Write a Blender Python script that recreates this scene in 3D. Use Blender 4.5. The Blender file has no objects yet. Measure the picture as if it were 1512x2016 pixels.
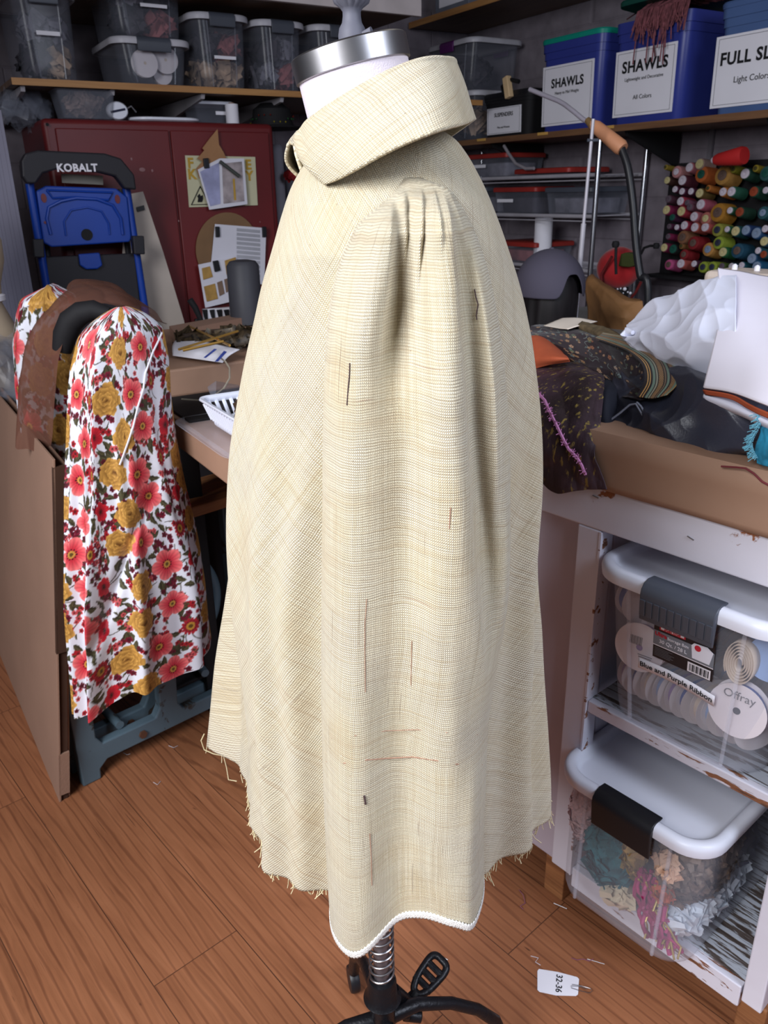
import bpy, math, random
import numpy as np
from mathutils import Vector, Matrix
PI = math.pi
R = math.radians
random.seed(7)
# ------------------------------------------------------------------ camera, light, exposure
CAMH = 1.45
PITCH = R(21.9)
FPX = 1568.0
scene = bpy.context.scene
C = scene.collection
cam_d = bpy.data.cameras.new('camera')
cam = bpy.data.objects.new('camera', cam_d)
C.objects.link(cam)
cam.location = (0, 0, CAMH)
ROLL = R(1.1)
cam.rotation_euler = (Matrix.Rotation(PI / 2 - PITCH, 3, 'X') @ Matrix.Rotation(-ROLL, 3, 'Z')).to_euler()
cam_d.sensor_fit = 'VERTICAL'
cam_d.sensor_height = 36.0
cam_d.sensor_width = 36.0
cam_d.lens = FPX / 2016 * 36
cam_d.clip_start = 0.02
cam_d.dof.use_dof = True
cam_d.dof.focus_distance = 0.85
cam_d.dof.aperture_fstop = 17.0
scene.camera = cam
scene.view_settings.view_transform = 'Standard'
scene.view_settings.look = 'None'
scene.view_settings.gamma = 1.0
scene.view_settings.use_curve_mapping = False
scene.view_settings.exposure = -0.02
scene.cycles.max_bounces = 10
scene.cycles.transparent_max_bounces = 24
scene.cycles.use_denoising = True

world = bpy.data.worlds.new('daylight')
scene.world = world
world.use_nodes = True
bg = world.node_tree.nodes['Background']
bg.inputs[0].default_value = (0.62, 0.70, 1.0, 1)
bg.inputs[1].default_value = 0.058


def area(name, loc, target, sx, sy, power, col):
    d = bpy.data.lights.new(name, 'AREA')
    d.shape = 'RECTANGLE'
    d.size, d.size_y = sx, sy
    d.energy = power
    d.color = col
    o = bpy.data.objects.new(name, d)
    C.objects.link(o)
    o.location = loc
    o.rotation_euler = (Vector(target) - Vector(loc)).to_track_quat('-Z', 'Y').to_euler()
    return o


key = area('shop_window_light', (-1.35, -0.55, 2.25), (0.05, 1.0, 0.75), 1.4, 1.4, 64, (0.93, 0.95, 1.0))
key.data.spread = R(125)
side = area('right_fill_light', (1.7, -0.45, 2.35), (0.75, 1.25, 0.75), 1.2, 1.2, 30, (0.78, 0.85, 1.0))  # unseen fill added to brighten the white cloth on the right; no door there
side.data.spread = R(120)
area('ceiling_lamp', (0.3, 1.9, 2.75), (0.3, 1.95, 0.0), 1.2, 0.3, 1.5, (1.0, 0.93, 0.82))

# ------------------------------------------------------------------ coordinates
UX, UY = math.cos(R(31)), math.sin(R(31))       # along the back wall
MX, MY = math.sin(R(49.5)), math.cos(R(49.5))   # into the cutting table
CP, SP = math.cos(PITCH), math.sin(PITCH)
CR, SR = math.cos(ROLL), math.sin(ROLL)


def ray(px, v):
    x = (px - 756) / FPX
    dy = -(v - 1008) / FPX
    x, dy = x * CR + dy * SR, -x * SR + dy * CR
    return Vector((x, CP + dy * SP, -SP + dy * CP))


def at_z(px, v, z):
    d = ray(px, v)
    t = (z - CAMH) / d.z
    return Vector((d.x * t, d.y * t, z))


def at_n(px, v, nx, ny, c):
    d = ray(px, v)
    t = c / (d.x * nx + d.y * ny)
    return Vector((d.x * t, d.y * t, CAMH + d.z * t))


def at_Y(px, v, Y): return at_n(px, v, 0, 1, Y)
def at_w(px, v, w): return at_n(px, v, -UY, UX, w)
def at_u(px, v, u): return at_n(px, v, UX, UY, u)
def at_m(px, v, m): return at_n(px, v, MX, MY, m)
def room(u, w, z=0): return Vector((UX * u - UY * w, UY * u + UX * w, z))


RZ_A = R(31)      # things that face away from the back wall
RZ_B = R(-59)     # things that face away from the right wall
RZ_T = math.atan2(-MX, MY)   # local x runs right along the table front, local y into the table


def smooth(a, b, x):
    t = np.clip((np.asarray(x, float) - a) / (b - a), 0, 1)
    return t * t * (3 - 2 * t)


def interp(x, pts):
    p = sorted(pts)
    return np.interp(x, [q[0] for q in p], [q[1] for q in p])


def sinterp(x, pts):
    """smooth (Catmull-Rom style cubic) interpolation"""
    p = sorted(pts)
    xs = np.array([q[0] for q in p], float)
    ys = np.array([q[1] for q in p], float)
    m = np.gradient(ys, xs)
    x = np.clip(np.asarray(x, float), xs[0], xs[-1])
    i = np.clip(np.searchsorted(xs, x) - 1, 0, len(xs) - 2)
    h = xs[i + 1] - xs[i]
    t = (x - xs[i]) / h
    return ((2 * t**3 - 3 * t**2 + 1) * ys[i] + (t**3 - 2 * t**2 + t) * h * m[i]
            + (-2 * t**3 + 3 * t**2) * ys[i + 1] + (t**3 - t**2) * h * m[i + 1])


def wav(u, v, seed, n=7, lo=1.0, hi=4.0):
    """smooth random field in -1..1"""
    r = np.random.RandomState(seed)
    out = 0
    tot = 0
    for k in range(n):
        f = lo + (hi - lo) * r.rand()
        a = r.rand() * 2 * PI
        amp = 1.0 / f
        out = out + amp * np.sin(2 * PI * f * (np.cos(a) * u + np.sin(a) * v) + r.rand() * 6.28 + 1.3 * np.sin(2 * PI * f * .4 * (u * np.sin(a) - v * np.cos(a)) + r.rand() * 6))
        tot += amp
    return out / tot


def ridge(u, v, seed, n=5, lo=1.0, hi=3.0):
    r = np.random.RandomState(seed)
    out = 0
    for k in range(n):
        out = out + 1 - 2 * np.abs(wav(u, v, seed * 31 + k, 3, lo, hi)) ** 0.8
    return out / n


# ------------------------------------------------------------------ materials
def lin(c):
    c = c / 255.0
    return c / 12.92 if c <= 0.04045 else ((c + 0.055) / 1.055) ** 2.4


def rgb(*c): return (lin(c[0]), lin(c[1]), lin(c[2]), 1)


MATS = {}


class NT:
    def __init__(s, name):
        s.m = bpy.data.materials.new(name)
        s.m.use_nodes = True
        s.t = s.m.node_tree
        s.b = s.t.nodes['Principled BSDF']
        s.b.inputs['Specular IOR Level'].default_value = 0.35

    def n(s, typ, **kw):
        o = s.t.nodes.new(typ)
        for k, v in kw.items():
            if k.startswith('_'):
                setattr(o, k[1:], v)
        return o

    def l(s, a, b): s.t.links.new(a, b)

    def set(s, sock, v):
        if hasattr(v, 'is_linked') or hasattr(v, 'links'):
            s.l(v, sock)
        else:
            sock.default_value = v

    def math(s, op, a, b=0.0, clamp=False):
        o = s.n('ShaderNodeMath', _operation=op)
        o.use_clamp = clamp
        s.set(o.inputs[0], a)
        s.set(o.inputs[1], b)
        return o.outputs[0]

    def mix(s, f, a, b, mode='MIX'):
        o = s.n('ShaderNodeMix', _data_type='RGBA', _blend_type=mode)
        s.set(o.inputs[0], f)
        s.set(o.inputs[6], a)
        s.set(o.inputs[7], b)
        return o.outputs[2]

    def coord(s, kind='Object'): return s.n('ShaderNodeTexCoord').outputs[kind]

    def mapping(s, vec, scale=(1, 1, 1), rot=(0, 0, 0), loc=(0, 0, 0)):
        o = s.n('ShaderNodeMapping')
        s.l(vec, o.inputs[0])
        o.inputs['Location'].default_value = loc
        o.inputs['Rotation'].default_value = rot
        o.inputs['Scale'].default_value = scale
        return o.outputs[0]

    def noise(s, vec, scale=5, detail=3, rough=0.5, dist=0.0):
        o = s.n('ShaderNodeTexNoise')
        s.l(vec, o.inputs['Vector'])
        o.inputs['Scale'].default_value = scale
        o.inputs['Detail'].default_value = detail
        o.inputs['Roughness'].default_value = rough
        o.inputs['Distortion'].default_value = dist
        return o.outputs['Fac']

    def ramp(s, f, stops):
        o = s.n('ShaderNodeValToRGB')
        s.l(f, o.inputs[0])
        e = o.color_ramp.elements
        e[0].position, e[0].color = stops[0]
        e[1].position, e[1].color = stops[-1]
        for p, c in stops[1:-1]:
            q = e.new(p)
            q.color = c
        return o.outputs[0]

    def step(s, f, a, b):
        o = s.n('ShaderNodeMapRange')
        s.l(f, o.inputs[0])
        o.inputs[1].default_value = a
        o.inputs[2].default_value = b
        return o.outputs[0]

    def bump(s, h, dist=0.001, strength=1.0):
        o = s.n('ShaderNodeBump')
        o.inputs['Distance'].default_value = dist
        o.inputs['Strength'].default_value = strength
        s.l(h, o.inputs['Height'])
        s.l(o.outputs[0], s.b.inputs['Normal'])

    def col(s, v): s.set(s.b.inputs['Base Color'], v)
    def rough(s, v): s.set(s.b.inputs['Roughness'], v)


def mat(name, c, rough=0.6, metal=0.0, var=0.12, scale=6.0, bump=0.0, bscale=200.0, alpha=1.0, sheen=0.0, spec=None, stretch=(1, 1, 1)):
    """plain procedural material with soft tonal variation"""
    if name in MATS: return MATS[name]
    t = NT(name)
    cc = rgb(*c)
    co = t.coord()
    n = t.noise(t.mapping(co, stretch), scale, 4)
    dark = tuple(x * (1 - var * 1.6) for x in cc[:3]) + (1,)
    lite = tuple(min(1, x * (1 + var)) for x in cc[:3]) + (1,)
    t.col(t.ramp(n, [(0.3, dark), (0.7, lite)]))
    t.rough(rough)
    t.b.inputs['Metallic'].default_value = metal
    if spec is not None: t.b.inputs['Specular IOR Level'].default_value = spec
    if bump: t.bump(t.noise(co, bscale, 2), bump)
    if sheen: t.b.inputs['Sheen Weight'].default_value = sheen
    if alpha < 1:
        t.b.inputs['Alpha'].default_value = alpha
    MATS[name] = t.m
    return t.m


def floor_mat():
    t = NT('laminate_floor')
    # x' runs along the planks
    co = t.mapping(t.coord(), (1, 1, 1), (0, 0, -math.atan2(.752, -.660)))
    br = t.n('ShaderNodeTexBrick')
    t.l(co, br.inputs['Vector'])
    br.inputs['Scale'].default_value = 1.0
    br.inputs['Brick Width'].default_value = 1.15
    br.inputs['Row Height'].default_value = 0.19
    br.inputs['Mortar Size'].default_value = 0.0012
    br.inputs['Mortar Smooth'].default_value = 0.3
    br.offset = 0.37
    br.inputs['Color1'].default_value = (0, 0, 0, 1)
    br.inputs['Color2'].default_value = (1, 1, 1, 1)
    br.inputs['Mortar'].default_value = (0.5, 0.5, 0.5, 1)
    tone = br.outputs['Color']
    # shift the grain plank by plank
    comb = t.n('ShaderNodeCombineXYZ')
    t.l(t.math('MULTIPLY', tone, 7.0), comb.inputs[0])
    t.l(t.math('MULTIPLY', tone, 13.0), comb.inputs[1])
    va = t.n('ShaderNodeVectorMath', _operation='ADD')
    t.l(co, va.inputs[0])
    t.l(comb.outputs[0], va.inputs[1])
    base = va.outputs[0]
    g1 = t.noise(t.mapping(base, (0.9, 9, 1)), 3.0, 6, 0.6, 1.2)
    g2 = t.noise(t.mapping(base, (3.0, 90, 1)), 3.0, 4, 0.6)
    wv = t.n('ShaderNodeTexWave', _wave_type='RINGS', _rings_direction='Z')
    t.l(t.mapping(base, (1.1, 9, 1), (0, 0, 0.06)), wv.inputs['Vector'])
    wv.inputs['Scale'].default_value = 1.6
    wv.inputs['Distortion'].default_value = 7.0
    wv.inputs['Detail'].default_value = 3.0
    col = t.ramp(g1, [(0.25, rgb(90, 54, 34)), (0.5, rgb(134, 86, 56)), (0.78, rgb(164, 110, 75))])
    col = t.mix(0.5, col, t.ramp(wv.outputs['Fac'], [(0.0, rgb(94, 52, 34)), (0.22, rgb(154, 98, 66)), (1.0, rgb(144, 92, 62))]))
    col = t.mix(t.math('MULTIPLY', t.step(g2, 0.56, 0.76), 0.30), col, rgb(80, 38, 24))
    col = t.mix(t.math('MULTIPLY', tone, 0.15), col, rgb(176, 112, 78))
    kn = t.noise(t.mapping(base, (5, 16, 1)), 2.6, 2, 0.5, 0.3)
    col = t.mix(t.step(kn, 0.745, 0.79), col, rgb(48, 22, 16))
    st = t.noise(t.mapping(base, (4, 150, 1)), 1.4, 1, 0.4)
    col = t.mix(t.math('MULTIPLY', t.step(st, 0.74, 0.80), 0.8), col, rgb(42, 20, 15))
    col = t.mix(t.math('MULTIPLY', br.outputs['Fac'], 0.75), col, rgb(46, 24, 18))
    t.col(col)
    t.rough(t.step(g1, -0.6, 1.6))
    t.b.inputs['Roughness'].default_value = 0.4
    t.bump(g2, 0.0004, 0.6)
    return t.m


def linen_mat(name='raw_silk_linen', rot=0.0):
    t = NT(name)
    uv = t.n('ShaderNodeUVMap').outputs[0]
    if rot:
        uv = t.mapping(uv, (1, 1, 1), (0, 0, rot))
    # hand woven: let the threads wander a little
    nz = t.n('ShaderNodeTexNoise')
    t.l(uv, nz.inputs['Vector'])
    nz.inputs['Scale'].default_value = 22
    nz.inputs['Detail'].default_value = 2
    vm = t.n('ShaderNodeVectorMath', _operation='MULTIPLY_ADD')
    t.l(nz.outputs['Color'], vm.inputs[0])
    vm.inputs[1].default_value = (0.006, 0.006, 0)
    t.l(uv, vm.inputs[2])
    uvw = vm.outputs[0]
    sp = t.n('ShaderNodeSeparateXYZ')
    t.l(uvw, sp.inputs[0])
    U, V = sp.outputs[0], sp.outputs[1]
    fr = 2 * PI / 0.0024
    su = t.math('SINE', t.math('MULTIPLY', U, fr))
    sv = t.math('SINE', t.math('MULTIPLY', V, fr * 1.07))
    weave = t.math('MULTIPLY', su, sv)                       # over / under checker
    gaps = t.math('MULTIPLY', t.math('ABSOLUTE', t.math('SINE', t.math('MULTIPLY', U, fr / 2))),
                  t.math('ABSOLUTE', t.math('SINE', t.math('MULTIPLY', V, fr * 1.07 / 2))))
    warp = t.noise(t.mapping(uvw, (560, 7, 1)), 1.0, 3, 0.6)   # vertical threads
    weft = t.noise(t.mapping(uvw, (7, 520, 1)), 1.0, 3, 0.6)   # horizontal threads
    warp2 = t.noise(t.mapping(uvw, (150, 3.2, 1)), 1.0, 2, 0.5)
    weft2 = t.noise(t.mapping(uvw, (3.0, 120, 1)), 1.0, 2, 0.5)
    blotch = t.noise(uvw, 9.0, 3, 0.5)
    base = t.ramp(blotch, [(0.32, rgb(196, 181, 148)), (0.48, rgb(210, 200, 173)), (0.7, rgb(220, 213, 192))])
    base = t.mix(t.math('MULTIPLY', t.step(warp, 0.44, 0.64), 0.6), base, rgb(230, 222, 196))
    base = t.mix(t.math('MULTIPLY', t.step(weft, 0.48, 0.72), 0.60), base, rgb(184, 162, 126))
    base = t.mix(t.math('MULTIPLY', t.step(weft2, 0.58, 0.76), 0.34), base, rgb(178, 154, 122))
    base = t.mix(t.math('MULTIPLY', t.step(warp2, 0.57, 0.74), 0.32), base, rgb(164, 144, 112))
    # dark slub threads
    slub = t.noise(t.mapping(uvw, (420, 9, 1), (0, 0, 0), (3.1, 1.7, 0)), 1.0, 1, 0.4)
    base = t.mix(t.math('MULTIPLY', t.step(slub, 0.745, 0.79), 0.65), base, rgb(96, 74, 62))
    slub2 = t.noise(t.mapping(uvw, (10, 420, 1), (0, 0, 0), (8.1, 4.7, 0)), 1.0, 1, 0.4)
    base = t.mix(t.math('MULTIPLY', t.step(slub2, 0.755, 0.80), 0.65), base, rgb(136, 96, 80))
    fle = t.noise(uvw, 330, 1, 0.4)
    base = t.mix(t.math('MULTIPLY', t.step(fle, 0.76, 0.80), 0.7), base, rgb(112, 84, 66))
    base = t.mix(t.math('MULTIPLY', t.step(fle, 0.25, 0.20), 0.8), base, rgb(250, 244, 214))
    dk = t.math('MULTIPLY', t.step(gaps, 0.55, 0.1), 0.75)
    base = t.mix(t.math('MULTIPLY', dk, t.step(blotch, 0.1, 0.7)), base, rgb(128, 106, 74))
    t.col(base)
    t.rough(0.82)
    t.b.inputs['Specular IOR Level'].default_value = 0.22
    t.b.inputs['Sheen Weight'].default_value = 0.18
    h = t.math('ADD', t.math('MULTIPLY', weave, 0.35), t.math('ADD', t.math('MULTIPLY', gaps, 0.8), t.math('ADD', t.math('MULTIPLY', warp, 0.9), t.math('MULTIPLY', weft, 1.1))))
    t.bump(h, 0.0014, 0.7)
    return t.m


def chipped(name, c=(222, 220, 232), wood=(150, 92, 58), lo=0.62, hi=0.66, stretch=(1, 1, 1), scale=9, dark=(60, 50, 46)):
    if name in MATS: return MATS[name]
    t = NT(name)
    co = t.coord()
    n = t.noise(t.mapping(co, stretch), scale, 8, 0.62, 0.4)
    n2 = t.noise(co, 3.0, 3)
    col = t.ramp(n2, [(0.3, rgb(*[x * .93 for x in c])), (0.7, rgb(*c))])
    col = t.mix(t.step(n, lo, hi), col, rgb(*wood))
    col = t.mix(t.math('MULTIPLY', t.step(n, hi + .05, hi + .07), 0.7), col, rgb(*dark))
    t.col(col)
    t.rough(0.42)
    t.bump(t.math('SUBTRACT', t.noise(co, 30, 3), t.math('MULTIPLY', t.step(n, lo, hi), 1.2)), 0.0015, 0.5)
    MATS[name] = t.m
    return t.m


def clear_plastic(name, c=(225, 230, 245), alpha=0.26, rough=0.16):
    if name in MATS: return MATS[name]
    t = NT(name)
    n = t.noise(t.coord(), 7, 2)
    fr = t.n('ShaderNodeLayerWeight')
    fr.inputs['Blend'].default_value = 0.35
    t.col(rgb(*c))
    t.rough(rough)
    t.b.inputs['Specular IOR Level'].default_value = 0.6
    a = t.math('ADD', t.math('MULTIPLY', fr.outputs['Facing'], 0.14), t.math('ADD', t.math('MULTIPLY', n, 0.10), alpha - 0.05), True)
    t.l(a, t.b.inputs['Alpha'])
    MATS[name] = t.m
    return t.m


def block_wall_mat():
    t = NT('painted_block_wall')
    co = t.coord()
    br = t.n('ShaderNodeTexBrick')
    sp = t.n('ShaderNodeSeparateXYZ')
    t.l(co, sp.inputs[0])
    cb = t.n('ShaderNodeCombineXYZ')
    t.l(t.math('ADD', sp.outputs[0], sp.outputs[1]), cb.inputs[0])
    t.l(sp.outputs[2], cb.inputs[1])
    t.l(cb.outputs[0], br.inputs['Vector'])
    br.inputs['Scale'].default_value = 1
    br.inputs['Brick Width'].default_value = 0.4
    br.inputs['Row Height'].default_value = 0.2
    br.inputs['Mortar Size'].default_value = 0.008
    br.inputs['Mortar Smooth'].default_value = 1
    n = t.noise(co, 12, 6)
    t.col(t.ramp(n, [(0.3, rgb(112, 104, 112)), (0.7, rgb(132, 124, 132))]))
    t.rough(0.75)
    t.bump(t.math('SUBTRACT', t.math('MULTIPLY', n, 0.5), br.outputs['Fac']), 0.006, 0.6)
    return t.m


def wood_mat(name, c1, c2, rot=0.0, sc=1.0, rough=0.5):
    if name in MATS: return MATS[name]
    t = NT(name)
    co = t.mapping(t.coord(), (1.5 * sc, 24 * sc, 24 * sc), (0, 0, rot))
    n = t.noise(co, 1.5, 5, 0.6, 0.8)
    t.col(t.ramp(n, [(0.25, rgb(*c1)), (0.75, rgb(*c2))]))
    t.rough(rough)
    t.bump(n, 0.0006, 0.5)
    MATS[name] = t.m
    return t.m


def attr_mat(name, rough=0.7, sheen=0.1, bump=0.0003, spec=0.3):
    t = NT(name)
    a = t.n('ShaderNodeVertexColor')
    a.layer_name = 'print'
    n = t.noise(t.coord(), 600, 2)
    c = t.mix(0.10, a.outputs[0], t.ramp(n, [(0.3, (0, 0, 0, 1)), (0.7, (1, 1, 1, 1))]), 'OVERLAY')
    t.col(c)
    t.rough(rough)
    t.b.inputs['Specular IOR Level'].default_value = spec
    t.b.inputs['Sheen Weight'].default_value = sheen
    if bump: t.bump(n, bump)
    return t.m


# ------------------------------------------------------------------ mesh building
class MB:
    def __init__(s):
        s.v, s.f, s.mi, s.uv = [], [], [], None
        s.cur = 0

    def add(s, verts, faces):
        o = len(s.v)
        s.v.extend([tuple(p) for p in verts])
        for f in faces:
            s.f.append([i + o for i in f])
            s.mi.append(s.cur)
        return s

    def box(s, c, d, rz=0.0, M=None):
        x, y, z = d[0] / 2, d[1] / 2, d[2] / 2
        vs = [Vector((i * x, j * y, k * z)) for k in (-1, 1) for j in (-1, 1) for i in (-1, 1)]
        m = Matrix.Translation(c) @ Matrix.Rotation(rz, 4, 'Z')
        if M is not None: m = Matrix.Translation(c) @ M
        s.add([m @ q for q in vs], [(0, 2, 3, 1), (4, 5, 7, 6), (0, 1, 5, 4), (2, 6, 7, 3), (0, 4, 6, 2), (1, 3, 7, 5)])
        return s

    def prism(s, poly, off):
        """poly: list of 3D points, off: 3D vector"""
        n = len(poly)
        off = Vector(off)
        vs = [Vector(p) for p in poly] + [Vector(p) + off for p in poly]
        fs = [list(range(n))[::-1], list(range(n, 2 * n))] + [(i, (i + 1) % n, n + (i + 1) % n, n + i) for i in range(n)]
        return s.add(vs, fs)

    def tube(s, pts, r, seg=8, closed=False, caps=True, flat=1.0):
        pts = [Vector(p) for p in pts]
        n = len(pts)
        rr = r if hasattr(r, '__len__') else [r] * n
        vs, fs = [], []
        up = Vector((0.13, 0.21, 0.97)).normalized()
        prev = None
        for i, p in enumerate(pts):
            a = pts[(i - 1) % n] if (closed or i > 0) else p
            b = pts[(i + 1) % n] if (closed or i < n - 1) else p
            d = (b - a)
            d = d.normalized() if d.length > 1e-9 else Vector((0, 0, 1))
            if prev is None:
                x = d.cross(up)
                if x.length < 1e-3: x = d.cross(Vector((1, 0, 0)))
            else:
                x = prev - d * prev.dot(d)
            x.normalize()
            prev = x
            y = d.cross(x)
            for k in range(seg):
                t = 2 * PI * k / seg
                vs.append(p + (x * math.cos(t) + y * math.sin(t) * flat) * rr[i])
        m = n if closed else n - 1
        for i in range(m):
            for k in range(seg):
                a, b = i * seg + k, i * seg + (k + 1) % seg
                c, e = ((i + 1) % n) * seg + (k + 1) % seg, ((i + 1) % n) * seg + k
                fs.append((a, b, c, e))
        if caps and not closed:
            fs.append(list(range(seg))[::-1])
            fs.append(list(range((n - 1) * seg, n * seg)))
        return s.add(vs, fs)

    def lathe(s, prof, seg=32, M=None, flute=None, sx=1.0, sy=1.0, caps=True):
        vs, fs = [], []
        for i, (r, z) in enumerate(prof):
            for k in range(seg):
                t = 2 * PI * k / seg
                q = r
                if flute: q = r * (1 + flute(i, z) * abs(math.sin(t * 7)))
                p = Vector((q * math.cos(t) * sx, q * math.sin(t) * sy, z))
                vs.append(M @ p if M is not None else p)
        for i in range(len(prof) - 1):
            for k in range(seg):
                fs.append((i * seg + k, i * seg + (k + 1) % seg, (i + 1) * seg + (k + 1) % seg, (i + 1) * seg + k))
        if caps:
            fs.append(list(range(seg))[::-1])
            fs.append([(len(prof) - 1) * seg + k for k in range(seg)])
        return s.add(vs, fs)

    def rr(s, rings, cs=6, cap0=True, cap1=True, c=(0, 0)):
        """loft of rounded rectangles; rings: (z, width, depth, corner radius)"""
        vs, fs = [], []
        n = 4 * (cs + 1)
        for z, w, d, r in rings:
            r = min(r, w / 2 - 1e-5, d / 2 - 1e-5)
            for q, (sx, sy) in enumerate(((1, 1), (-1, 1), (-1, -1), (1, -1))):
                for k in range(cs + 1):
                    t = PI / 2 * (q + k / cs)
                    vs.append((c[0] + sx * (w / 2 - r) + r * math.cos(t), c[1] + sy * (d / 2 - r) + r * math.sin(t), z))
        for i in range(len(rings) - 1):
            for k in range(n):
                fs.append((i * n + k, i * n + (k + 1) % n, (i + 1) * n + (k + 1) % n, (i + 1) * n + k))
        if cap0: fs.append(list(range(n))[::-1])
        if cap1: fs.append([(len(rings) - 1) * n + k for k in range(n)])
        return s.add(vs, fs)

    def grid(s, P, wrap=False, UV=None):
        P = np.asarray(P, float)
        a, b = P.shape[:2]
        o = len(s.v)
        s.v.extend(map(tuple, P.reshape(-1, 3).tolist()))
        bb = b if wrap else b - 1
        I, J = np.meshgrid(np.arange(a - 1), np.arange(bb), indexing='ij')
        J2 = (J + 1) % b
        F = np.stack([I * b + J, I * b + J2, (I + 1) * b + J2, (I + 1) * b + J], -1).reshape(-1, 4) + o
        s.f.extend(F.tolist())
        s.mi.extend([s.cur] * len(F))
        if UV is not None:
            UV = np.asarray(UV, float)   # (a, b+1 if wrap else b, 2)
            J3 = J + 1
            s.uv = np.stack([UV[I, J], UV[I, J3], UV[I + 1, J3], UV[I + 1, J]], 2).reshape(-1, 2)
        return s

    def build(s, name, m, parent=None, sm=True, bev=0.0, sol=0.0, sub=0, label=None, world=False, center=None, colors=None, bseg=2, ang=40):
        me = bpy.data.meshes.new(name)
        vs = s.v
        loc = Vector((0, 0, 0))
        if parent is not None and world:
            inv = LOCS[parent.name].inverted()
            vs = [tuple(inv @ Vector(p)) for p in vs]
        if parent is None and center is None:
            A = np.array(vs)
            loc = Vector(((A[:, 0].min() + A[:, 0].max()) / 2, (A[:, 1].min() + A[:, 1].max()) / 2, A[:, 2].min()))
            vs = (A - np.array(loc)).tolist()
        me.from_pydata(vs, [], s.f)
        for q in (m if isinstance(m, (list, tuple)) else [m]): me.materials.append(q)
        if isinstance(m, (list, tuple)): me.polygons.foreach_set('material_index', s.mi)
        if s.uv is not None:
            l = me.uv_layers.new(name='UVMap')
            l.data.foreach_set('uv', np.asarray(s.uv, np.float32).ravel())
        if colors is not None:
            a = me.color_attributes.new('print', 'FLOAT_COLOR', 'POINT')
            a.data.foreach_set('color', np.asarray(colors, np.float32).ravel())
        me.update()
        if sm:
            me.polygons.foreach_set('use_smooth', [True] * len(me.polygons))
            if ang:
                me.set_sharp_from_angle(angle=R(ang))
        o = bpy.data.objects.new(name, me)
        C.objects.link(o)
        o.location = loc
        if parent is not None: o.parent = parent
        if bev:
            b = o.modifiers.new('bevel', 'BEVEL')
            b.width, b.segments, b.limit_method, b.angle_limit = bev, bseg, 'ANGLE', R(35)
        if sol:
            b = o.modifiers.new('thickness', 'SOLIDIFY')
            b.thickness, b.offset = sol, 0
        if sub:
            b = o.modifiers.new('subdivision', 'SUBSURF')
            b.levels = b.render_levels = sub
        if label: o['label'] = label
        return o


LOCS = {}


def tag(o, label, cat, group=None, kind=None):
    o['label'] = label
    o['category'] = cat
    if group: o['group'] = group
    if kind: o['kind'] = kind
    return o


def thing(name, label, cat, loc=(0, 0, 0), rz=0.0, group=None):
    o = bpy.data.objects.new(name, None)
    o.empty_display_size = 0.05
    C.objects.link(o)
    o.location = loc
    o.rotation_euler = (0, 0, rz)
    LOCS[o.name] = Matrix.Translation(Vector(loc)) @ Matrix.Rotation(rz, 4, 'Z')
    return tag(o, label, cat, group)


def struct(o):
    o['kind'] = 'structure'
    return o


def kids(o): return [c for c in C.objects if c.parent == o]


def dup(root, loc=None, rot=None, label=None, group=None, cat=None):
    r = root.copy()
    C.objects.link(r)
    if loc is not None: r.location = loc
    if rot is not None: r.rotation_euler = rot
    if label: r['label'] = label
    if group: r['group'] = group
    for ch in KID.get(root.name, []):
        c = ch.copy()
        C.objects.link(c)
        c.parent = r
        for g in KID.get(ch.name, []):
            e = g.copy()
            C.objects.link(e)
            e.parent = c
    return r


KID = {}


def reg(root):
    """remember the children of a prototype for quick copying"""
    ks = [c for c in C.objects if c.parent == root]
    KID[root.name] = ks
    for k in ks:
        KID[k.name] = [c for c in C.objects if c.parent == k]
    return root


def text(s, size, m, parent, M, name='lettering', bold=0.0, extr=0.0004, align='CENTER', sx=1.0, label=None):
    cu = bpy.data.curves.new(name, 'FONT')
    cu.body = s
    cu.size = size
    cu.extrude = extr
    cu.offset = bold
    cu.align_x = align
    cu.align_y = 'CENTER'
    cu.resolution_u = 3
    cu.space_character = 1.0 + (0.08 if bold > 0.001 else 0)
    tmp = bpy.data.objects.new(name, cu)
    C.objects.link(tmp)
    dg = bpy.context.evaluated_depsgraph_get()
    me = bpy.data.meshes.new_from_object(tmp.evaluated_get(dg))
    bpy.data.objects.remove(tmp)
    bpy.data.curves.remove(cu)
    me.transform(M @ Matrix.Diagonal((sx, 1, 1, 1)))
    me.materials.clear()
    me.materials.append(m)
    o = bpy.data.objects.new(name, me)
    C.objects.link(o)
    if parent is not None: o.parent = parent
    if label: o['label'] = label
    return o


FACE = Matrix.Rotation(PI / 2, 4, 'X')   # text standing up, read from local -y


def T(x, y, z): return Matrix.Translation((x, y, z))

# ================================================================== the room
M_floor = floor_mat()
M_wall = block_wall_mat()
M_ceil = mat('ceiling_paint', (120, 114, 112), 0.9)
M_white = chipped('chipped_white_paint', lo=0.66, hi=0.68)
M_white_edge = chipped('worn_white_edge', wood=(134, 88, 62), lo=0.56, hi=0.58, stretch=(1.2, 7, 7), scale=7)
M_white_worn = chipped('badly_worn_white_shelf', (196, 202, 214), (92, 82, 78), 0.50, 0.54, (2.4, 22, 8), 4)
M_panel = chipped('lilac_grey_painted_panel', (196, 186, 198), (122, 98, 92), 0.735, 0.75, scale=6)
M_kraft = mat('brown_kraft_paper', (160, 126, 104), 0.62, var=0.10, scale=3, bump=0.002, bscale=14)
M_card = mat('cardboard', (150, 118, 100), 0.85, var=0.06, scale=3, bump=0.0006)
M_carddark = mat('cardboard_slit_shade', (70, 46, 34), 0.9)  # dark copy of the cardboard, with the shade of the open slit in its colour
M_ply = wood_mat('plywood_edge', (150, 102, 58), (186, 138, 84))
M_shelf = wood_mat('dark_shelf_underside', (92, 70, 56), (124, 98, 76))
M_oldwood = wood_mat('old_bare_wood', (104, 64, 40), (172, 118, 76), sc=1.5)
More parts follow.
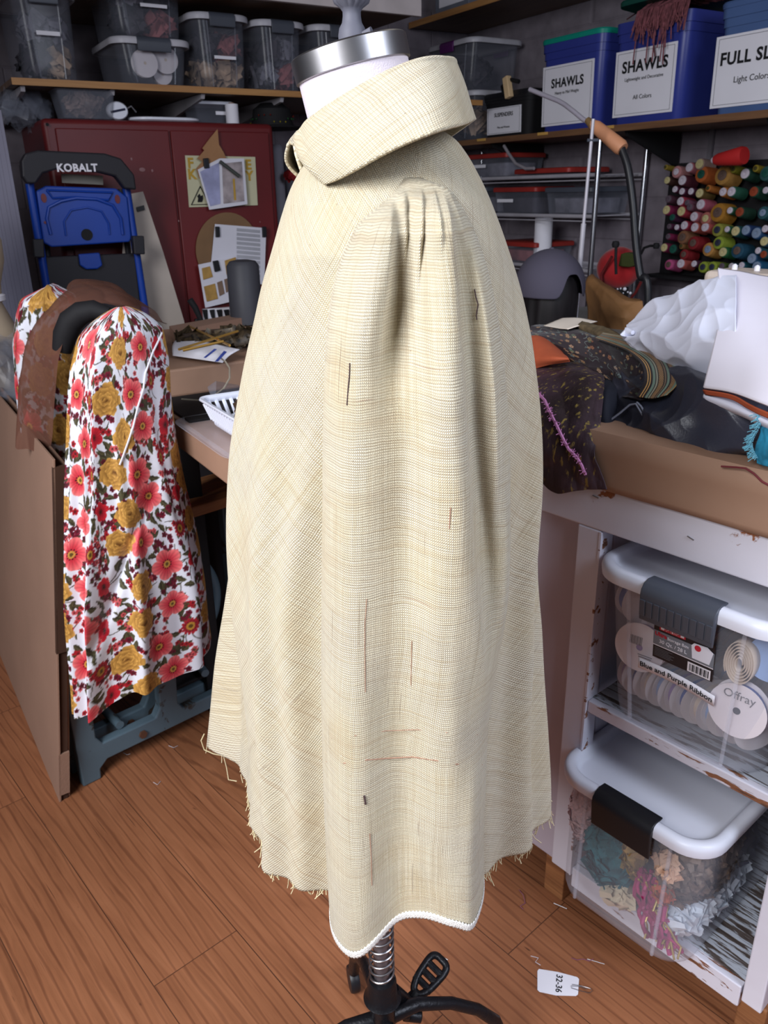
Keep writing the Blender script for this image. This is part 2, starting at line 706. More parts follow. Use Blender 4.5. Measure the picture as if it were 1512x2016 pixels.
M_black = mat('black_plastic', (26, 26, 30), 0.42, var=0.05)
M_matblack = mat('matte_black', (22, 21, 24), 0.75, var=0.05)
M_dkgrey = mat('dark_grey_plastic', (74, 78, 88), 0.38, var=0.05)
M_chrome = mat('chrome', (190, 192, 198), 0.22, 1.0, var=0.03)
M_steel = mat('brushed_steel', (158, 156, 158), 0.34, 1.0, var=0.05, scale=40)
M_lidwhite = mat('white_plastic_lid', (226, 228, 240), 0.34, var=0.02)
M_paper = mat('white_paper', (228, 226, 234), 0.7, var=0.02)
M_paperdim = mat('white_printed_sheet', (214, 212, 222), 0.7, var=0.03)
M_ink = mat('black_ink', (22, 22, 26), 0.8, var=0.02)
M_greyink = mat('grey_ink', (110, 108, 114), 0.8, var=0.02)
M_clear = clear_plastic('clear_plastic', alpha=0.13)
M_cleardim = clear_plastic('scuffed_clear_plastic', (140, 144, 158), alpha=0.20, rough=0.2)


def quad(name, pts, m, **kw):
    b = MB()
    b.add(pts, [tuple(range(len(pts)))])
    return struct(b.build(name, m, sm=False, **kw))


b = MB(); b.box((0.3, 2.4, -0.02), (9, 9, 0.04))
struct(b.build('floor', M_floor, sm=False, center=1))
WB, WA = 3.25, 4.35
p0, p1, p2 = room(-3.2, WA), room(WB, WA), room(WB, -2.6)


def wall(name, a, c2, z1):
    b = MB()
    d = (c2 - a).normalized()
    n = Vector((d.y, -d.x, 0)) * 0.1
    # outward side away from the camera
    mid = (a + c2) / 2
    if n.dot(mid) < 0: n = -n
    b.prism([a, c2, c2 + n, a + n], (0, 0, z1))
    return struct(b.build(name, M_wall, sm=False, center=1))


wall('wall_back', p0, p1, 2.95)
wall('wall_right', p1, p2, 2.95)
b = MB(); b.box((0.3, 3.4, 2.99), (9, 7.0, 0.06))
struct(b.build('ceiling', M_ceil, sm=False, center=1))

# ================================================================== cutting table on the right
FOOT = at_z(1088, 1775, 0.0)
bench = thing('cutting_table', 'white painted cutting table with chipped paint and open shelves, brown paper on its top', 'table', FOOT, RZ_T)
M0 = FOOT.x * MX + FOOT.y * MY      # depth coordinate of the front face
XL, XR, D = -0.62, 1.45, 0.75       # left end, right end, depth


def bp(o, name, c, d, m, bev=0.003, **kw):
    b = MB(); b.box(c, d)
    return b.build(name, m, o, sm=False, bev=bev, **kw)


xc = (XL + XR) / 2
W = XR - XL
bp(bench, 'worktop', (xc, D / 2 + 0.004, 1.025), (W, D - 0.01, 0.085), M_white)
bp(bench, 'apron', (xc, 0.012, 0.938), (W, 0.024, 0.086), M_white, label='white front rail with staples')
bp(bench, 'front_panel', ((XL - 0.012) / 2, 0.022, 0.498), (-0.012 - XL, 0.02, 0.79), M_panel, label='lilac grey painted panel')
bp(bench, 'post', (0.0125, 0.020, 0.50), (0.049, 0.040, 0.79), M_white)
b = MB(); b.box((0.0365, 0.010, 0.50), (0.004, 0.022, 0.786))
b.build('post_edge', M_white_edge, bench, sm=False, label='post edge with bare orange wood showing')
bp(bench, 'side_panel', (0.01, D / 2 + 0.03, 0.50), (0.02, D - 0.08, 0.79), M_white)
bp(bench, 'back_panel', (xc, D - 0.02, 0.50), (W, 0.02, 0.79), M_white)
bp(bench, 'shelf', (0.222, D / 2 - 0.005, 0.531), (0.372, D - 0.05, 0.024), M_white_worn)
b = MB(); b.box((0.222, 0.012, 0.531), (0.365, 0.016, 0.026))
b.build('shelf_edge', M_white_edge, bench, sm=False, bev=0.002, label='worn middle shelf edge')
bp(bench, 'shelf', (0.222, D / 2 - 0.005, 0.112), (0.372, D - 0.05, 0.03), M_white_worn)
b = MB(); b.box((0.222, 0.012, 0.102), (0.365, 0.018, 0.05))
b.build('shelf_edge', M_white_edge, bench, sm=False, bev=0.002)
bp(bench, 'divider', (0.425, D / 2, 0.50), (0.036, D - 0.01, 0.81), M_white)
bp(bench, 'side_panel', (XR - 0.01, D / 2, 0.50), (0.02, D - 0.04, 0.79), M_white)
for sx in (-0.012, 0.425, XR - 0.03):
    for sy in (0.045, D - 0.05):
        bp(bench, 'leg', (sx, sy, 0.05), (0.05, 0.06, 0.10), M_oldwood)
for sx, sz, a in ((0.02, 0.955, 0.15), (0.20, 0.935, 0.3), (-0.10, 0.95, 0.1)):
    b = MB(); b.box((sx, -0.001, sz), (0.012, 0.002, 0.0012), M=Matrix.Rotation(a, 4, 'Y'))
    b.build('staple', M_steel, bench, sm=False)
# brown paper over the worktop
b = MB()
n1, n2 = 130, 60
xs = np.linspace(XL - 0.006, XR + 0.006, n1)
prof = [(-0.006, 0.975)] + [(-0.007 + 0.0015 * math.sin(k), 0.985 + 0.017 * k) for k in range(5)] + [(0.0, 1.0705)] + [(0.02 + k * 0.05, 1.0722) for k in range(15)]
prof = np.array(prof)
Pg = np.zeros((len(prof), n1, 3))
for i, (y, z) in enumerate(prof):
    Pg[i, :, 0] = xs
    w = 0.0035 * wav(xs * 1.4, z * 5, 3)
    Pg[i, :, 1] = y - (np.abs(w) * 1.4 if y < 0.0 else 0) * (1 if z < 1.06 else 0)
    Pg[i, :, 2] = z + (np.abs(wav(xs * 1.1, y * 1.1, 4)) * 0.003 if y > 0 else 0) + (0.004 * wav(xs, 0, 9) if i == 0 else 0)
b.grid(Pg)
b.build('paper_cover', M_kraft, bench, sol=0.0012, label='brown kraft paper wrapped over the top and front edge')

# ================================================================== storage boxes
def storage_box(name, label, loc, rz, w, d, h, latch_m, tub_m, lid_m, latch_w, group=None, latch_h=0.055, foot=0.86, footd=0.90, ribs=False, cat='storage box'):
    t = thing(name, label, cat, loc, rz, group)
    bw, bd = w * foot - 0.02, d * footd
    b = MB()
    tw, td = w - 0.035, d - 0.035
    rings = [(0.001, bw * .93, bd * .95, 0.05), (0.006, bw * .98, bd * .985, 0.055), (0.02, bw, bd, 0.055)]
    for k in range(1, 6):
        f = k / 5
        rings.append((0.02 + (h - 0.045) * f, bw + (tw - bw) * f, bd + (td - bd) * f, 0.05))
    rings += [(h - 0.024, w - 0.014, d - 0.014, 0.055), (h - 0.018, w - 0.012, d - 0.012, 0.055)]
    b.rr(rings, 8, True, False)
    b.build('tub', tub_m, t, ang=50)
    # moulded corner ridges
    for sx in (-1, 1):
        b = MB()
        b.tube([(sx * (bw / 2 - 0.052), -bd / 2 - 0.002, 0.012), (sx * (tw / 2 - 0.054), -td / 2 - 0.003, h - 0.03)], 0.0035, 6)
        b.build('corner_ridge', tub_m, t)
    b = MB()
    b.rr([(h - 0.022, w - 0.004, d - 0.004, 0.062), (h - 0.026, w + 0.002, d + 0.002, 0.064), (h - 0.012, w + 0.006, d + 0.006, 0.066), (h - 0.003, w + 0.001, d + 0.001, 0.064),
          (h, w - 0.010, d - 0.010, 0.060), (h, w - 0.026, d - 0.026, 0.054), (h - 0.003, w - 0.036, d - 0.036, 0.05), (h - 0.016, w - 0.044, d - 0.044, 0.046), (h - 0.018, w - 0.06, d - 0.06, 0.04), (h - 0.017, w - 0.12, d - 0.12, 0.03)], 8, True, True)
    b.build('lid', lid_m, t, ang=60)
    for sy in (-1, 1):
        b = MB()
        y = sy * (d / 2 + 0.003)
        prof = [(-0.030, h + 0.0015), (-0.012, h + 0.003), (0.0, h - 0.001), (0.0075, h - 0.010), (0.009, h - 0.02), (0.004, h - latch_h), (-0.001, h - latch_h - 0.002), (-0.002, h - 0.02), (-0.012, h - 0.003), (-0.030, h - 0.002)]
        if latch_w > 0:
            b.prism([(-latch_w / 2, y + sy * p, z) for p, z in prof], (latch_w, 0, 0))
            la = b.build('latch', latch_m, t, bev=0.0018, ang=35)
            if ribs and sy < 0:
                for k in range(10):
                    b = MB()
                    b.box((-latch_w / 2 + latch_w * (k + .5) / 10, y + sy * 0.0078, h - 0.042), (latch_w / 10 - 0.003, 0.002, 0.030), M=Matrix.Rotation(R(6) * sy * -1, 4, 'X'))
                    b.build('grip_rib', latch_m, la, sm=False, bev=0.0008)
    return t


def on_bench(x, y, z): return bench_M @ Vector((x, y, z))


bench_M = LOCS[bench.name]
upper = storage_box('storage_box', 'clear storage box of ribbon spools with grey latch on the table middle shelf', on_bench(0.218, 0.178, 0.5445), RZ_T, 0.345, 0.44, 0.312, M_dkgrey, M_clear, M_lidwhite, 0.128, ribs=True, latch_h=0.066, footd=0.80)
lower = storage_box('storage_box', 'clear storage box of tulle and trimmings with black latch near the floor', on_bench(0.182, 0.148, 0.1285), RZ_T, 0.318, 0.44, 0.300, M_black, M_clear, M_lidwhite, 0.120, latch_h=0.072, foot=0.93, footd=0.97)

# printed maker label on the upper box
M_lblk = mat('label_black', (34, 32, 36), 0.4)
M_lgry = mat('label_grey', (118, 124, 134), 0.4)
M_lred = mat('label_red', (186, 40, 58), 0.4)
lb = MB()
yb = -0.2075
tilt = Matrix.Rotation(R(6.3), 4, 'X')
LM = T(0.006, -0.2010, 0.205) @ Matrix.Rotation(R(6.0), 4, 'X') @ Matrix.Scale(0.86, 4)


def lab(x0, z0, x1, z1, m, dy, nm='label_field'):
    b = MB(); b.add([LM @ Vector(p) for p in ((x0, -dy, z0), (x1, -dy, z0), (x1, -dy, z1), (x0, -dy, z1))], [(0, 1, 2, 3)])
    return b.build(nm, m, None, sm=False, center=1)


plate = lab(-0.062, -0.042, 0.062, 0.040, M_lblk, 0.0000, 'maker_label'); plate.parent = upper; plate['label'] = 'printed black and grey product sticker'
LP_ = [lab(-0.062, -0.010, 0.062, 0.022, M_lgry, 0.0006), lab(0.012, -0.040, 0.058, -0.018, M_paper, 0.0009), lab(-0.062, -0.0125, 0.062, -0.0105, M_paper, 0.0009),
       lab(-0.050, 0.026, 0.004, 0.038, M_lred, 0.0006), lab(-0.047, 0.028, 0.001, 0.036, M_paper, 0.0009)]
for o in LP_: o.parent = plate
for k in range(15):
    wd = (0.0016, 0.0009, 0.0022)[k % 3]
    o = lab(0.016 + k * 0.0026, -0.037, 0.016 + k * 0.0026 + wd, -0.021, M_ink, 0.0012, 'barcode_bar'); o.parent = plate
for k in range(6):
    o = lab(-0.058, -0.018 - k * 0.0035, -0.058 + (0.038, 0.03, 0.042, 0.036, 0.04, 0.034)[k], -0.0168 - k * 0.0035, M_greyink, 0.0008, 'small_print'); o.parent = plate
b = MB(); b.prism([LM @ Vector(p) for p in ((0.020, -0.001, -0.006), (0.054, -0.001, -0.006), (0.060, -0.001, 0.022), (0.048, -0.001, 0.030), (0.022, -0.001, 0.028), (0.017, -0.001, 0.022))], LM.to_3x3() @ Vector((0, -0.0006, 0)))
o = b.build('box_picture', M_lidwhite, None, sm=False, center=1); o.parent = plate
LT = LM @ FACE
text('Sterilite', 0.011, M_lred, plate, LM @ T(-0.023, -0.0014, 0.032) @ FACE, bold=0.0002)
text('Ultra', 0.012, M_lred, plate, LM @ T(-0.046, -0.0014, 0.015) @ FACE, bold=0.0004)
text('Storage Box', 0.009, M_paper, plate, LM @ T(-0.010, -0.0014, 0.013) @ FACE)
text('30 Qt. / 28 L', 0.011, M_paper, plate, LM @ T(-0.020, -0.0014, 0.0) @ FACE)
b = MB(); b.lathe([(0.0001, 0), (0.0065, 0), (0.0065, 0.0005), (0.0001, 0.0005)], 14, M=LM @ T(0.030, -0.0018, 0.020) @ Matrix.Rotation(PI / 2, 4, 'X'))
o = b.build('red_bow', M_lred, None, center=1); o.parent = plate

# handwritten style name strip, bowed
strip_s = np.linspace(-0.074, 0.066, 34)
Pg = np.zeros((2, 34, 3))
for i, zz in enumerate((-0.0105, 0.0105)):
    Pg[i, :, 0] = strip_s
    Pg[i, :, 2] = 0.138 + zz + 0.005 * np.sin((strip_s + 0.074) / 0.14 * PI) - (strip_s) * 0.06
    Pg[i, :, 1] = -0.1775 - Pg[i, :, 2] * 0.105 - 0.0012
b = MB(); b.grid(Pg)
strip = b.build('name_strip', M_paper, upper, sol=0.0004, label='white paper strip naming the contents')
tx = text('Blue and Purple Ribbon', 0.0225, M_ink, None, Matrix.Identity(4), bold=0.0005, sx=0.98, extr=0.0)
co = [v.co.copy() for v in tx.data.vertices]
mx = max(abs(c.x) for c in co)
for v_, c_ in zip(tx.data.vertices, co):
    x = -0.004 + c_.x / mx * 0.066
    z = 0.1375 + 0.005 * math.sin((x + 0.074) / 0.14 * PI) - x * 0.06 + c_.y * 0.62
    v_.co = (x, -0.1775 - z * 0.105 - 0.0022, z)
tx.parent = strip


# ---- ribbon spools inside the upper box
def spool_proto(name, label, rad, wd, disc_m, rib_m, loc, rot, group):
    t = thing(name, label, 'ribbon spool', loc, 0, group)
    t.rotation_euler = rot
    LOCS[t.name] = Matrix.Translation(loc)
    for s in (-1, 1):
        b = MB()
        b.lathe([(0.006, s * wd / 2 - .0006), (rad, s * wd / 2 - .0006), (rad, s * wd / 2 + .0006), (0.006, s * wd / 2 + .0006), (0.006, s * wd / 2 - .0006)], 40, caps=False)
        b.build('card_disc', disc_m, t, ang=30)
    b = MB(); b.lathe([(rad * .84, -wd / 2 + .001), (rad * .86, 0), (rad * .84, wd / 2 - .001)], 36)
    b.build('ribbon', rib_m, t)
    return t


M_disc = mat('white_card_disc', (224, 216, 222), 0.6, var=0.03)
M_discb = mat('pale_card_disc', (196, 190, 194), 0.7, var=0.05)
M_rb = mat('blue_ribbon', (54, 84, 158), 0.35, var=0.1)
M_rp = mat('lilac_ribbon', (150, 130, 182), 0.4, var=0.1)
M_rn = mat('pale_blue_ribbon', (142, 170, 216), 0.4, var=0.1)
M_rc = mat('cream_rolled_ribbon', (206, 190, 176), 0.6, var=0.08)
M_rpk = mat('pink_ribbon', (204, 150, 184), 0.4, var=0.1)
UL = LOCS[upper.name]


def in_upper(x, y, z): return UL @ Vector((x, y, z))


RB = RZ_T
# two facing spools by the front wall
sA = spool_proto('ribbon_spool', 'white faced ribbon spool with printed back at the left front of the box', 0.045, 0.020, M_disc, M_rp, in_upper(-0.085, -0.168, 0.160), (PI / 2 - R(5), 0, RB + R(8)), None)
for k in range(9):
    b = MB(); b.box((-0.018 + k * 0.0026, 0.012, 0.0112), ((0.0012, 0.0018)[k % 2], 0.016, 0.0003)); b.build('barcode_bar', M_greyink, sA, sm=False)
for k in range(5):
    b = MB(); b.box((0.012, -0.012 - k * 0.004, 0.0112), (0.026 - k * 0.003, 0.0012, 0.0003)); b.build('small_print', M_greyink, sA, sm=False)
sB = spool_proto('ribbon_spool', 'white faced ribbon spool with grey centre hole at the right front of the box', 0.047, 0.020, M_disc, M_rb, in_upper(0.095, -0.164, 0.122), (PI / 2 - R(4), 0, RB + R(4)), None)
b = MB(); b.lathe([(0.0001, 0.0108), (0.006, 0.0108), (0.006, 0.0114), (0.0001, 0.0114)], 20); b.build('centre_hole', M_dkgrey, sB)
text('Offray', 0.020, M_greyink, sB, T(0.0, 0.026, 0.0115), extr=0.0001)
text('www.ribbon.com', 0.0075, M_greyink, sB, T(0.004, -0.022, 0.0115), extr=0.0001) if False else None
sC = spool_proto('ribbon_spool', 'spool wound with pale blue ribbon at the top right front of the box', 0.042, 0.022, M_rn, M_rb, in_upper(0.122, -0.136, 0.222), (PI / 2 - R(5), R(0), RB + R(30)), None)
sD = spool_proto('ribbon_spool', 'spool of dark blue satin ribbon edge-on at the top left of the box', 0.042, 0.024, M_discb, M_rb, in_upper(-0.108, -0.150, 0.238), (PI / 2, 0, RB + R(62)), None)
# rolled cream ribbon (concentric coil)
t = thing('rolled_ribbon', 'loosely rolled cream ribbon standing behind the right corner of the box', 'ribbon roll', in_upper(0.088, -0.178, 0.208), RB)
pts = [((0.006 + 0.0036 * a / 6.28 * 1.15) * math.cos(a) * 0.85, 0, (0.008 + 0.0042 * a / 6.28 * 1.15) * math.sin(a) * 1.15) for a in np.linspace(0, 6.28 * 5.6, 150)]
b = MB()
P1 = np.array(pts); P2 = P1.copy(); P2[:, 1] += 0.022
b.grid(np.stack([P1, P2])); b.build('coil', M_rc, t, sol=0.0012, ang=0)
for nm, rib, x, z, rz, lbl in (('ribbon_bundle', M_rpk, -0.035, 0.213, 20, 'pink ribbon bundle behind the printed sticker'), ('ribbon_bundle', mat('teal_ribbon', (96, 140, 160), 0.4), -0.10, 0.172, 10, 'teal ribbon bundle above the left spool')):
    b = MB()
    for k in range(6):
        a0 = k * 0.5
        b.tube([in_upper(x + 0.02 * math.cos(a0 + q * .9), -0.125 + 0.008 * k, z + 0.016 * math.sin(a0 + q * .9)) for q in range(7)], 0.004, 6, closed=True)
    tag(b.build(nm, rib), lbl, 'ribbon')
# rows of spools seen edge on
proto = spool_proto('ribbon_spool', 'pale card ribbon spool standing edge-on in the front row', 0.046, 0.016, M_discb, M_rp, in_upper(-0.115, -0.095, 0.066), (PI / 2, 0, RB + R(68)), 'card spools standing on edge in the ribbon box')
reg(proto)
cols = [M_rp, M_rb, M_rn, M_rc, M_rp]
protos = [proto]
for q in (M_rb, M_rc, M_rn):
    pr = spool_proto('ribbon_spool', 'x', 0.046, 0.016, M_discb, q, in_upper(0, 0, 0.05), (PI / 2, 0, RB), 'card spools standing on edge in the ribbon box')
    protos.append(reg(pr))
k = 0
GL = 'pale card ribbon spool standing edge-on in the middle of the clear ribbon box'
for row, (y, z, n) in enumerate(((-0.118, 0.075, 10), (-0.01, 0.072, 9), (0.09, 0.072, 8))):
    for i in range(n):
        x = -0.105 + i * 0.0235 if row == 0 else -0.10 + i * 0.025
        src = protos[k % 4]
        loc = in_upper(x, y, z)
        rot = (PI / 2, R(random.uniform(-3, 3)), RB + R(64 + random.uniform(-5, 5)))
        if k < 4:
            src.location, src.rotation_euler = loc, rot
            src['label'] = GL
        else:
            dup(src, loc, rot, GL)
        k += 1

# ---- tulle and trimmings in the lower box
LL = LOCS[lower.name]


def in_lower(x, y, z): return LL @ Vector((x, y, z))


def scraps(name, label, cat, c, size, n, m, pet=0.018, seed=0, flat=0.6, base=True, Lf=None, parent=None):
    """a crumpled bundle: a soft lumpy core with many small curled petals of cloth"""
    rs = np.random.RandomState(seed)
    b = MB()
    Lf = Lf or in_lower
    if base:
        th = np.linspace(0, PI, 22)[:, None]
        ph = np.linspace(0, 2 * PI, 36, endpoint=False)[None, :]
        nx, ny, nz = np.sin(th) * np.cos(ph), np.sin(th) * np.sin(ph), np.cos(th) + 0 * ph
        rr_ = 0.86 + 0.10 * wav(nx * 1.4 + nz, ny * 1.4, seed + 5, 6, 1, 3)
        P = np.stack([c[0] + size[0] * nx * rr_, c[1] + size[1] * ny * rr_, c[2] + size[2] * nz * rr_], -1)
        P = np.array([[tuple(Lf(*q)) for q in row] for row in P])
        b.grid(P, wrap=True)
    for k in range(n):
        d = rs.normal(size=3)
        d /= np.linalg.norm(d)
        d[2] *= 0.9
        p = np.array(c) + d * np.array(size) * (0.82 + 0.15 * rs.rand())
        t1 = np.cross(d, rs.normal(size=3)); t1 /= np.linalg.norm(t1)
        t2 = np.cross(d, t1)
        s = pet * (0.6 + 0.8 * rs.rand())
        q = []
        for i in range(4):
            for j in range(3):
                u_, v_ = (i / 3 - .5) * s * 1.6, (j - 1) * s * .5 * (1 - 0.5 * (i / 3) ** 2)
                cz = s * (0.45 * (i / 3) ** 2 + 0.25 * math.cos(j * 2 + k)) * flat
                q.append(Lf(*(p + t1 * u_ + t2 * v_ + d * cz)))
        b.add(q, [(i * 3 + j, i * 3 + j + 1, i * 3 + j + 4, i * 3 + j + 3) for i in range(3) for j in range(2)])
    return tag(b.build(name, m, parent), label, cat)


M_fur = mat('peach_fur', (226, 196, 198), 0.95, var=0.06, sheen=0.4, bump=0.003, bscale=160)
M_teal = mat('teal_tulle', (40, 116, 126), 0.6, var=0.35, scale=30)
M_gold = mat('gold_trim', (176, 150, 88), 0.4, 0.3, var=0.25, scale=40)
M_mag = mat('magenta_cord', (158, 36, 96), 0.55, var=0.25, scale=40)
M_wtulle = mat('white_tulle', (206, 214, 226), 0.7, var=0.08, scale=30)
M_rag = mat('bronze_lace', (112, 96, 84), 0.6, var=0.5, scale=50)
M_orange = mat('rust_orange_cloth', (176, 84, 52), 0.75, var=0.1, scale=12)
M_cream = mat('cream_cloth', (216, 200, 172), 0.8, var=0.08)
M_navy = mat('navy_cloth', (36, 38, 66), 0.7, var=0.15)
scraps('fur_trim', 'bundle of peach pink fur trim inside the lower clear box', 'fur trim', (-0.112, -0.165, 0.185), (0.030, 0.032, 0.085), 520, M_fur, 0.010, 1)
scraps('tulle_bundle', 'bundle of teal tulle in the lower clear box beside the pink fur', 'tulle', (-0.050, -0.158, 0.135), (0.055, 0.040, 0.115), 300, M_teal, 0.020, 2)
scraps('gold_trimming', 'bunch of pale gold trimming in the lower clear box front', 'trimming', (0.010, -0.180, 0.180), (0.020, 0.022, 0.070), 120, M_gold, 0.014, 3)
scraps('cloth_scrap', 'cream cloth folded at the bottom front of the lower box', 'cloth scrap', (-0.020, -0.165, 0.040), (0.038, 0.03, 0.026), 24, M_cream, 0.02, 4)
scraps('lace_bundle', 'bundle of bronze lace and paper flowers in the right of the lower box', 'lace', (0.084, -0.078, 0.165), (0.056, 0.125, 0.105), 640, M_rag, 0.015, 5)
scraps('fabric_flower', 'small peach fabric flower cluster at the front of the lower box', 'fabric flower', (0.078, -0.188, 0.200), (0.024, 0.016, 0.026), 50, mat('peach_petals', (206, 168, 142), 0.8), 0.014, 6)
scraps('fabric_flower', 'rust orange fabric flower in the middle of the lower box corner', 'fabric flower', (0.078, -0.188, 0.140), (0.018, 0.014, 0.024), 34, M_orange, 0.013, 7)
scraps('tulle_bundle', 'bundle of white tulle at the bottom right of the lower box', 'tulle', (0.086, -0.055, 0.066), (0.048, 0.140, 0.050), 340, M_wtulle, 0.024, 8)
scraps('cloth_scrap', 'navy blue cloth behind the magenta cord in the lower box', 'cloth scrap', (0.02, 0.06, 0.10), (0.11, 0.11, 0.09), 60, M_navy, 0.03, 9)
t = thing('cord_hank', 'hank of magenta cord with gold thread at the front bottom of the lower box', 'cord', in_lower(0.030, -0.190, 0.0), RZ_T)
b, b2 = MB(), MB()
rs = np.random.RandomState(4)
for k in range(26):
    x0 = 0.0 + 0.055 * rs.rand(); ph = rs.rand() * 6
    pts = [(x0 + s * 0.052 + 0.008 * math.sin(ph + s * 5), -0.012 + 0.028 * rs.rand() + 0.006 * math.cos(ph + s * 4), 0.150 - s * 0.132 + 0.006 * math.sin(ph + s * 9)) for s in np.linspace(0, 1, 10)]
    (b2 if k % 3 == 0 else b).tube([(p[0] - 0.018, p[1], p[2] + 0.002) for p in pts], 0.0020 if k % 3 == 0 else 0.0042, 6)
b.build('cord', M_mag, t); b2.build('gold_thread', M_gold, t, label='fine gold thread')

# ================================================================== dress form with the linen smock
YC = 0.88
M_linen = linen_mat()
M_linen2 = linen_mat('raw_silk_bias', 0.62)
M_serge = mat('white_serged_edge', (232, 228, 222), 0.8, bump=0.002, bscale=900, var=0.04)
form = thing('dress_form', 'tailor dress form with steel neck ring and grey finial, wearing the cream smock', 'dress form', (0.0, YC, 0.0))
M_muslin = mat('form_canvas', (206, 197, 207), 0.85, bump=0.0005, bscale=700, var=0.03)
M_finial = mat('grey_painted_finial', (88, 88, 98), 0.6, var=0.05)
pc = at_Y(691, 120, YC) - Vector((0, YC, 0))
ringM = T(pc.x, 0.0, pc.z) @ Matrix.Rotation(R(-12.5), 4, 'Y')
# axis tilts: left side lower
b = MB(); b.lathe([(0.0555, -0.010), (0.0572, -0.009), (0.0572, 0.0105), (0.0555, 0.012), (0.050, 0.012), (0.004, 0.0125)], 64, M=ringM, sy=0.94)
b.build('neck_ring', M_steel, form, ang=35, label='polished steel neck ring')
b = MB(); b.lathe([(0.0545, -0.009), (0.0545, -0.04), (0.055, -0.08), (0.058, -0.11), (0.066, -0.135), (0.085, -0.150)], 64, M=ringM, sy=0.94)
b.build('neck', M_muslin, form, label='white canvas neck')
b = MB(); b.tube([(pc.x + 0.004, 0.0, pc.z + 0.01), (pc.x - 0.001, 0, pc.z + 0.03)], 0.002, 8)
fb = at_Y(694, 84, YC)
zf = fb.z
q = 1 / 2230.0 * 1.02
b = MB()
prof = [(27, -12), (29, 0), (29.5, 12), (27, 24), (21, 33), (20, 38), (19, 44), (19, 52), (24, 58), (32, 66), (36, 76), (37, 88), (34, 98), (27, 107), (16, 113), (10, 116), (9, 120), (6, 125), (1, 127)]
b.lathe([(r * q, zf + z * q * 1.08) for r, z in prof], 84, M=T(fb.x, 0, 0), flute=lambda i, z: 0.16 if 8 < i < 15 else 0.0)
b.build('finial', M_finial, form, ang=60)
b = MB(); b.tube([(fb.x + 0.010, -0.008, zf + 0.006), (fb.x + 0.0185, -0.012, zf + 0.008)], [0.002, 0.0034], 10)
b.build('thumb_screw', M_finial, form)
# torso (mostly hidden)
b = MB()
prof = [(0.04, 0.78), (0.10, 0.80), (0.125, 0.86), (0.13, 0.95), (0.105, 1.08), (0.115, 1.2), (0.125, 1.30), (0.115, 1.38), (0.085, 1.43), (0.055, 1.46)]
b.lathe(prof, 48, M=T(0, 0, 0), sy=1.15)
b.build('torso', M_muslin, form)
M_iron = mat('black_cast_iron', (24, 24, 28), 0.38, 0.3, var=0.1, bump=0.001, bscale=120)
pole = at_Y(752, 1930, YC)
px_ = pole.x
b = MB(); b.tube([(px_, 0, 0.25), (px_, 0, 0.80)], 0.0125, 24); b.build('pole', mat('grey_steel_pole', (120, 120, 128), 0.35, 0.8), form)
b = MB()
zt = at_Y(750, 1925, YC).z
b.tube([(px_ + 0.0185 * math.cos(a), 0.0185 * math.sin(a), zt + a / 6.283 * 0.0155) for a in np.linspace(0, 6.283 * 12, 340)], 0.0018, 8)
b.build('spring', M_steel, form)
b = MB(); b.lathe([(0.020, 0.10), (0.020, zt - 0.050), (0.030, zt - 0.042), (0.0235, zt - 0.034), (0.0225, zt - 0.006), (0.0205, zt + 0.0)], 32, M=T(px_, 0, 0)); b.build('hub', M_iron, form)
for k, a in enumerate((20, 105, 195, 285)):
    ca, sa = math.cos(R(a)), math.sin(R(a))
    pr = [(0.012, zt - 0.090, .014), (0.06, zt - 0.088, .011), (0.12, zt - 0.115, .010), (0.17, zt - 0.155, .010), (0.205, zt - 0.20, .011), (0.225, 0.055, .011)]
    b = MB(); b.tube([(px_ + r * ca, r * sa, z) for r, z, _ in pr], [w for _, _, w in pr], 12)
    lg = b.build('leg', M_iron, form)
    b = MB(); b.lathe([(0.004, -0.009), (0.024, -0.009), (0.026, -0.005), (0.026, 0.005), (0.024, 0.009), (0.004, 0.009)], 28, M=T(px_ + 0.232 * ca, 0.232 * sa, 0.0262) @ Matrix.Rotation(R(a), 4, 'Z') @ Matrix.Rotation(PI / 2, 4, 'X'))
    b.build('caster', M_black, lg)
# pedal
pd0, pd1 = at_Y(803, 1975, YC + 0.045), at_Y(867, 1892, YC + 0.10)
inv = LOCS[form.name].inverted()
a0, a1 = inv @ pd0, inv @ pd1
b = MB(); b.tube([(px_ + 0.015, 0.01, zt - 0.04), tuple(a0), tuple(a0.lerp(a1, 0.25))], [0.012, 0.012, 0.008], 12); b.build('pedal_arm', M_iron, form)
d = (a1 - a0).normalized(); sd = d.cross(Vector((0, -0.5, 0.9))).normalized(); up = sd.cross(d).normalized()
o0 = a0.lerp(a1, 0.28); Ln = (a1 - o0).length
b = MB()
ol = []
for k in range(40):
    t_ = 2 * PI * k / 40
    x = math.cos(t_); y = math.sin(t_)
    wv_ = 0.021 * (0.75 + 0.25 * x)
    ol.append((abs(x) ** .7 * (1 if x > 0 else -1) * Ln * .55 + Ln * .5, abs(y) ** .6 * (1 if y > 0 else -1) * wv_))
outer = [o0 + d * p + sd * w for p, w in ol]
b.tube(outer, 0.0062, 10, closed=True)
for f in (0.25, 0.5, 0.75):
    b.tube([o0 + d * (Ln * f) + sd * -0.019, o0 + d * (Ln * f) + sd * 0.019], 0.0058, 8)
b.build('pedal', M_iron, form, label='black slotted foot pedal')
for (ppx, pv, rr_) in ((790, 1990, 0.013), (813, 2000, 0.010)):
    c = inv @ at_Y(ppx, pv, YC + 0.02)
    b = MB(); b.tube([c + Vector((-0.016, 0.0, 0.004)), c + Vector((0.014, 0, -0.002))], rr_, 14); b.build('clamp_knob', M_iron, form, bev=0.002)

# ------------------------------------------------------------------ smock
smock = thing('linen_smock', 'cream handwoven raw silk smock with big collar and gathered sleeve on the dress form', 'smock', (0.0, YC, 0.0))


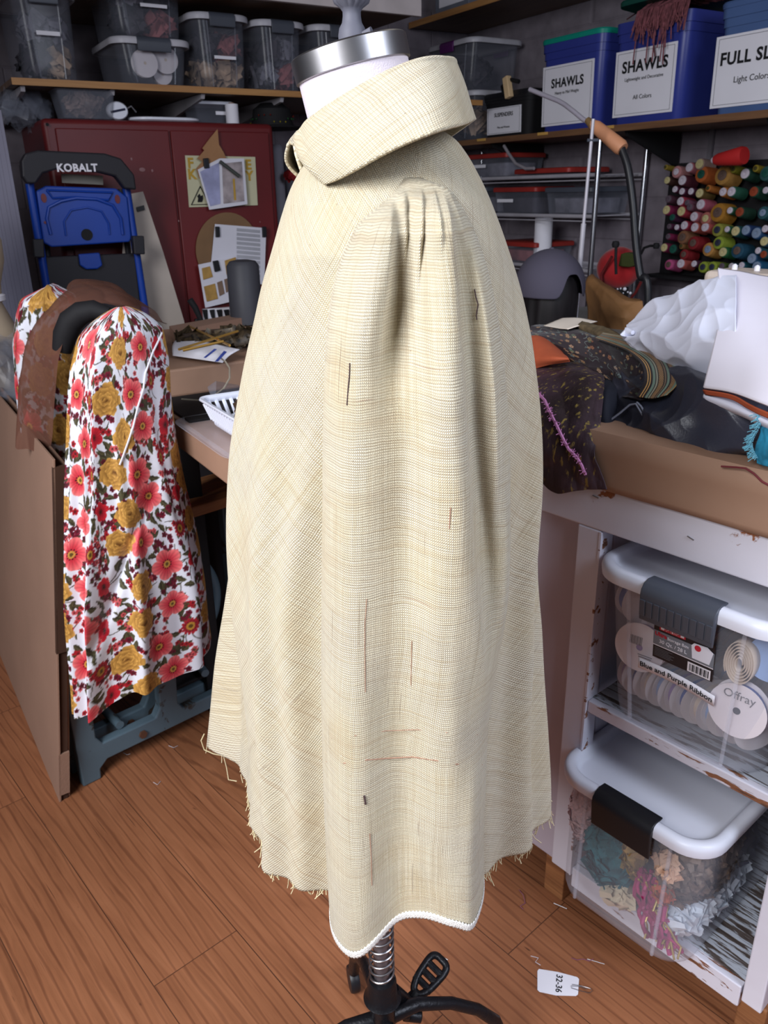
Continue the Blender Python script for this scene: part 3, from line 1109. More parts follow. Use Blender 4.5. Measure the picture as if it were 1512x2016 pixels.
def zx(lst, Yf):
    out = []
    for px, v in lst:
        p = at_Y(px, v, Yf(v) if callable(Yf) else Yf)
        out.append((p.z, p.x))
    return out


yl = lambda v: YC + 0.105 * float(smooth(700, 1450, v))
left = zx([(590, 322), (568, 362), (548, 420), (532, 480), (512, 555), (500, 620), (484, 700), (470, 780), (458, 850), (448, 930), (440, 1000), (432, 1100), (424, 1200), (414, 1300), (408, 1400), (401, 1480)], yl)
right = zx([(868, 250), (905, 275), (925, 300), (950, 345), (985, 430), (1005, 490), (1022, 545), (1040, 625), (1048, 700), (1055, 800), (1056, 900), (1050, 1000), (1046, 1100), (1052, 1200), (1056, 1300), (1062, 1400), (1070, 1510), (1072, 1600)], YC)
ZT, ZB = 1.515, 0.672
NZ, NT_ = 300, 420
ts = np.linspace(0, 1, NZ)
zz = ZT + (ZB - ZT) * (0.55 * ts + 0.45 * ts ** 1.3)
th = np.linspace(0, 2 * PI, NT_, endpoint=False)
Z = zz[:, None] + 0 * th[None, :]
xl = sinterp(zz, left)[:, None]
xr = sinterp(zz, right)[:, None]
# keep the neck part narrow
cx = (xl + xr) / 2
hw = (xr - xl) / 2
bdep = interp(zz, [(1.52, 0.060), (1.505, 0.080), (1.49, 0.104), (1.475, 0.128), (1.46, 0.155), (1.44, 0.178), (1.40, 0.196), (1.30, 0.198), (1.1, 0.195), (0.9, 0.19), (0.65, 0.185)])[:, None]
ct, st = np.cos(th)[None, :], np.sin(th)[None, :]
# shoulder line slopes down from the neck: lift the depth profile
n_ = 2.25
rad = (np.abs(ct) ** n_ + np.abs(st) ** n_) ** (-1 / n_)
X1, Y1 = hw * rad * ct, bdep * rad * st
# hem outline: polar radii about the centre
hp = [(-.270, .105), (-.222, .085), (-.196, .060), (-.172, .0), (-.160, -.060), (-.153, -.098), (-.120, -.135), (-.065, -.165), (.02, -.178), (.10, -.160), (.125, -.120), (.145, -.112), (.181, -.092), (.215, -.03), (.2235, .03), (.20, .10), (.12, .165), (.05, .200), (-.03, .185), (-.12, .205), (-.19, .190), (-.245, .165)]
ang = np.array([math.atan2(y, x) % (2 * PI) for x, y in hp]); rd = np.array([math.hypot(x, y) for x, y in hp])
o_ = np.argsort(ang); ang, rd = ang[o_], rd[o_]
rh = np.interp(th, np.concatenate([ang - 2 * PI, ang, ang + 2 * PI]), np.tile(rd, 3))
ker = np.hanning(9); ker /= ker.sum()
rh = np.convolve(np.tile(rh, 3), ker, 'same')[NT_:2 * NT_]
X2, Y2 = rh * np.cos(th), rh * np.sin(th)
# normalise the hem outline to the silhouettes
x2min, x2max = X2.min(), X2.max()
ccx = (x2min + x2max) / 2
X2n = (X2 - ccx) / ((x2max - x2min) / 2)
wt = smooth(1.36, 0.70, Z) ** 1.1
X = cx + (1 - wt) * X1 + wt * hw * X2n[None, :]
Y = (1 - wt) * Y1 + wt * Y2[None, :]
# soft folds
fold = 0
for A, thc, wd, z0, z1, dr in ((0.010, 198, 9, 1.40, 1.0, -8), (0.012, 222, 7, 1.40, 0.8, 6), (0.010, 180, 8, 1.25, .8, 3), (0.012, 330, 6, 1.42, 1.0, 5), (0.012, 347, 6, 1.35, 0.8, -6), (0.010, 315, 7, 1.3, .8, 3), (0.008, 362, 6, 1.2, .8, 4), (0.008, 165, 6, 1.1, .8, 0), (0.008, 238, 6, 1.38, 1.0, 10)):
    c_ = R(thc) + R(dr) * (1 - smooth(z0, z1, Z))
    dd = (th[None, :] - c_ + PI) % (2 * PI) - PI
    fold = fold + A * smooth(z0, z1, Z) * np.exp(-(dd / R(wd)) ** 2)
fold = fold * 1.7 - 0.006 + 0.004 * wav(th[None, :] * 1.2, Z * 2.0, 11, 8, 0.6, 2.2)
# dark valleys that radiate under the collar point
nrm = np.sqrt(X1 ** 2 + Y1 ** 2) + 1e-6
X = X + fold * ct
Y = Y + fold * st
Zh = Z + 0.006 * wav(th[None, :] * 0.9, 0 * Z, 21, 5, .5, 1.5) * smooth(0.9, 0.65, Z)
# top opening dips to follow the neck
Zh = Zh - smooth(1.47, 1.515, Z) * 0.018 * (X < 0) * np.clip(-X / 0.08, 0, 1)
P = np.stack([X, Y, Zh], -1)
per = 1.15
UV = np.stack(np.broadcast_arrays(np.linspace(0, per, NT_ + 1)[None, :] + 0 * ts[:, None], (zz[:, None] + 0 * np.zeros((1, NT_ + 1)))), -1)
b = MB(); b.grid(P, wrap=True, UV=UV)
b.build('body', M_linen2, smock, sol=0.0014, ang=0)
hemP = P[-1]

# ---- near sleeve
YS = YC - 0.205
sl = zx([(790, 352), (772, 380), (740, 412), (708, 440), (688, 475), (668, 520), (655, 570), (645, 640), (640, 720), (637, 820), (636, 1000), (634, 1200), (634, 1400), (638, 1550), (645, 1700), (652, 1800), (660, 1905)], YS)
sr = zx([(850, 352), (893, 368), (915, 400), (938, 450), (958, 510), (975, 580), (988, 660), (998, 760), (1004, 880), (1004, 1000), (1002, 1120), (992, 1230), (974, 1320), (962, 1400), (956, 1520), (951, 1650), (949, 1760), (944, 1850)], YS)
S_T, S_B = 1.4600, 0.698
NZ, NT_ = 360, 560
ts = np.linspace(0, 1, NZ)
zz = S_T + (S_B - S_T) * (0.35 * ts + 0.65 * ts ** 1.5)
th = np.linspace(0, 2 * PI, NT_, endpoint=False)
# denser columns on the near side
th = th + 0.35 * np.sin(2 * (th))*0 
xl, xr = sinterp(zz, sl)[:, None], sinterp(zz, sr)[:, None]
open_ = smooth(S_T + 0.0005, S_T - 0.028, zz)[:, None] ** 0.6
cx = (xl + xr) / 2; hw = (xr - xl) / 2 * (0.80 + 0.20 * open_)
dep = interp(zz, [(1.47, 0.010), (1.455, 0.030), (1.43, 0.048), (1.38, 0.058), (1.25, 0.062), (1.0, 0.062), (0.61, 0.066)])[:, None]
yc = interp(zz, [(1.47, -0.105), (1.455, -0.140), (1.42, -0.176), (1.3, -0.192), (1.0, -0.196), (0.61, -0.196)])[:, None]
ct, st = np.cos(th)[None, :], np.sin(th)[None, :]
n_ = 2.7
rad = (np.abs(ct) ** n_ + np.abs(st) ** n_) ** (-1 / n_)
X = cx + hw * rad * ct
Y = yc + dep * rad * st
Z = zz[:, None] + 0 * th[None, :]
# approximate picture column of each point for the fold lines (all folds live in the cloth, as depth)
front = smooth(0.15, -0.25, st)


def cpath(lst): return sinterp(zz, zx(lst, YS - 0.05))[:, None]


def zv(v): return at_Y(780, v, YS - 0.05).z


def amp(v0, v1, v2, v3):
    return (smooth(zv(v0), zv(v1), Z) * smooth(zv(v3), zv(v2), Z))


D_ = 0
# overlapped pleats: the cloth left of the line lies nearer and drops in behind on its right
cr = cpath([(884, 372), (888, 420), (893, 500), (898, 600), (903, 700), (910, 820), (918, 950), (930, 1100), (944, 1230), (957, 1350), (962, 1500)])
q1 = (X - cr)
D_ = D_ - 0.020 * amp(372, 430, 1000, 1420) * np.where(q1 < 0, np.exp(-(q1 / 0.030) ** 2), np.exp(-(q1 / 0.0030) ** 2))
D_ = D_ + 0.022 * amp(372, 450, 1000, 1450) * np.exp(-((q1 - 0.013) / 0.013) ** 2)
cr2 = cpath([(772, 395), (770, 440), (766, 500), (760, 560), (752, 640), (740, 760), (738, 900)])
q2 = (X - cr2)
D_ = D_ - 0.016 * amp(385, 430, 520, 760) * np.where(q2 < 0, np.exp(-(q2 / 0.022) ** 2), np.exp(-(q2 / 0.0035) ** 2))
D_ = D_ + 0.022 * amp(380, 430, 580, 860) * np.exp(-((q2 - 0.014) / 0.014) ** 2)
for (lst, A, wl, wr, v0, v1, v2, v3) in (
        ([(800, 375), (800, 450), (798, 520), (790, 600)], 0.0065, .010, .002, 370, 395, 440, 560),
        ([(838, 370), (832, 450), (826, 520), (822, 620)], 0.0080, .014, .002, 368, 395, 450, 620),
        ([(866, 370), (868, 430), (870, 500), (872, 560)], 0.0045, .010, .0015, 368, 390, 430, 520),
        ([(905, 390), (925, 450), (945, 540), (960, 640), (972, 760), (978, 900), (975, 1050)], 0.010, .022, .006, 385, 440, 800, 1150),
        ([(900, 380), (912, 420), (925, 480)], 0.006, .010, .002, 375, 395, 430, 520)):
    qc = X - cpath(lst)
    D_ = D_ - 1.6 * A * amp(v0, v1, v2, v3) * np.where(qc < 0, np.exp(-(qc / wl) ** 2), np.exp(-(qc / wr) ** 2))
# broad soft rolls lower down
for (lst, A, w_, v0, v1, v2, v3) in (
        ([(700, 480), (690, 700), (685, 1000), (690, 1400), (700, 1850)], 0.010, .026, 480, 700, 1900, 2000),
        ([(860, 500), (862, 800), (868, 1100), (880, 1400), (900, 1850)], 0.010, .024, 500, 800, 1900, 2000),
        ([(775, 1200), (782, 1500), (790, 1850)], -0.008, .022, 1100, 1500, 1900, 2000),
        ([(795, 560), (800, 900), (800, 1200)], -0.008, .020, 500, 700, 1000, 1400),
        ([(935, 1500), (930, 1700), (925, 1850)], 0.006, .012, 1450, 1600, 1900, 2000)):
    D_ = D_ - 1.5 * A * amp(v0, v1, v2, v3) * np.exp(-((X - cpath(lst)) / w_) ** 2)
D_ = D_ + 0.0050 * wav(X * 5, Z * 2.4, 31, 8, .5, 2.0) + 0.0012 * wav(X * 16, Z * 9, 32, 8, .6, 2) * smooth(1.46, 1.3, Z) ** 0
Y = Y + D_ * front
hz = 0.0
hemc = sinterp((X[-1] * 1.0), [(-0.060, -0.010), (-0.045, -0.006), (-0.02, 0.010), (0.01, 0.030), (0.04, 0.044), (0.07, 0.042), (0.085, 0.034), (0.10, 0.032)])
k_ = smooth(0.88, 0.70, Z)
Zs = Z + k_ * hemc[None, :] * 1.0
# sleeve head sits into the armhole
P = np.stack([X, Y, Zs], -1)
L_ = 0.62
UV = np.stack(np.broadcast_arrays(np.linspace(0.3, 0.3 + L_ * 1.35, NT_ + 1)[None, :] + 0 * ts[:, None], (zz[:, None] + np.zeros((1, NT_ + 1)))), -1)
b = MB(); b.grid(P, wrap=True, UV=UV)
b.build('sleeve', M_linen, smock, sol=0.0014, ang=0, label='gathered hanging sleeve')
Ps = P
# serged hem
b = MB()
rows = []
for k, dz in ((0, 0.0075), (1, 0.004), (2, 0.0), (3, -0.003)):
    ro = P[-1].copy()
    c0 = np.array([cx[-1, 0], yc[-1, 0], 0])
    ro[:, :2] += (ro[:, :2] - c0[None, :2]) * (0.012 if k < 3 else 0.0)
    ro[:, 1] -= 0.0006
    ro[:, 2] += dz + 0.0009 * np.sin(np.arange(NT_) * 1.7)
    rows.append(ro)
b.grid(np.array(rows), wrap=True)
b.build('serged_hem', M_serge, smock, sol=0.001, label='white overlocked hem of the sleeve')
# far sleeve, hanging on the other side
P2 = P.copy(); P2[:, :, 1] *= -1
b = MB(); b.grid(P2[:, ::-1], wrap=True, UV=UV)
b.build('sleeve', M_linen, smock, sol=0.0014, ang=0)

# ---- body hem fringe
b = MB()
rs = np.random.RandomState(12)
nh = len(hemP)
for k in range(430):
    i = rs.randint(nh)
    p = hemP[i] + rs.normal(size=3) * 0.0008
    ln = 0.004 + 0.012 * rs.rand() ** 2
    a = rs.normal(size=2) * 0.35
    b.tube([p + [0, 0, 0.002], p + [a[0] * ln * .5, a[1] * ln * .5, -ln * .5], p + [a[0] * ln * 1.3, a[1] * ln * 1.3, -ln]], 0.00055, 4)
fh = b.build('frayed_hem', mat('loose_linen_thread', (218, 204, 164), 0.8), smock, label='frayed raw hem'); fh['kind'] = 'stuff'
for lst, Yt in (([(402, 1445), (396, 1458), (402, 1476), (420, 1484), (440, 1488), (446, 1510), (450, 1535), (466, 1538)], YC + 0.10), ([(1028, 1655), (1032, 1675), (1022, 1690), (1026, 1700)], YC - 0.06), ([(522, 1690), (530, 1712), (520, 1718)], YC - 0.1)):
    b = MB(); b.tube([at_Y(x, y, Yt) - Vector((0, YC, 0)) for x, y in lst], 0.0009, 6)
    b.build('loose_thread', MATS['loose_linen_thread'], smock)
# dark slub marks and a dark loose thread on the sleeve
M_slub = mat('dark_slub', (70, 52, 52), 0.8)


def near_sleeve(px, v, off=0.0015):
    # find the sleeve surface point seen at this picture position
    A = Ps[:, :, :].reshape(-1, 3) + np.array([0, YC, 0])
    d = ray(px, v)
    k = A[:, 1] / d.y
    e = (A[:, 0] - k * d.x) ** 2 + (A[:, 2] - CAMH - k * d.z) ** 2 + np.where(A[:, 1] > YC - 0.19, 1, 0)
    i = int(np.argmin(e))
    return Vector(A[i]) + Vector((0, -off - YC, 0.0))


for lst, r_ in (([(689, 712), (688, 735), (686, 765), (684, 795)], 0.0005), ([(934, 568), (936, 585), (941, 600), (936, 622), (939, 628)], 0.0005), ([(718, 1565), (720, 1582)], 0.0010)):
    b = MB(); b.tube([near_sleeve(x, y) for x, y in lst], r_, 6)
    b.build('slub_thread', M_slub, smock, label='dark thread in the weave')

M_slub2 = mat('brown_slub', (158, 124, 104), 0.85)
for lst, r_ in (([(642, 1498), (680, 1500), (720, 1494), (760, 1490), (810, 1490), (860, 1496), (900, 1502), (948, 1504)], 0.0007), ([(652, 1452), (700, 1448), (760, 1436), (820, 1436), (880, 1440), (940, 1446)], 0.0004),
                ([(722, 1180), (720, 1230), (718, 1300), (719, 1360)], 0.00035), ([(812, 1260), (811, 1300), (808, 1350)], 0.0004), ([(728, 1640), (730, 1690), (732, 1740)], 0.0005), ([(886, 1000), (884, 1040)], 0.0005)):
    b = MB(); b.tube([near_sleeve(x, y, .0011) for x, y in lst], r_, 5)
    b.build('slub_thread', M_slub2, smock, label='brown slub in the weave')

# ---- collar
F3 = lambda px, v, Y: np.array(at_Y(px, v, Y)) - np.array([0, YC, 0])
top_px_ = [(567, 288, .878), (572, 277, .850), (583, 266, .828), (606, 242, .806), (650, 211, .790), (700, 181, .782), (760, 149, .781), (815, 127, .790), (852, 119, .808), (880, 119, .835), (896, 124, .872)]
bot_px_ = [(640, 362, .800), (642, 362, .796), (648, 361, .790), (668, 353, .778), (700, 336, .762), (745, 310, .748), (795, 285, .738), (850, 263, .735), (895, 252, .752), (925, 246, .785), (934, 238, .862)]
top_px = [(567, 288, .878), (572, 277, .850), (583, 266, .820), (606, 242, .792), (650, 211, .772), (700, 181, .764), (760, 149, .764), (815, 127, .776), (852, 119, .798), (880, 119, .830), (896, 124, .872)]
bot_px = [(640, 362, .740), (642, 362, .736), (648, 361, .732), (668, 353, .722), (700, 336, .708), (745, 310, .698), (795, 285, .690), (850, 263, .688), (893, 251, .712), (920, 244, .755), (932, 238, .850)]
# front end of the near wing is a straight edge from the fold to the point
top = [F3(*p) for p in top_px]
bot = [F3(*p) for p in bot_px]
top[0] = F3(580, 276, .815); top[1] = F3(584, 269, .808); top[2] = F3(594, 256, .800)
ftop = [np.array([p[0], -p[1], p[2]]) for p in top[::-1]][1:]
fbot = [np.array([p[0], -p[1], p[2]]) for p in bot[::-1]][1:]
ftop[-3:] = [F3(592, 262, .950), F3(578, 272, .92), F3(567, 288, .880)]
fbot[-3:] = [F3(612, 350, .97), F3(600, 352, .94), F3(593, 352, .900)]
TP = np.array(top + ftop); BP = np.array(bot + fbot)
NS = 260
sp_ = np.linspace(0, 1, len(TP))
ss = np.linspace(0, 1, NS)


def cr_(A): return np.stack([sinterp(ss, list(zip(sp_, A[:, k]))) for k in range(3)], -1)


TT, BB = cr_(TP), cr_(BP)
ctr = np.array([pc.x + 0.012, 0.0, 0.0])
outv = TT - ctr; outv[:, 2] = 0; outv /= np.linalg.norm(outv, axis=1)[:, None]
rows = []
NN = 34
for k in range(NN):       # inner stand, goes down inside
    pass
inn = 10
for k in range(inn):
    f = 1 - k / inn
    rows.append(TT - outv * (0.006 + 0.016 * f) - np.array([0, 0, 0.050 * f ** 0.8]) + 0 * BB)
for a in np.linspace(PI, 0, 7):
    rows.append(TT + outv * (-0.003 + 0.0035 * math.cos(a)) + np.array([0, 0, 0.0026 * math.sin(a)]))
for k in range(1, NN + 1):
    f = k / NN
    bl = outv * (0.008 * math.sin(PI * f)) * (1 - 0.9 * smooth(0.02, 0.07, TT[:, 0]))[:, None]
    rows.append(TT * (1 - f) + BB * f + bl)
rows = np.array(rows)
nf = rows.shape[0]
w_ = 0.0016 * wav(np.linspace(0, 3.2, NS)[None, :], np.linspace(0, 1, nf)[:, None] * 1.1, 51, 7, .5, 1.8)
ff = np.clip((np.arange(nf) - inn - 6) / NN, 0, 1)[:, None]
rows = rows + outv[None] * (w_ * ff)[..., None]
arc = np.concatenate([[0], np.cumsum(np.linalg.norm(np.diff(BB, axis=0), axis=1))]) * 0.93
UV = np.stack(np.broadcast_arrays(arc[None, :] + 0 * ff, np.linspace(0, 0.12, nf)[:, None] + 0 * arc[None, :]), -1)
b = MB(); b.grid(rows, UV=UV)
b.build('collar', linen_mat('collar_silk', 0.30), smock, sol=0.0030, ang=0, label='wide folded collar')
# shoulder seam lines
M_seam = mat('seam_shadow_thread', (176, 156, 116), 0.85)

# ================================================================== back of the room, left: red cabinet
def ruw(p): return (p.x * UX + p.y * UY, -p.x * UY + p.y * UX, p.z)


M_red = mat('dark_red_enamel', (104, 32, 34), 0.42, var=0.12, scale=2.2)
WC = 3.573
c0 = ruw(at_w(80, 225, WC)); c1 = ruw(at_w(540, 245, WC))
cabW, cabH, cabD = c1[0] - c0[0], 1.737, 0.50
cabinet = thing('storage_cabinet', 'tall dark red two-door steel cabinet with a yellow warning sign', 'cabinet', room(c0[0], WC), RZ_A)
b = MB(); b.box((cabW / 2, cabD / 2 + 0.012, cabH / 2 + 0.02), (cabW, cabD, cabH - 0.04)); b.build('body', M_red, cabinet, bev=0.02, bseg=3)
xs_ = ruw(at_w(338, 300, WC))[0] - c0[0]
for x0, x1 in ((0.045, xs_ - 0.004), (xs_ + 0.004, cabW - 0.03)):
    b = MB(); b.box(((x0 + x1) / 2, 0.006, cabH / 2 + 0.01), (x1 - x0, 0.014, cabH - 0.09))
    dr = b.build('door', M_red, cabinet, bev=0.004)
b = MB(); b.box((xs_ + 0.03, -0.008, 0.88), (0.018, 0.016, 0.11)); b.build('handle', M_black, cabinet, bev=0.004)
b = MB(); b.box((cabW / 2, cabD / 2, 0.03), (cabW - 0.04, cabD - 0.04, 0.06)); b.build('plinth', M_matblack, cabinet, sm=False)
b = MB(); b.lathe([(0.001, 0), (0.006, 0), (0.006, 0.002), (0.001, 0.002)], 12, M=LOCS[cabinet.name].inverted() @ Matrix.Translation(at_w(93, 245, WC - 0.004)) @ Matrix.Rotation(RZ_A, 4, 'Z') @ Matrix.Rotation(PI / 2, 4, 'X')); b.build('bolt_hole', M_matblack, cabinet)
for (px, v, rr_) in ((259, 313, .006), (280, 334, .008), (352, 435, .004), (512, 437, .003), (300, 336, .006)):
    p = LOCS[cabinet.name].inverted() @ at_w(px, v, WC - 0.002)
    b = MB(); b.lathe([(0.0002, 0), (rr_, 0), (rr_ * .7, 0.0006), (0.0002, 0.0008)], 9, M=Matrix.Translation(p) @ Matrix.Rotation(PI / 2, 4, 'X'), sx=0.7 if px != 280 else 1.6); b.build('paint_chip', mat('bare_metal_chip', (150, 110, 112), 0.6), cabinet)
WCN = -UY, UX
nC = Vector((UY, -UX, 0))       # towards the camera from the back wall


def sheet(name, m, pts, w, th=0.002, parent=None, inv=False, **kw):
    """a flat piece parallel to the back wall, outline in picture columns/rows at depth w"""
    b = MB()
    P_ = [at_w(x, y, w) for x, y in pts]
    b.prism(P_, nC * th)
    return b.build(name, m, parent, sm=False, world=parent is not None, **kw)


M_yel = mat('pale_yellow_sign', (196, 192, 160), 0.6, var=0.03)
M_ylet = mat('ochre_lettering', (186, 148, 52), 0.6, var=0.08)
sg = sheet('warning_sign', M_yel, [(364, 306), (502, 309), (507, 404), (372, 408)], WC - 0.004, 0.002, cabinet, label='pale yellow warning sign with ochre letters and flame triangle')
tri = [(377, 403), (394, 367), (412, 402)]
b = MB(); b.tube([at_w(x, y, WC - 0.0085) for x, y in tri], 0.0032, 6, closed=True); tr = b.build('warning_triangle', M_ink, cabinet, world=True)
sheet('flame_symbol', M_ink, [(389, 398), (390, 390), (388, 386), (393, 381), (395, 386), (399, 384), (400, 391), (398, 398)], WC - 0.0075, 0.001, cabinet)


def wtext(s, px, v, w, size, m, parent, bold=0.002, sx=1.0, rz=0.0, name='lettering'):
    p = at_w(px, v, w)
    Mx = Matrix.Translation(p) @ Matrix.Rotation(RZ_A, 4, 'Z') @ FACE @ Matrix.Rotation(rz, 4, 'Z')
    if parent is not None: Mx = LOCS[parent.name].inverted() @ Mx
    return text(s, size, m, parent, Mx, bold=bold, sx=sx, name=name)


wtext('F', 375, 322, WC - 0.0075, 0.055, M_ylet, cabinet)
wtext('K', 378, 344, WC - 0.0075, 0.055, M_ylet, cabinet)
wtext('E', 489, 325, WC - 0.0075, 0.055, M_ylet, cabinet)
wtext('Y', 491, 347, WC - 0.0075, 0.055, M_ylet, cabinet)
wtext('FIRE', 436, 335, WC - 0.0075, 0.05, M_ylet, cabinet)

# things clipped to the cabinet
t = thing('paper_pattern', 'torn brown paper pattern piece clipped high on the red cabinet door', 'pattern piece', at_w(405, 340, WC - 0.02), RZ_A)
sheet('paper', mat('tan_paper', (160, 118, 82), 0.8, bump=0.002, bscale=60), [(428, 254), (431, 285), (440, 300), (448, 318), (436, 335), (425, 328), (412, 330), (392, 352), (386, 332), (398, 318), (388, 312), (402, 296), (398, 292), (413, 272)], WC - 0.024, 0.002, t)
b = MB(); b.prism([at_w(x, y, WC - 0.03) for x, y in ((399, 312), (409, 311), (411, 331), (401, 332))], nC * 0.012); b.build('clip', M_black, t, sm=False, world=True, bev=0.002)
t = thing('photo_sheet', 'clipped photo sheet of draped cloth in front of the yellow sign', 'photo print', at_w(440, 370, WC - 0.03), RZ_A)
sheet('page', M_paperdim, [(389, 334), (432, 312), (480, 312), (487, 402), (412, 413)], WC - 0.032, 0.0015, t)
sheet('picture', mat('photo_blue', (158, 160, 196), 0.5, var=0.2, scale=14), [(394, 338), (431, 320), (434, 401), (414, 406)], WC - 0.035, 0.0008, t)
sheet('picture', mat('photo_tan', (168, 156, 158), 0.5, var=0.35, scale=16), [(437, 322), (476, 318), (481, 396), (440, 401)], WC - 0.035, 0.0008, t)
sheet('picture_stripe', mat('mustard_stripe', (186, 148, 60), 0.6), [(458, 352), (462, 352), (465, 394), (461, 394)], WC - 0.037, 0.0006, t)
b = MB(); b.tube([at_w(433, 318, WC - 0.045), at_w(471, 347, WC - 0.045)], 0.008, 8); b.build('grey_clip', mat('grey_metal_clip', (84, 88, 84), 0.5, 0.4), t, world=True)
ov = [(447 + 62 * math.cos(a), 490 + 72 * math.sin(a)) for a in np.linspace(0, 2 * PI, 40)[:-1]]
tag(sheet('kraft_card', mat('olive_kraft_card', (128, 98, 70), 0.85), ov, WC - 0.012, 0.004), 'round brown kraft card leaning low on the red cabinet door', 'card')
t = thing('notes_page', 'white page with a grey table of text held by two black clips', 'paper page', at_w(480, 480, WC - 0.03), RZ_A)
sheet('page', M_paperdim, [(423, 441), (524, 449), (520, 560), (412, 552)], WC - 0.026, 0.0015, t)
for k in range(11):
    f = k / 11
    sheet('text_row', mat('grey_text_tone', (168, 168, 176), 0.8), [(466, 449 + f * 96), (512, 453 + f * 96), (512, 459 + f * 96), (466, 455 + f * 96)], WC - 0.029, 0.0006, t)
for px in (427, 519):
    b = MB(); b.prism([at_w(x, y, WC - 0.03) for x, y in ((px - 4, 446), (px + 4, 446), (px + 5, 466), (px - 3, 467))], nC * 0.01); b.build('clip', M_black, t, sm=False, world=True, bev=0.002)
t = thing('sample_card', 'white card with gold and bronze leather samples and black clip', 'sample card', at_w(425, 560, WC - 0.05), RZ_A)
sheet('card', M_paperdim, [(390, 521), (462, 506), (470, 590), (404, 606)], WC - 0.048, 0.0015, t)
Msmp = mat('gold_leather_sample', (176, 138, 74), 0.5, 0.1, var=0.15, scale=30); Msm2 = mat('bronze_leather_sample', (128, 104, 88), 0.5, 0.1)
for pts, m_ in (([(397, 528), (413, 524), (419, 545), (400, 551)], Msmp), ([(442, 513), (464, 506), (467, 536), (446, 541)], Msmp), ([(401, 564), (423, 558), (429, 588), (407, 594)], Msmp), ([(427, 556), (437, 552), (442, 578), (432, 583)], Msm2), ([(441, 550), (451, 547), (454, 572), (445, 576)], Msm2)):
    b = MB(); b.prism([at_w(x, y, WC - 0.051) for x, y in pts], nC * 0.003); b.build('leather_sample', m_, t, sm=False, world=True, bev=0.0012)
b = MB(); b.prism([at_w(x, y, WC - 0.05) for x, y in ((418, 514), (428, 512), (433, 532), (422, 535))], nC * 0.012); b.build('clip', M_black, t, sm=False, world=True, bev=0.002)

# items on top of the cabinet
zc = cabH + 0.0
def on_cab(px, dpt): return ruw(at_w(px, 225, WC + dpt))[0]


def room_thing(name, label, cat, px, dpt, z, v=225, rz=0.0, group=None, w=None):
    ww = (WC + dpt) if w is None else w
    u_ = ruw(at_w(px, v, ww))[0]
    return thing(name, label, cat, room(u_, ww, z), RZ_A + rz, group)


t = room_thing('clear_tray', 'clear plastic tray of wrapped trims on top of the red cabinet', 'tray', 167, 0.10, zc)
b = MB(); b.rr([(0, .18, .13, .02), (0.004, .19, .14, .02), (0.10, .22, .16, .02), (0.104, .235, .175, .02)], 5, True, False); b.build('tub', M_cleardim, t, sol=0.001)
scraps('wrapped_trim', 'cellophane wrapped orange trims inside the tray on the cabinet', 'trim', (0, 0, 0.058), (0.075, 0.05, 0.048), 50, mat('cellophane_trim', (150, 128, 120), 0.3, var=0.4, scale=30), 0.03, 21, Lf=lambda x, y, z: LOCS[t.name] @ Vector((x, y, z)))
t = room_thing('tape_dispenser', 'white tape dispenser lying on the red cabinet beside the clear tray', 'tape dispenser', 236, 0.06, zc)
b = MB(); b.lathe([(0.001, -0.016), (0.030, -0.016), (0.034, -0.010), (0.034, 0.010), (0.030, 0.016), (0.001, 0.016)], 28, M=T(-0.01, 0, 0.036) @ Matrix.Rotation(PI / 2, 4, 'X'), sx=1.25); b.build('housing', M_lidwhite, t)
b = MB(); b.box((-0.01, -0.0175, 0.036), (0.06, 0.003, 0.008), M=Matrix.Rotation(R(-12), 4, 'Y')); b.build('dark_slot', M_navy, t, sm=False)
b = MB(); b.tube([(0.02, 0, 0.04), (0.05, 0, 0.055), (0.07, 0.01, 0.035)], 0.003, 8); b.build('cord', M_greyink, t)
t = room_thing('oval_tray', 'thin white oval tray lying flat near the front of the red cabinet top', 'lid', 320, 0.10, zc)
b = MB(); b.rr([(0.0, .28, .15, .07), (0.006, .30, .17, .08), (0.014, .30, .17, .08), (0.017, .28, .15, .07)], 8); b.build('rim', M_lidwhite, t)
t = room_thing('plastic_box', 'small clear box with a white lid on the right of the cabinet top', 'box', 410, 0.20, zc)
b = MB(); b.rr([(0, .15, .15, .02), (0.08, .17, .17, .02)], 5, True, False); b.build('tub', M_cleardim, t)
b = MB(); b.rr([(0.079, .18, .18, .02), (0.090, .18, .18, .02), (0.092, .17, .17, .02)], 5); b.build('lid', M_lidwhite, t, bev=0.002)
b = MB(); b.box((0.03, -0.087, 0.045), (0.055, 0.002, 0.014)); b.build('label_strip', M_paper, t, sm=False)
t = room_thing('white_spool', 'white thread cylinder standing on the cabinet beside the white lidded box', 'spool', 457, 0.08, zc)
b = MB(); b.lathe([(0.02, 0), (0.028, 0.002), (0.028, 0.078), (0.02, 0.080)], 24); b.build('thread', M_paper, t, ang=40)
b = MB(); b.lathe([(0.006, 0.0795), (0.012, 0.0795), (0.012, 0.084), (0.006, 0.084)], 16); b.build('core', M_card, t)
b = MB(); b.box((0.042, 0.02, 0.04), (0.018, 0.03, 0.08)); tag(b.build('red_box', mat('dull_red_card', (120, 52, 48), 0.7), None, world=False), 'narrow dull red box at the right end of the cabinet top', 'box') if False else None
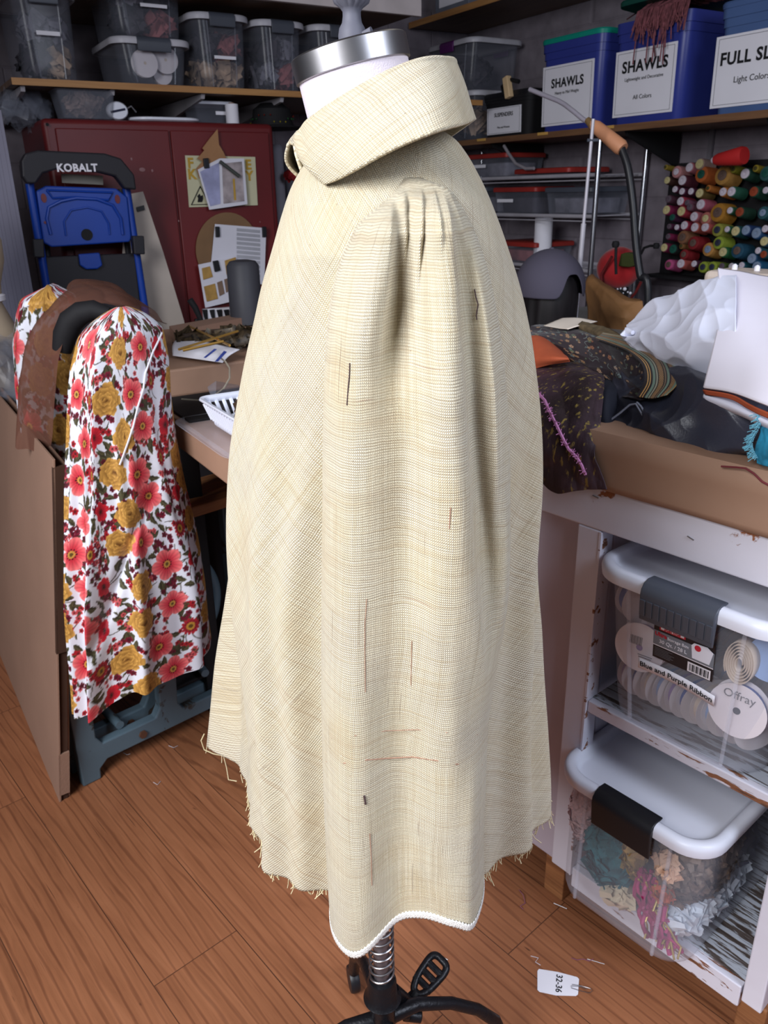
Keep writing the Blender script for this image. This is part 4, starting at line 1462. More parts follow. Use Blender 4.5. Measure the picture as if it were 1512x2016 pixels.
# hat with sequins on the right end
t = room_thing('sequined_hat', 'black hat with bead and sequin trim on the right end of the cabinet', 'hat', 535, 0.16, zc - 0.01)
b = MB(); b.lathe([(0.15, 0.0), (0.152, 0.004), (0.10, 0.012), (0.092, 0.03), (0.085, 0.08), (0.05, 0.105), (0.001, 0.11)], 36); b.build('felt', M_matblack, t)
for k in range(26):
    a = k * 0.73; b = MB(); b.lathe([(0.0005, -0.004), (0.004, 0), (0.0005, 0.004)], 8, M=T(0.098 * math.cos(a), 0.098 * math.sin(a) , 0.024 + 0.014 * (k % 3)))
    b.build('sequin', mat(('sequin_gold', 'sequin_green', 'sequin_red')[k % 3], ((200, 180, 60), (60, 120, 70), (150, 50, 40))[k % 3], 0.25, 0.5), t)
t = room_thing('plastic_bag', 'crumpled grey plastic bag on the left end of the red cabinet', 'bag', 46, 0.22, zc)
scr = scraps('bag_film', 'x', 'x', (0, 0, 0.045), (0.10, 0.09, 0.045), 60, M_cleardim, 0.06, 31, Lf=lambda x, y, z: (x, y, z), parent=t)
for k_ in ('label', 'category'): del scr[k_]
# seen between the cabinet and the smock
for (x0, x1, v0, v1, w_, c_, lb_, nm, ct_) in ((543, 563, 285, 420, 3.95, (150, 148, 158), 'white paper roll standing in the gap right of the red cabinet', 'paper_roll', 'paper roll'),
                                    (566, 590, 300, 420, 4.1, (126, 124, 134), 'grey tube standing behind the smock collar near the cabinet', 'cardboard_tube', 'tube')):
    a_, b_ = at_w(x0, v1, w_), at_w(x1, v1, w_)
    top_ = at_w((x0 + x1) / 2, v0, w_)
    r_ = (b_ - a_).length / 2
    b = MB(); b.lathe([(0.01, 0), (r_, 0.001), (r_, top_.z - 0.01), (r_ * .8, top_.z), (0.01, top_.z)], 20, M=T((a_.x + b_.x) / 2, (a_.y + b_.y) / 2, 0))
    tag(b.build(nm, mat(nm + '_paint', c_, 0.7)), lb_, ct_)
pr = at_w(572, 345, 3.85)
scraps('red_cloth', 'small red cloth hanging in the gap beside the cabinet', 'cloth', tuple(pr), (0.03, 0.03, 0.028), 20, mat('red_cloth_dye', (170, 40, 42), 0.8), 0.02, 41, Lf=lambda x, y, z: (x, y, z))

# pegboard left of the cabinet
def strip_thing(name, label, cat, m, u0, u1, w0, w1, z0, z1):
    b = MB(); b.prism([room(u0, w0), room(u1, w1), room(u1, w1 + 0.02), room(u0, w0 + 0.02)], (0, 0, z1 - z0))
    for i in range(len(b.v)): b.v[i] = (b.v[i][0], b.v[i][1], b.v[i][2] + z0)
    return tag(b.build(name, m, sm=False), label, cat)


t_ = NT('pegboard_paint')
vo = t_.n('ShaderNodeTexVoronoi', _feature='F1')
vo.inputs['Randomness'].default_value = 0.0
t_.l(t_.mapping(t_.coord(), (40, 40, 40)), vo.inputs['Vector'])
t_.col(t_.ramp(vo.outputs['Distance'], [(0.18, rgb(60, 58, 68)), (0.24, rgb(128, 126, 142))]))
t_.rough(0.7)
pu = ruw(at_w(22, 330, 3.30))
strip_thing('pegboard', 'grey pegboard standing at the left of the red cabinet', 'pegboard', t_.m, pu[0] - 0.5, pu[0], 3.30, 3.30, 0.0, 1.735)

# ------------------------------------------------------------------ wall shelves
sa0, sa1 = ruw(at_w(20, 145, 3.57)), ruw(at_w(585, 190, 3.57))
ZA = 1.868
shA = thing('wall_shelf', 'long wooden wall shelf above the red cabinet holding clear storage boxes', 'shelf', room(sa0[0], 3.57, 0), RZ_A)
b = MB(); b.box((1.10, 0.385, ZA - 0.011), (2.20, 0.77, 0.020)); b.build('board', M_shelf, shA, sm=False)
b = MB(); b.box((1.10, -0.003, ZA - 0.012), (2.20, 0.006, 0.024)); b.build('edge_strip', M_ply, shA, sm=False)
for px in (42, 218, 396, 552):
    x = ruw(at_w(px, 160, 3.6))[0] - sa0[0]
    b = MB(); b.prism([(x - 0.008, 0.02, ZA - 0.024), (x - 0.008, 0.76, ZA - 0.024), (x - 0.008, 0.76, ZA - 0.12), (x - 0.008, 0.72, ZA - 0.12), (x - 0.008, 0.03, ZA - 0.042)], (0.016, 0, 0)); b.build('bracket', mat('white_bracket', (170, 166, 172), 0.5), shA, sm=False)
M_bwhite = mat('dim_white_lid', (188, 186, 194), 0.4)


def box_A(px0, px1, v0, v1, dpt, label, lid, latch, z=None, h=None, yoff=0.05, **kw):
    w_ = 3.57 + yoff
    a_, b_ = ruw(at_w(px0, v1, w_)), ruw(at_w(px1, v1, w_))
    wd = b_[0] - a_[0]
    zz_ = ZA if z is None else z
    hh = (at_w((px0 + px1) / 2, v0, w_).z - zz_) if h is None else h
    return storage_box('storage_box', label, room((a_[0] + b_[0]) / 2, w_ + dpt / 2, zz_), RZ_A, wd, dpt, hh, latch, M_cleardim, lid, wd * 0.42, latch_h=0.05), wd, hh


Mmix = [mat('mixed_cloth_tan', (176, 150, 128), 0.8, var=0.4, scale=12), mat('mixed_cloth_grey', (120, 118, 130), 0.8, var=0.4, scale=12), mat('mixed_cloth_rose', (150, 90, 92), 0.8, var=0.4, scale=12), mat('mixed_cloth_dark', (56, 50, 58), 0.8, var=0.4, scale=12)]


def fill(bx, wd, hh, dpt, seed, ms, lbl):
    Lf = lambda x, y, z: LOCS[bx.name] @ Vector((x, y, z))
    for k, (m_, (cx_, cz_)) in enumerate(zip(ms, ((-.17, .26), (.17, .25), (-.12, .62), (.16, .60)))):
        scraps('cloth_bundle', lbl[k], 'cloth bundle', (cx_ * wd, -dpt * 0.12 - 0.02, cz_ * hh), (wd * 0.20, dpt * 0.24, hh * 0.17), 40, m_, 0.04, seed + k, Lf=Lf)


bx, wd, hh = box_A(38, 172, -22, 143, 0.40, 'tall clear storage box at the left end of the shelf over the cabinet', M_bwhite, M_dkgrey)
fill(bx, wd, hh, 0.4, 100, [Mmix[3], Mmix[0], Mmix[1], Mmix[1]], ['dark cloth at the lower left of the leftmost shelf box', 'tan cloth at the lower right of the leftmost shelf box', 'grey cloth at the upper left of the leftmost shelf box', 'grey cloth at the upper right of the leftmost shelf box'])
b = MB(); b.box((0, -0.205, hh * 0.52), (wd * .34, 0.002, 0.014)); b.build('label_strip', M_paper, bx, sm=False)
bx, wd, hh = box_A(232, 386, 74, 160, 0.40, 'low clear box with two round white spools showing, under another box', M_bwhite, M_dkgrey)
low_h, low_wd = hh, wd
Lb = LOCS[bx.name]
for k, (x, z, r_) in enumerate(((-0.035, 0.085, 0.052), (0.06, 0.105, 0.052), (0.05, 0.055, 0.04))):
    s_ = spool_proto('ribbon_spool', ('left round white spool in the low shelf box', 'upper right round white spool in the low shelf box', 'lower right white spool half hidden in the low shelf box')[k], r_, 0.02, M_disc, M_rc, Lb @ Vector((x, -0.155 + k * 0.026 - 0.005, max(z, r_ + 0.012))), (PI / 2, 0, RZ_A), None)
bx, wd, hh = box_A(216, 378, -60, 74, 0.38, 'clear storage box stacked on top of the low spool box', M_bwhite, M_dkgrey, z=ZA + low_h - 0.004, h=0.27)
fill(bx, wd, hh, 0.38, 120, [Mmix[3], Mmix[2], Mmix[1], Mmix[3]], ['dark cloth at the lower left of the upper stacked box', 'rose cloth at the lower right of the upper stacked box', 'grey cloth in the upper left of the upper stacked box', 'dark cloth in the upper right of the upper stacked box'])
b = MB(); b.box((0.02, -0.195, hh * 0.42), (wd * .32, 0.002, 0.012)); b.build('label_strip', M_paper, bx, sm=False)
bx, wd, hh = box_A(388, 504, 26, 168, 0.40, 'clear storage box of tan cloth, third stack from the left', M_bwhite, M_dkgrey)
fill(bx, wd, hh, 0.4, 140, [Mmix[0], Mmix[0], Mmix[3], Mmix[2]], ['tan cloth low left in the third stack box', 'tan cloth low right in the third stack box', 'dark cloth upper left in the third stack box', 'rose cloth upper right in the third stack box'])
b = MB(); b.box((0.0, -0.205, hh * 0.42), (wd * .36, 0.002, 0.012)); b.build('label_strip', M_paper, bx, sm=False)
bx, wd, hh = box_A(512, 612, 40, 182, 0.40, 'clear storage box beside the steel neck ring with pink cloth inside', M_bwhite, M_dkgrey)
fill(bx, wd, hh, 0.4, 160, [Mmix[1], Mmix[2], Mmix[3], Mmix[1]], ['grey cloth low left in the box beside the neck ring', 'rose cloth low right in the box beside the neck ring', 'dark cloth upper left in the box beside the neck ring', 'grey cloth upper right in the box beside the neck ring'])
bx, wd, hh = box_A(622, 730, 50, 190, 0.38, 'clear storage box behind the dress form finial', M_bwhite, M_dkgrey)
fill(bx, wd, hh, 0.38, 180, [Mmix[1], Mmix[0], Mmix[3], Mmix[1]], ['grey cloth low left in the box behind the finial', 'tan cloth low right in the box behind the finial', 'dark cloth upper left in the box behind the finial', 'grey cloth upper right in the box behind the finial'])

# upper shelf with a white front board
q0, q1 = ruw(at_w(300, -50, 3.45)), ruw(at_w(830, 31, 3.45))
shU = thing('wall_shelf', 'high shelf with a thick white front board over the finial', 'shelf', room(q1[0], 3.45, 0), RZ_A)
b = MB(); b.box((-1.1, 0.012, q1[2] + 0.055), (2.2, 0.024, 0.115)); b.build('front_board', mat('white_shelf_board', (206, 196, 196), 0.6), shU, sm=False, bev=0.002)
b = MB(); b.box((-1.1, 0.46, q1[2] + 0.02), (2.2, 0.88, 0.02)); b.build('board', M_shelf, shU, sm=False)
# upper wooden shelf on the right wall
UB = 2.85
r0, r1 = ruw(at_u(1010, 0, UB)), ruw(at_u(800, 46, UB))
shV = thing('wall_shelf', 'high wooden shelf on the right wall with dark underside', 'shelf', room(UB - 0.02, 4.33, 0), RZ_B)
zu = 2.30
b = MB(); b.box((1.3, 0.21, zu + 0.012), (2.6, 0.41, 0.022)); b.build('board', M_shelf, shV, sm=False)
b = MB(); b.box((1.3, -0.002, zu + 0.012), (2.6, 0.006, 0.03)); b.build('edge_strip', M_ply, shV, sm=False)
t = thing('archive_box', 'grey box with white label on the high right wall shelf', 'box', room(UB + 0.16, 4.0, zu + 0.023), RZ_B)
b = MB(); b.box((0, 0, 0.14), (0.30, 0.26, 0.28)); b.build('carton', mat('grey_card_box', (104, 108, 120), 0.8), t, bev=0.004)
b = MB(); b.box((0, -0.1315, 0.14), (0.22, 0.002, 0.20)); b.build('label_card', M_paper, t, sm=False)
scraps('coral_cloth', 'coral pink cloth folded beside the box on the high right shelf', 'cloth', tuple(room(UB + 0.13, 3.62, zu + 0.09)), (0.09, 0.12, 0.065), 30, mat('coral_cloth_dye', (214, 112, 92), 0.8), 0.04, 61, Lf=lambda x, y, z: (x, y, z))

# main wooden shelf on the right wall
ZB_ = 1.700
shB = thing('wall_shelf', 'wooden shelf on the right wall holding the blue labelled bins', 'shelf', room(UB, 4.33, 0), RZ_B)
b = MB(); b.box((1.9, 0.197, ZB_ - 0.012), (3.8, 0.39, 0.022)); b.build('board', M_shelf, shB, sm=False)
b = MB(); b.box((1.9, -0.003, ZB_ - 0.013), (3.8, 0.006, 0.026)); b.build('edge_strip', wood_mat('worn_wood_edge', (96, 66, 48), (132, 96, 66)), shB, sm=False)
for px in (948, 1068, 1195):
    x = 4.33 - ruw(at_u(px, 275, UB - 0.006))[1]
    b = MB(); b.box((x, -0.0075, ZB_ - 0.006), (0.07, 0.003, 0.012)); b.build('tape_piece', mat('yellow_tape', (206, 160, 84), 0.6), shB, sm=False)
for x in (0.7, 1.62, 2.3, 3.2):
    b = MB(); b.prism([(x, 0.03, ZB_ - 0.025), (x, 0.38, ZB_ - 0.025), (x, 0.38, ZB_ - 0.16), (x, 0.35, ZB_ - 0.16), (x, 0.04, ZB_ - 0.045)], (0.014, 0, 0)); b.build('bracket', M_matblack, shB, sm=False)
t = thing('shelf_upright', 'slim metal shelf standard on the right wall above the thread rack', 'bracket rail', at_u(1396, 310, 3.235), RZ_B)
b = MB(); b.box((0, 0, 0.0), (0.022, 0.012, 0.40)); b.build('rail', mat('dull_aluminium', (150, 146, 154), 0.4, 0.6), t, sm=False)
t.location.z = at_u(1396, 290, 3.235).z - 0.08

M_blue = mat('royal_blue_plastic', (50, 60, 138), 0.36, var=0.05)
M_bluegrey = mat('slate_blue_plastic', (76, 100, 146), 0.36, var=0.05)
M_green = mat('teal_green_lid', (18, 140, 122), 0.38, var=0.05)
M_darkgreen = mat('dark_green_lid', (18, 70, 60), 0.4, var=0.05)


def bucket(label, px0, px1, vt, vb, m, lidm, lid_tilt=None, uf=2.87, dep=0.34, lines=(), lsize=(0.66, 0.62), name='storage_bin'):
    a_, b_ = ruw(at_u(px0, vb, uf)), ruw(at_u(px1, vb, uf))
    wd = a_[1] - b_[1]
    h = at_u((px0 + px1) / 2, vt, uf).z - ZB_
    t = thing(name, label, 'storage bin', room(uf + dep / 2, (a_[1] + b_[1]) / 2, ZB_ + 0.0), RZ_B)
    b = MB()
    b.rr([(0, wd * .90, dep * .90, .03), (0.006, wd * .92, dep * .92, .035), (h * .80, wd * .97, dep * .97, .04), (h * .80, wd * .99, dep * .99, .04), (h * .88, wd * .995, dep * .995, .04), (h * .88, wd * 1.02, dep * 1.02, .042), (h * .985, wd * 1.025, dep * 1.025, .042), (h * .985, wd * .96, dep * .96, .04), (h * .6, wd * .94, dep * .94, .04)], 7, True, False)
    b.build('body', m, t, ang=35)
    if lidm:
        b = MB(); b.rr([(-0.012, wd * 1.04, dep * 1.04, .045), (0.004, wd * 1.05, dep * 1.05, .045), (0.010, wd * 1.03, dep * 1.03, .045), (0.010, wd * .98, dep * .98, .045), (0.004, wd * .95, dep * .95, .045)], 7)
        M_ = T(0, 0, h) if lid_tilt is None else T(*lid_tilt[0]) @ Matrix.Rotation(lid_tilt[1], 4, lid_tilt[2])
        b.v = [tuple(M_ @ Vector(p)) for p in b.v]
        b.build('lid', lidm, t, ang=35)
    lw, lh = wd * lsize[0], h * lsize[1]
    tl = math.atan2(dep * 0.035, h * .8)
    LMx = T(-wd * 0.04, -dep * .476, h * .40) @ Matrix.Rotation(tl * .6, 4, 'X')
    b = MB(); b.box((0, 0, 0), (lw, 0.002, lh)); b.v = [tuple(LMx @ Vector(p)) for p in b.v]
    lab_ = b.build('paper_label', M_paper, t, sm=False, label='white printed paper label')
    b = MB()
    for (cx_, cz_, sx_, sz_) in ((0, lh * .46, lw * .92, .0015), (0, -lh * .46, lw * .92, .0015), (-lw * .46, 0, .0015, lh * .92), (lw * .46, 0, .0015, lh * .92)):
        b.box((cx_, -0.0016, cz_), (sx_, 0.0006, sz_))
    b.v = [tuple(LMx @ Vector(p)) for p in b.v]
    b.build('label_border', M_greyink, lab_, sm=False)
    for s_, dz, sz, bd in lines:
        text(s_, sz, M_ink, lab_, LMx @ T(0, -0.0022, dz * lh) @ FACE, bold=bd)
    return t, wd, h


b1, w1_, h1_ = bucket('royal blue bin labelled SHAWLS with a green lid, left of the open one', 1058, 1174, 74, 258, M_blue, M_green, lines=(('SHAWLS', .20, .052, .0016), ('Heavy to Mid Weight', .04, .018, 0), ), lsize=(.84, .66))
b2, w2_, h2_ = bucket('open royal blue bin labelled SHAWLS with wine yarn spilling over the rim', 1196, 1334, 34, 246, M_blue, M_darkgreen, lid_tilt=((0.0, 0.012, 0.445), R(-5), 'X'), lines=(('SHAWLS', .24, .060, .0018), ('Lightweight and Decorative', .06, .0185, 0), ('All Colors', -.22, .024, 0)), lsize=(.84, .64))
b3, w3_, h3_ = bucket('slate blue bin labelled FULL SLIPS at the right edge of the shelf', 1394, 1560, 0, 228, M_bluegrey, M_bluegrey, lines=(('FULL SLIPS', .17, .058, .0018), ('Light Colors', -.13, .030, 0)), lsize=(.95, .66))
t4, w4_, h4_ = bucket('small black box labelled in white at the left end of the bins', 948, 1040, 185, 272, M_matblack, M_black, uf=2.90, dep=0.26, lines=(('SUSPENDERS', .22, .026, .0004), ('Men and Women', -.25, .014, 0)), lsize=(.72, .62))
b = MB(); pz = LOCS[t4.name].inverted() @ at_u(1000, 172, 2.88)
b.box(tuple(pz), (0.038, 0.03, 0.10), M=Matrix.Rotation(R(-16), 4, 'Y')); b.build('wooden_tag', mat('pale_wood_tag', (222, 190, 146), 0.7), t4, bev=0.004)
b = MB(); b.tube([tuple(pz + Vector((-.04, .01, -.03))), tuple(pz + Vector((-.07, .02, .01))), tuple(pz + Vector((0, .01, .035))), tuple(pz + Vector((.06, .02, .02)))], 0.01, 8); b.build('strap', M_matblack, t4)
# yarn hanging from the open bin
b = MB(); rs = np.random.RandomState(5)
LB2 = LOCS[b2.name]
for k in range(110):
    x0 = -0.06 + 0.26 * rs.rand(); yf = -0.185 - 0.012 * rs.rand()
    ln = 0.02 + 0.10 * rs.rand() ** 2 * (1.6 if rs.rand() < .3 else .7)
    zt_ = h2_ * 1.0 + 0.015
    b.tube([LB2 @ Vector(p) for p in ((x0 + 0.08 * rs.normal(), 0.02, zt_ + 0.02 + 0.02 * rs.rand()), (x0 + 0.02 * rs.normal(), -0.10, zt_ + 0.03 + .02 * rs.rand()), (x0, yf + 0.01, zt_ + 0.005), (x0 + .005 * rs.normal(), yf, zt_ - 0.02 - ln * .4), (x0 + .012 * rs.normal(), yf - 0.002, zt_ - 0.03 - ln))], 0.0028, 5)
tag(b.build('yarn_hank', mat('wine_red_yarn', (122, 70, 76), 0.85, var=0.3, scale=60)), 'wine red yarn spilling out of the open blue bin', 'yarn', kind='stuff')

# stacked clear boxes at the corner end of that shelf
for k, (z_, h_, lb_, lm) in enumerate(((ZB_, 0.24, 'large clear box at the corner end of the right shelf, lower of two', M_bwhite), (ZB_ + 0.237, 0.25, 'clear box with dark cloth stacked on the corner box behind the collar', M_bwhite))):
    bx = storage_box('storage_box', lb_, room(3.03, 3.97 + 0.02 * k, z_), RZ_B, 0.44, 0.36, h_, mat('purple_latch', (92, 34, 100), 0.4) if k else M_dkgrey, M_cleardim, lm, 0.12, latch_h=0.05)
    Lf_ = LOCS[bx.name]
    for j, (x, m_) in enumerate(((-0.10, Mmix[3]), (0.08, Mmix[3] if k else Mmix[0]))):
        scraps('cloth_bundle', ('dark', 'grey')[j] + (' cloth inside the lower corner box' if k == 0 else ' cloth inside the upper corner box'), 'cloth bundle', (x, -0.05, h_ * .42), (0.075, 0.09, h_ * .27), 40, m_, 0.04, 70 + k * 3 + j, Lf=lambda a, c, d: Lf_ @ Vector((a, c, d)))
    if k:
        b = MB(); b.box((-0.14, -0.175, h_ * .40), (0.15, 0.003, 0.15)); b.build('paper_label', M_paper, bx, sm=False)
        text('DOMINOES' if False else 'SUNDRIES', 0.022, M_greyink, bx, T(-0.14, -0.178, h_ * .40) @ FACE)

# ------------------------------------------------------------------ wire rack below
rk = thing('wire_rack', 'chrome wire shelving rack against the right wall near the corner', 'rack', room(2.90, 4.15, 0), RZ_B)
Lx = 4.15 - 2.87
M_wire = mat('pale_wire', (186, 182, 190), 0.4, 0.2)
for x in (0.02, Lx):
    for y in (0.0, 0.31):
        b = MB(); b.tube([(x, y, 0.0), (x, y, 1.66)], 0.0125, 14); b.build('post', M_chrome, rk)
for z_ in (1.505, 1.325, 1.08, 0.60, 0.15):
    b = MB()
    for y in (0.0, 0.31):
        b.tube([(0.0, y, z_), (Lx, y, z_)], 0.009, 8); b.tube([(0.0, y, z_ - 0.022), (Lx, y, z_ - 0.022)], 0.003, 6)
    for k in range(26):
        b.tube([(0.02 + k * Lx / 26, 0.0, z_), (0.02 + k * Lx / 26, 0.31, z_)], 0.002, 5)
    b.build('wire_shelf', M_wire, rk)
M_redlid = mat('red_box_lid', (146, 44, 38), 0.45)


def redbox(label, x, z, w_, h_, lidm, cloth, seed, strip=True):
    t = thing('lidded_box', label, 'box', room(2.90 + 0.165, 4.15 - x, z + 0.0068), RZ_B)
    b = MB(); b.rr([(0, w_ * .92, .25, .02), (h_ - 0.015, w_, .27, .02)], 5, True, False); b.build('tub', M_cleardim, t)
    b = MB(); b.rr([(h_ - 0.02, w_ + .012, .285, .02), (h_, w_ + .012, .285, .02), (h_ + .004, w_, .27, .02)], 5); b.build('lid', lidm, t, bev=0.002)
    b = MB(); b.rr([(0.006, w_ * .8, .21, .03), (h_ * .6, w_ * .84, .22, .03), (h_ * .66, w_ * .6, .15, .03)], 5); b.build('contents', cloth, t)
    if strip:
        b = MB(); b.box((-w_ * .2, -0.137, h_ * .5), (w_ * .38, 0.002, 0.016)); b.build('label_strip', M_paper, t, sm=False)


redbox('red lidded clear box on the top wire shelf, left of the white cord', 0.42, 1.505, 0.34, 0.115, M_redlid, Mmix[1], 1)
redbox('low red lidded box at the right of the top wire shelf', 0.86, 1.505, 0.40, 0.03, M_redlid, Mmix[3], 2, False)
redbox('red lidded clear box in the middle of the second wire shelf', 0.66, 1.325, 0.34, 0.125, M_redlid, Mmix[3], 3)
redbox('grey lidded clear box at the right of the second wire shelf', 1.06, 1.325, 0.32, 0.12, M_dkgrey, Mmix[1], 4, False)
redbox('grey lidded clear box at the left of the second wire shelf', 0.26, 1.325, 0.32, 0.13, M_dkgrey, Mmix[1], 5, False)
redbox('red lidded box on the third wire shelf behind the grey cap', 0.68, 1.08, 0.34, 0.10, M_redlid, Mmix[2], 6, False)
b = MB(); b.tube([room(2.885, 4.15 - x, z) for x, z in ((0.62, 1.66), (0.66, 1.62), (0.72, 1.57), (0.80, 1.545), (0.86, 1.545))], 0.008, 8)
tag(b.build('hanging_rope', mat('grey_white_cord', (140, 134, 140), 0.6)), 'pale cord drooping in front of the top wire shelf', 'cord')
cn = at_u(1068, 500, 2.88)
b = MB(); b.lathe([(0.02, 0.0), (0.046, 0.002), (0.046, 0.225), (0.040, 0.236), (0.012, 0.238)], 30, M=T(cn.x, cn.y, 1.0885))
tag(b.build('thread_cone', M_paper), 'large white thread cone on the wire rack behind the grey cap', 'thread cone')
# move the cone onto the rack shelf
o = C.objects['thread_cone']
pcn = room(2.90 + 0.09, 4.15 - 0.86, 1.0885)
u_c = ruw(at_u(1068, 490, 2.99)); o.location = room(2.99, u_c[1], 1.0885)

# ------------------------------------------------------------------ back counter, tomato, bag
ct = thing('back_counter', 'low grey counter along the right wall under the thread rack', 'counter', room(2.38, 2.80, 0), RZ_B)
CZ = 0.93
b = MB(); b.box((0.95, 0.24, CZ - 0.02), (1.9, 0.48, 0.04)); b.build('top', mat('counter_grey', (150, 150, 150), 0.6), ct, bev=0.003)
for x in (0.03, 1.87):
    b = MB(); b.box((x, 0.24, CZ / 2 - 0.02), (0.04, 0.44, CZ - 0.04)); b.build('side_panel', M_dkgrey, ct, sm=False)
b = MB(); b.box((0.95, 0.46, CZ / 2), (1.8, 0.02, CZ - 0.06)); b.build('back_panel', M_dkgrey, ct, sm=False)


def blob(name, m, parent, c, s, seed=0, amp_=0.06, n=28, world=True, zmin=None, freq=1.3):
    th_ = np.linspace(0, PI, n)[:, None]; ph_ = np.linspace(0, 2 * PI, n * 2, endpoint=False)[None, :]
    nx, ny, nz = np.sin(th_) * np.cos(ph_), np.sin(th_) * np.sin(ph_), np.cos(th_) + 0 * ph_
    r_ = 1 + amp_ * wav(nx * freq + nz * .7, ny * freq - nz * .4, seed + 3, 6, .8, 2.4)
    P_ = np.stack([c[0] + s[0] * nx * r_, c[1] + s[1] * ny * r_, c[2] + s[2] * nz * r_], -1)
    if zmin is not None: P_[..., 2] = np.maximum(P_[..., 2], zmin)
    b = MB(); b.grid(P_, wrap=True)
    return b.build(name, m, parent, world=world and parent is not None, ang=0)


pt = at_u(1218, 528, 2.74)
tm = thing('tomato_pincushion', 'big red tomato pincushion with a green leaf behind the paper bag', 'pincushion', Vector((pt.x, pt.y, CZ)), RZ_B)
blob('cushion', mat('tomato_red_cloth', (170, 24, 30), 0.8, sheen=.2), tm, (pt.x, pt.y, pt.z), (0.092, 0.092, 0.088), 3, 0.02)
b = MB(); b.prism([Vector(at_u(x, y, 2.655)) for x, y in ((1217, 524), (1222, 500), (1232, 497), (1248, 500), (1252, 522), (1238, 526))], Vector((0.03, 0.015, 0.0))); b.build('leaf', mat('olive_leaf_felt', (62, 70, 30), 0.9), tm, world=True, bev=0.003)
b = MB(); b.tube([Vector((pt.x, pt.y, CZ)), Vector((pt.x, pt.y, pt.z - 0.08))], 0.05, 16); b.build('base', M_matblack, tm, world=True)
b = MB(); pts_ = [at_u(x, y, 2.63) for x, y in ((1205, 505), (1184, 540), (1184, 556), (1205, 575), (1240, 590), (1252, 575), (1262, 555))]
b.tube(pts_, 0.006, 8); b.build('red_piping', M_red, tm, world=True)
for x, y, r_ in ((1216, 569, .004), (1222, 568, .004), (1230, 569, .008), (1236, 575, .004), (1241, 577, .006), (1227, 577, .003)):
    p = at_u(x, y, 2.622); b = MB(); b.lathe([(0.0003, -r_), (r_ * .7, -r_ * .7), (r_, 0), (r_ * .7, r_ * .7), (0.0003, r_)], 12, M=Matrix.Translation(p)); b.build('pearl_pin', M_paper, tm, world=True)
for (pts_, nm) in (([(1213, 540), (1212, 510), (1213, 484), (1212, 481)], 'a'), ([(1262, 500), (1268, 488), (1280, 484), (1292, 484)], 'b')):
    b = MB()
    pp = [at_u(x, y, 2.60 if nm == 'a' else 3.1) for x, y in pts_]
    b.tube(pp, 0.006, 8)
    e = pp[-1]
    b.lathe([(0.0005, -0.014), (0.012, -0.012), (0.016, 0), (0.012, 0.012), (0.0005, 0.014)], 16, M=Matrix.Translation(e))
    tag(b.build('black_hook', M_matblack), ('black knob on an upright stem in front of the tomato pincushion', 'black knob on a curved arm beside the thread rack')[nm == 'b'], 'hook')

# crumpled paper bag
def patch(rows, nu=60, nv=60):
    """smooth surface through rows of 3D control points"""
    A = np.array([[tuple(p) for p in r] for r in rows], float)
    a, c, _ = A.shape
    B = np.stack([np.stack([sinterp(np.linspace(0, c - 1, nu), list(zip(range(c), A[i, :, k]))) for k in range(3)], -1) for i in range(a)])
    B2 = B.transpose(1, 0, 2)
    D2 = np.stack([np.stack([sinterp(np.linspace(0, a - 1, nv), list(zip(range(a), B2[j, :, k]))) for k in range(3)], -1) for j in range(nu)])
    return D2.transpose(1, 0, 2)


def crumple(P_, amp_, seed, lo=1, hi=4, sharp=True, dirv=(0, -0.6, 0.8)):
    n1, n2 = P_.shape[:2]
    U_, V_ = np.meshgrid(np.linspace(0, 1, n2), np.linspace(0, 1, n1))
    f = ridge(U_, V_, seed, 5, lo, hi) if sharp else wav(U_, V_, seed, 8, lo, hi)
    du = np.gradient(P_, axis=1); dv = np.gradient(P_, axis=0)
    nn = np.cross(du, dv); nn /= (np.linalg.norm(nn, axis=-1, keepdims=True) + 1e-9)
    return P_ + nn * (f * amp_)[..., None]


Au = lambda pts_: [at_u(x, y, uu) for x, y, uu in pts_]
bag = patch([Au([(1158, 652, 2.50), (1190, 655, 2.45), (1225, 655, 2.45), (1262, 648, 2.50)]),
             Au([(1156, 610, 2.50), (1190, 622, 2.44), (1225, 625, 2.43), (1266, 618, 2.50)]),
             Au([(1156, 575, 2.50), (1188, 585, 2.44), (1225, 600, 2.44), (1265, 598, 2.50)]),
             Au([(1160, 548, 2.52), (1186, 562, 2.48), (1225, 582, 2.47), (1262, 592, 2.52)]),
             Au([(1164, 552, 2.60), (1188, 566, 2.62), (1225, 586, 2.62), (1258, 596, 2.58)]),
             Au([(1166, 640, 2.60), (1190, 640, 2.62), (1225, 640, 2.62), (1256, 640, 2.58)])], 50, 60)
b = MB(); b.grid(crumple(bag, 0.018, 5, .7, 2.4))
tag(b.build('paper_bag', mat('brown_bag_paper', (156, 112, 70), 0.7, bump=0.002, bscale=30), sol=0.001, ang=25), 'crumpled brown paper bag standing between the capped person and the tomato', 'bag')
# support block beneath the bag and hooks is the counter itself

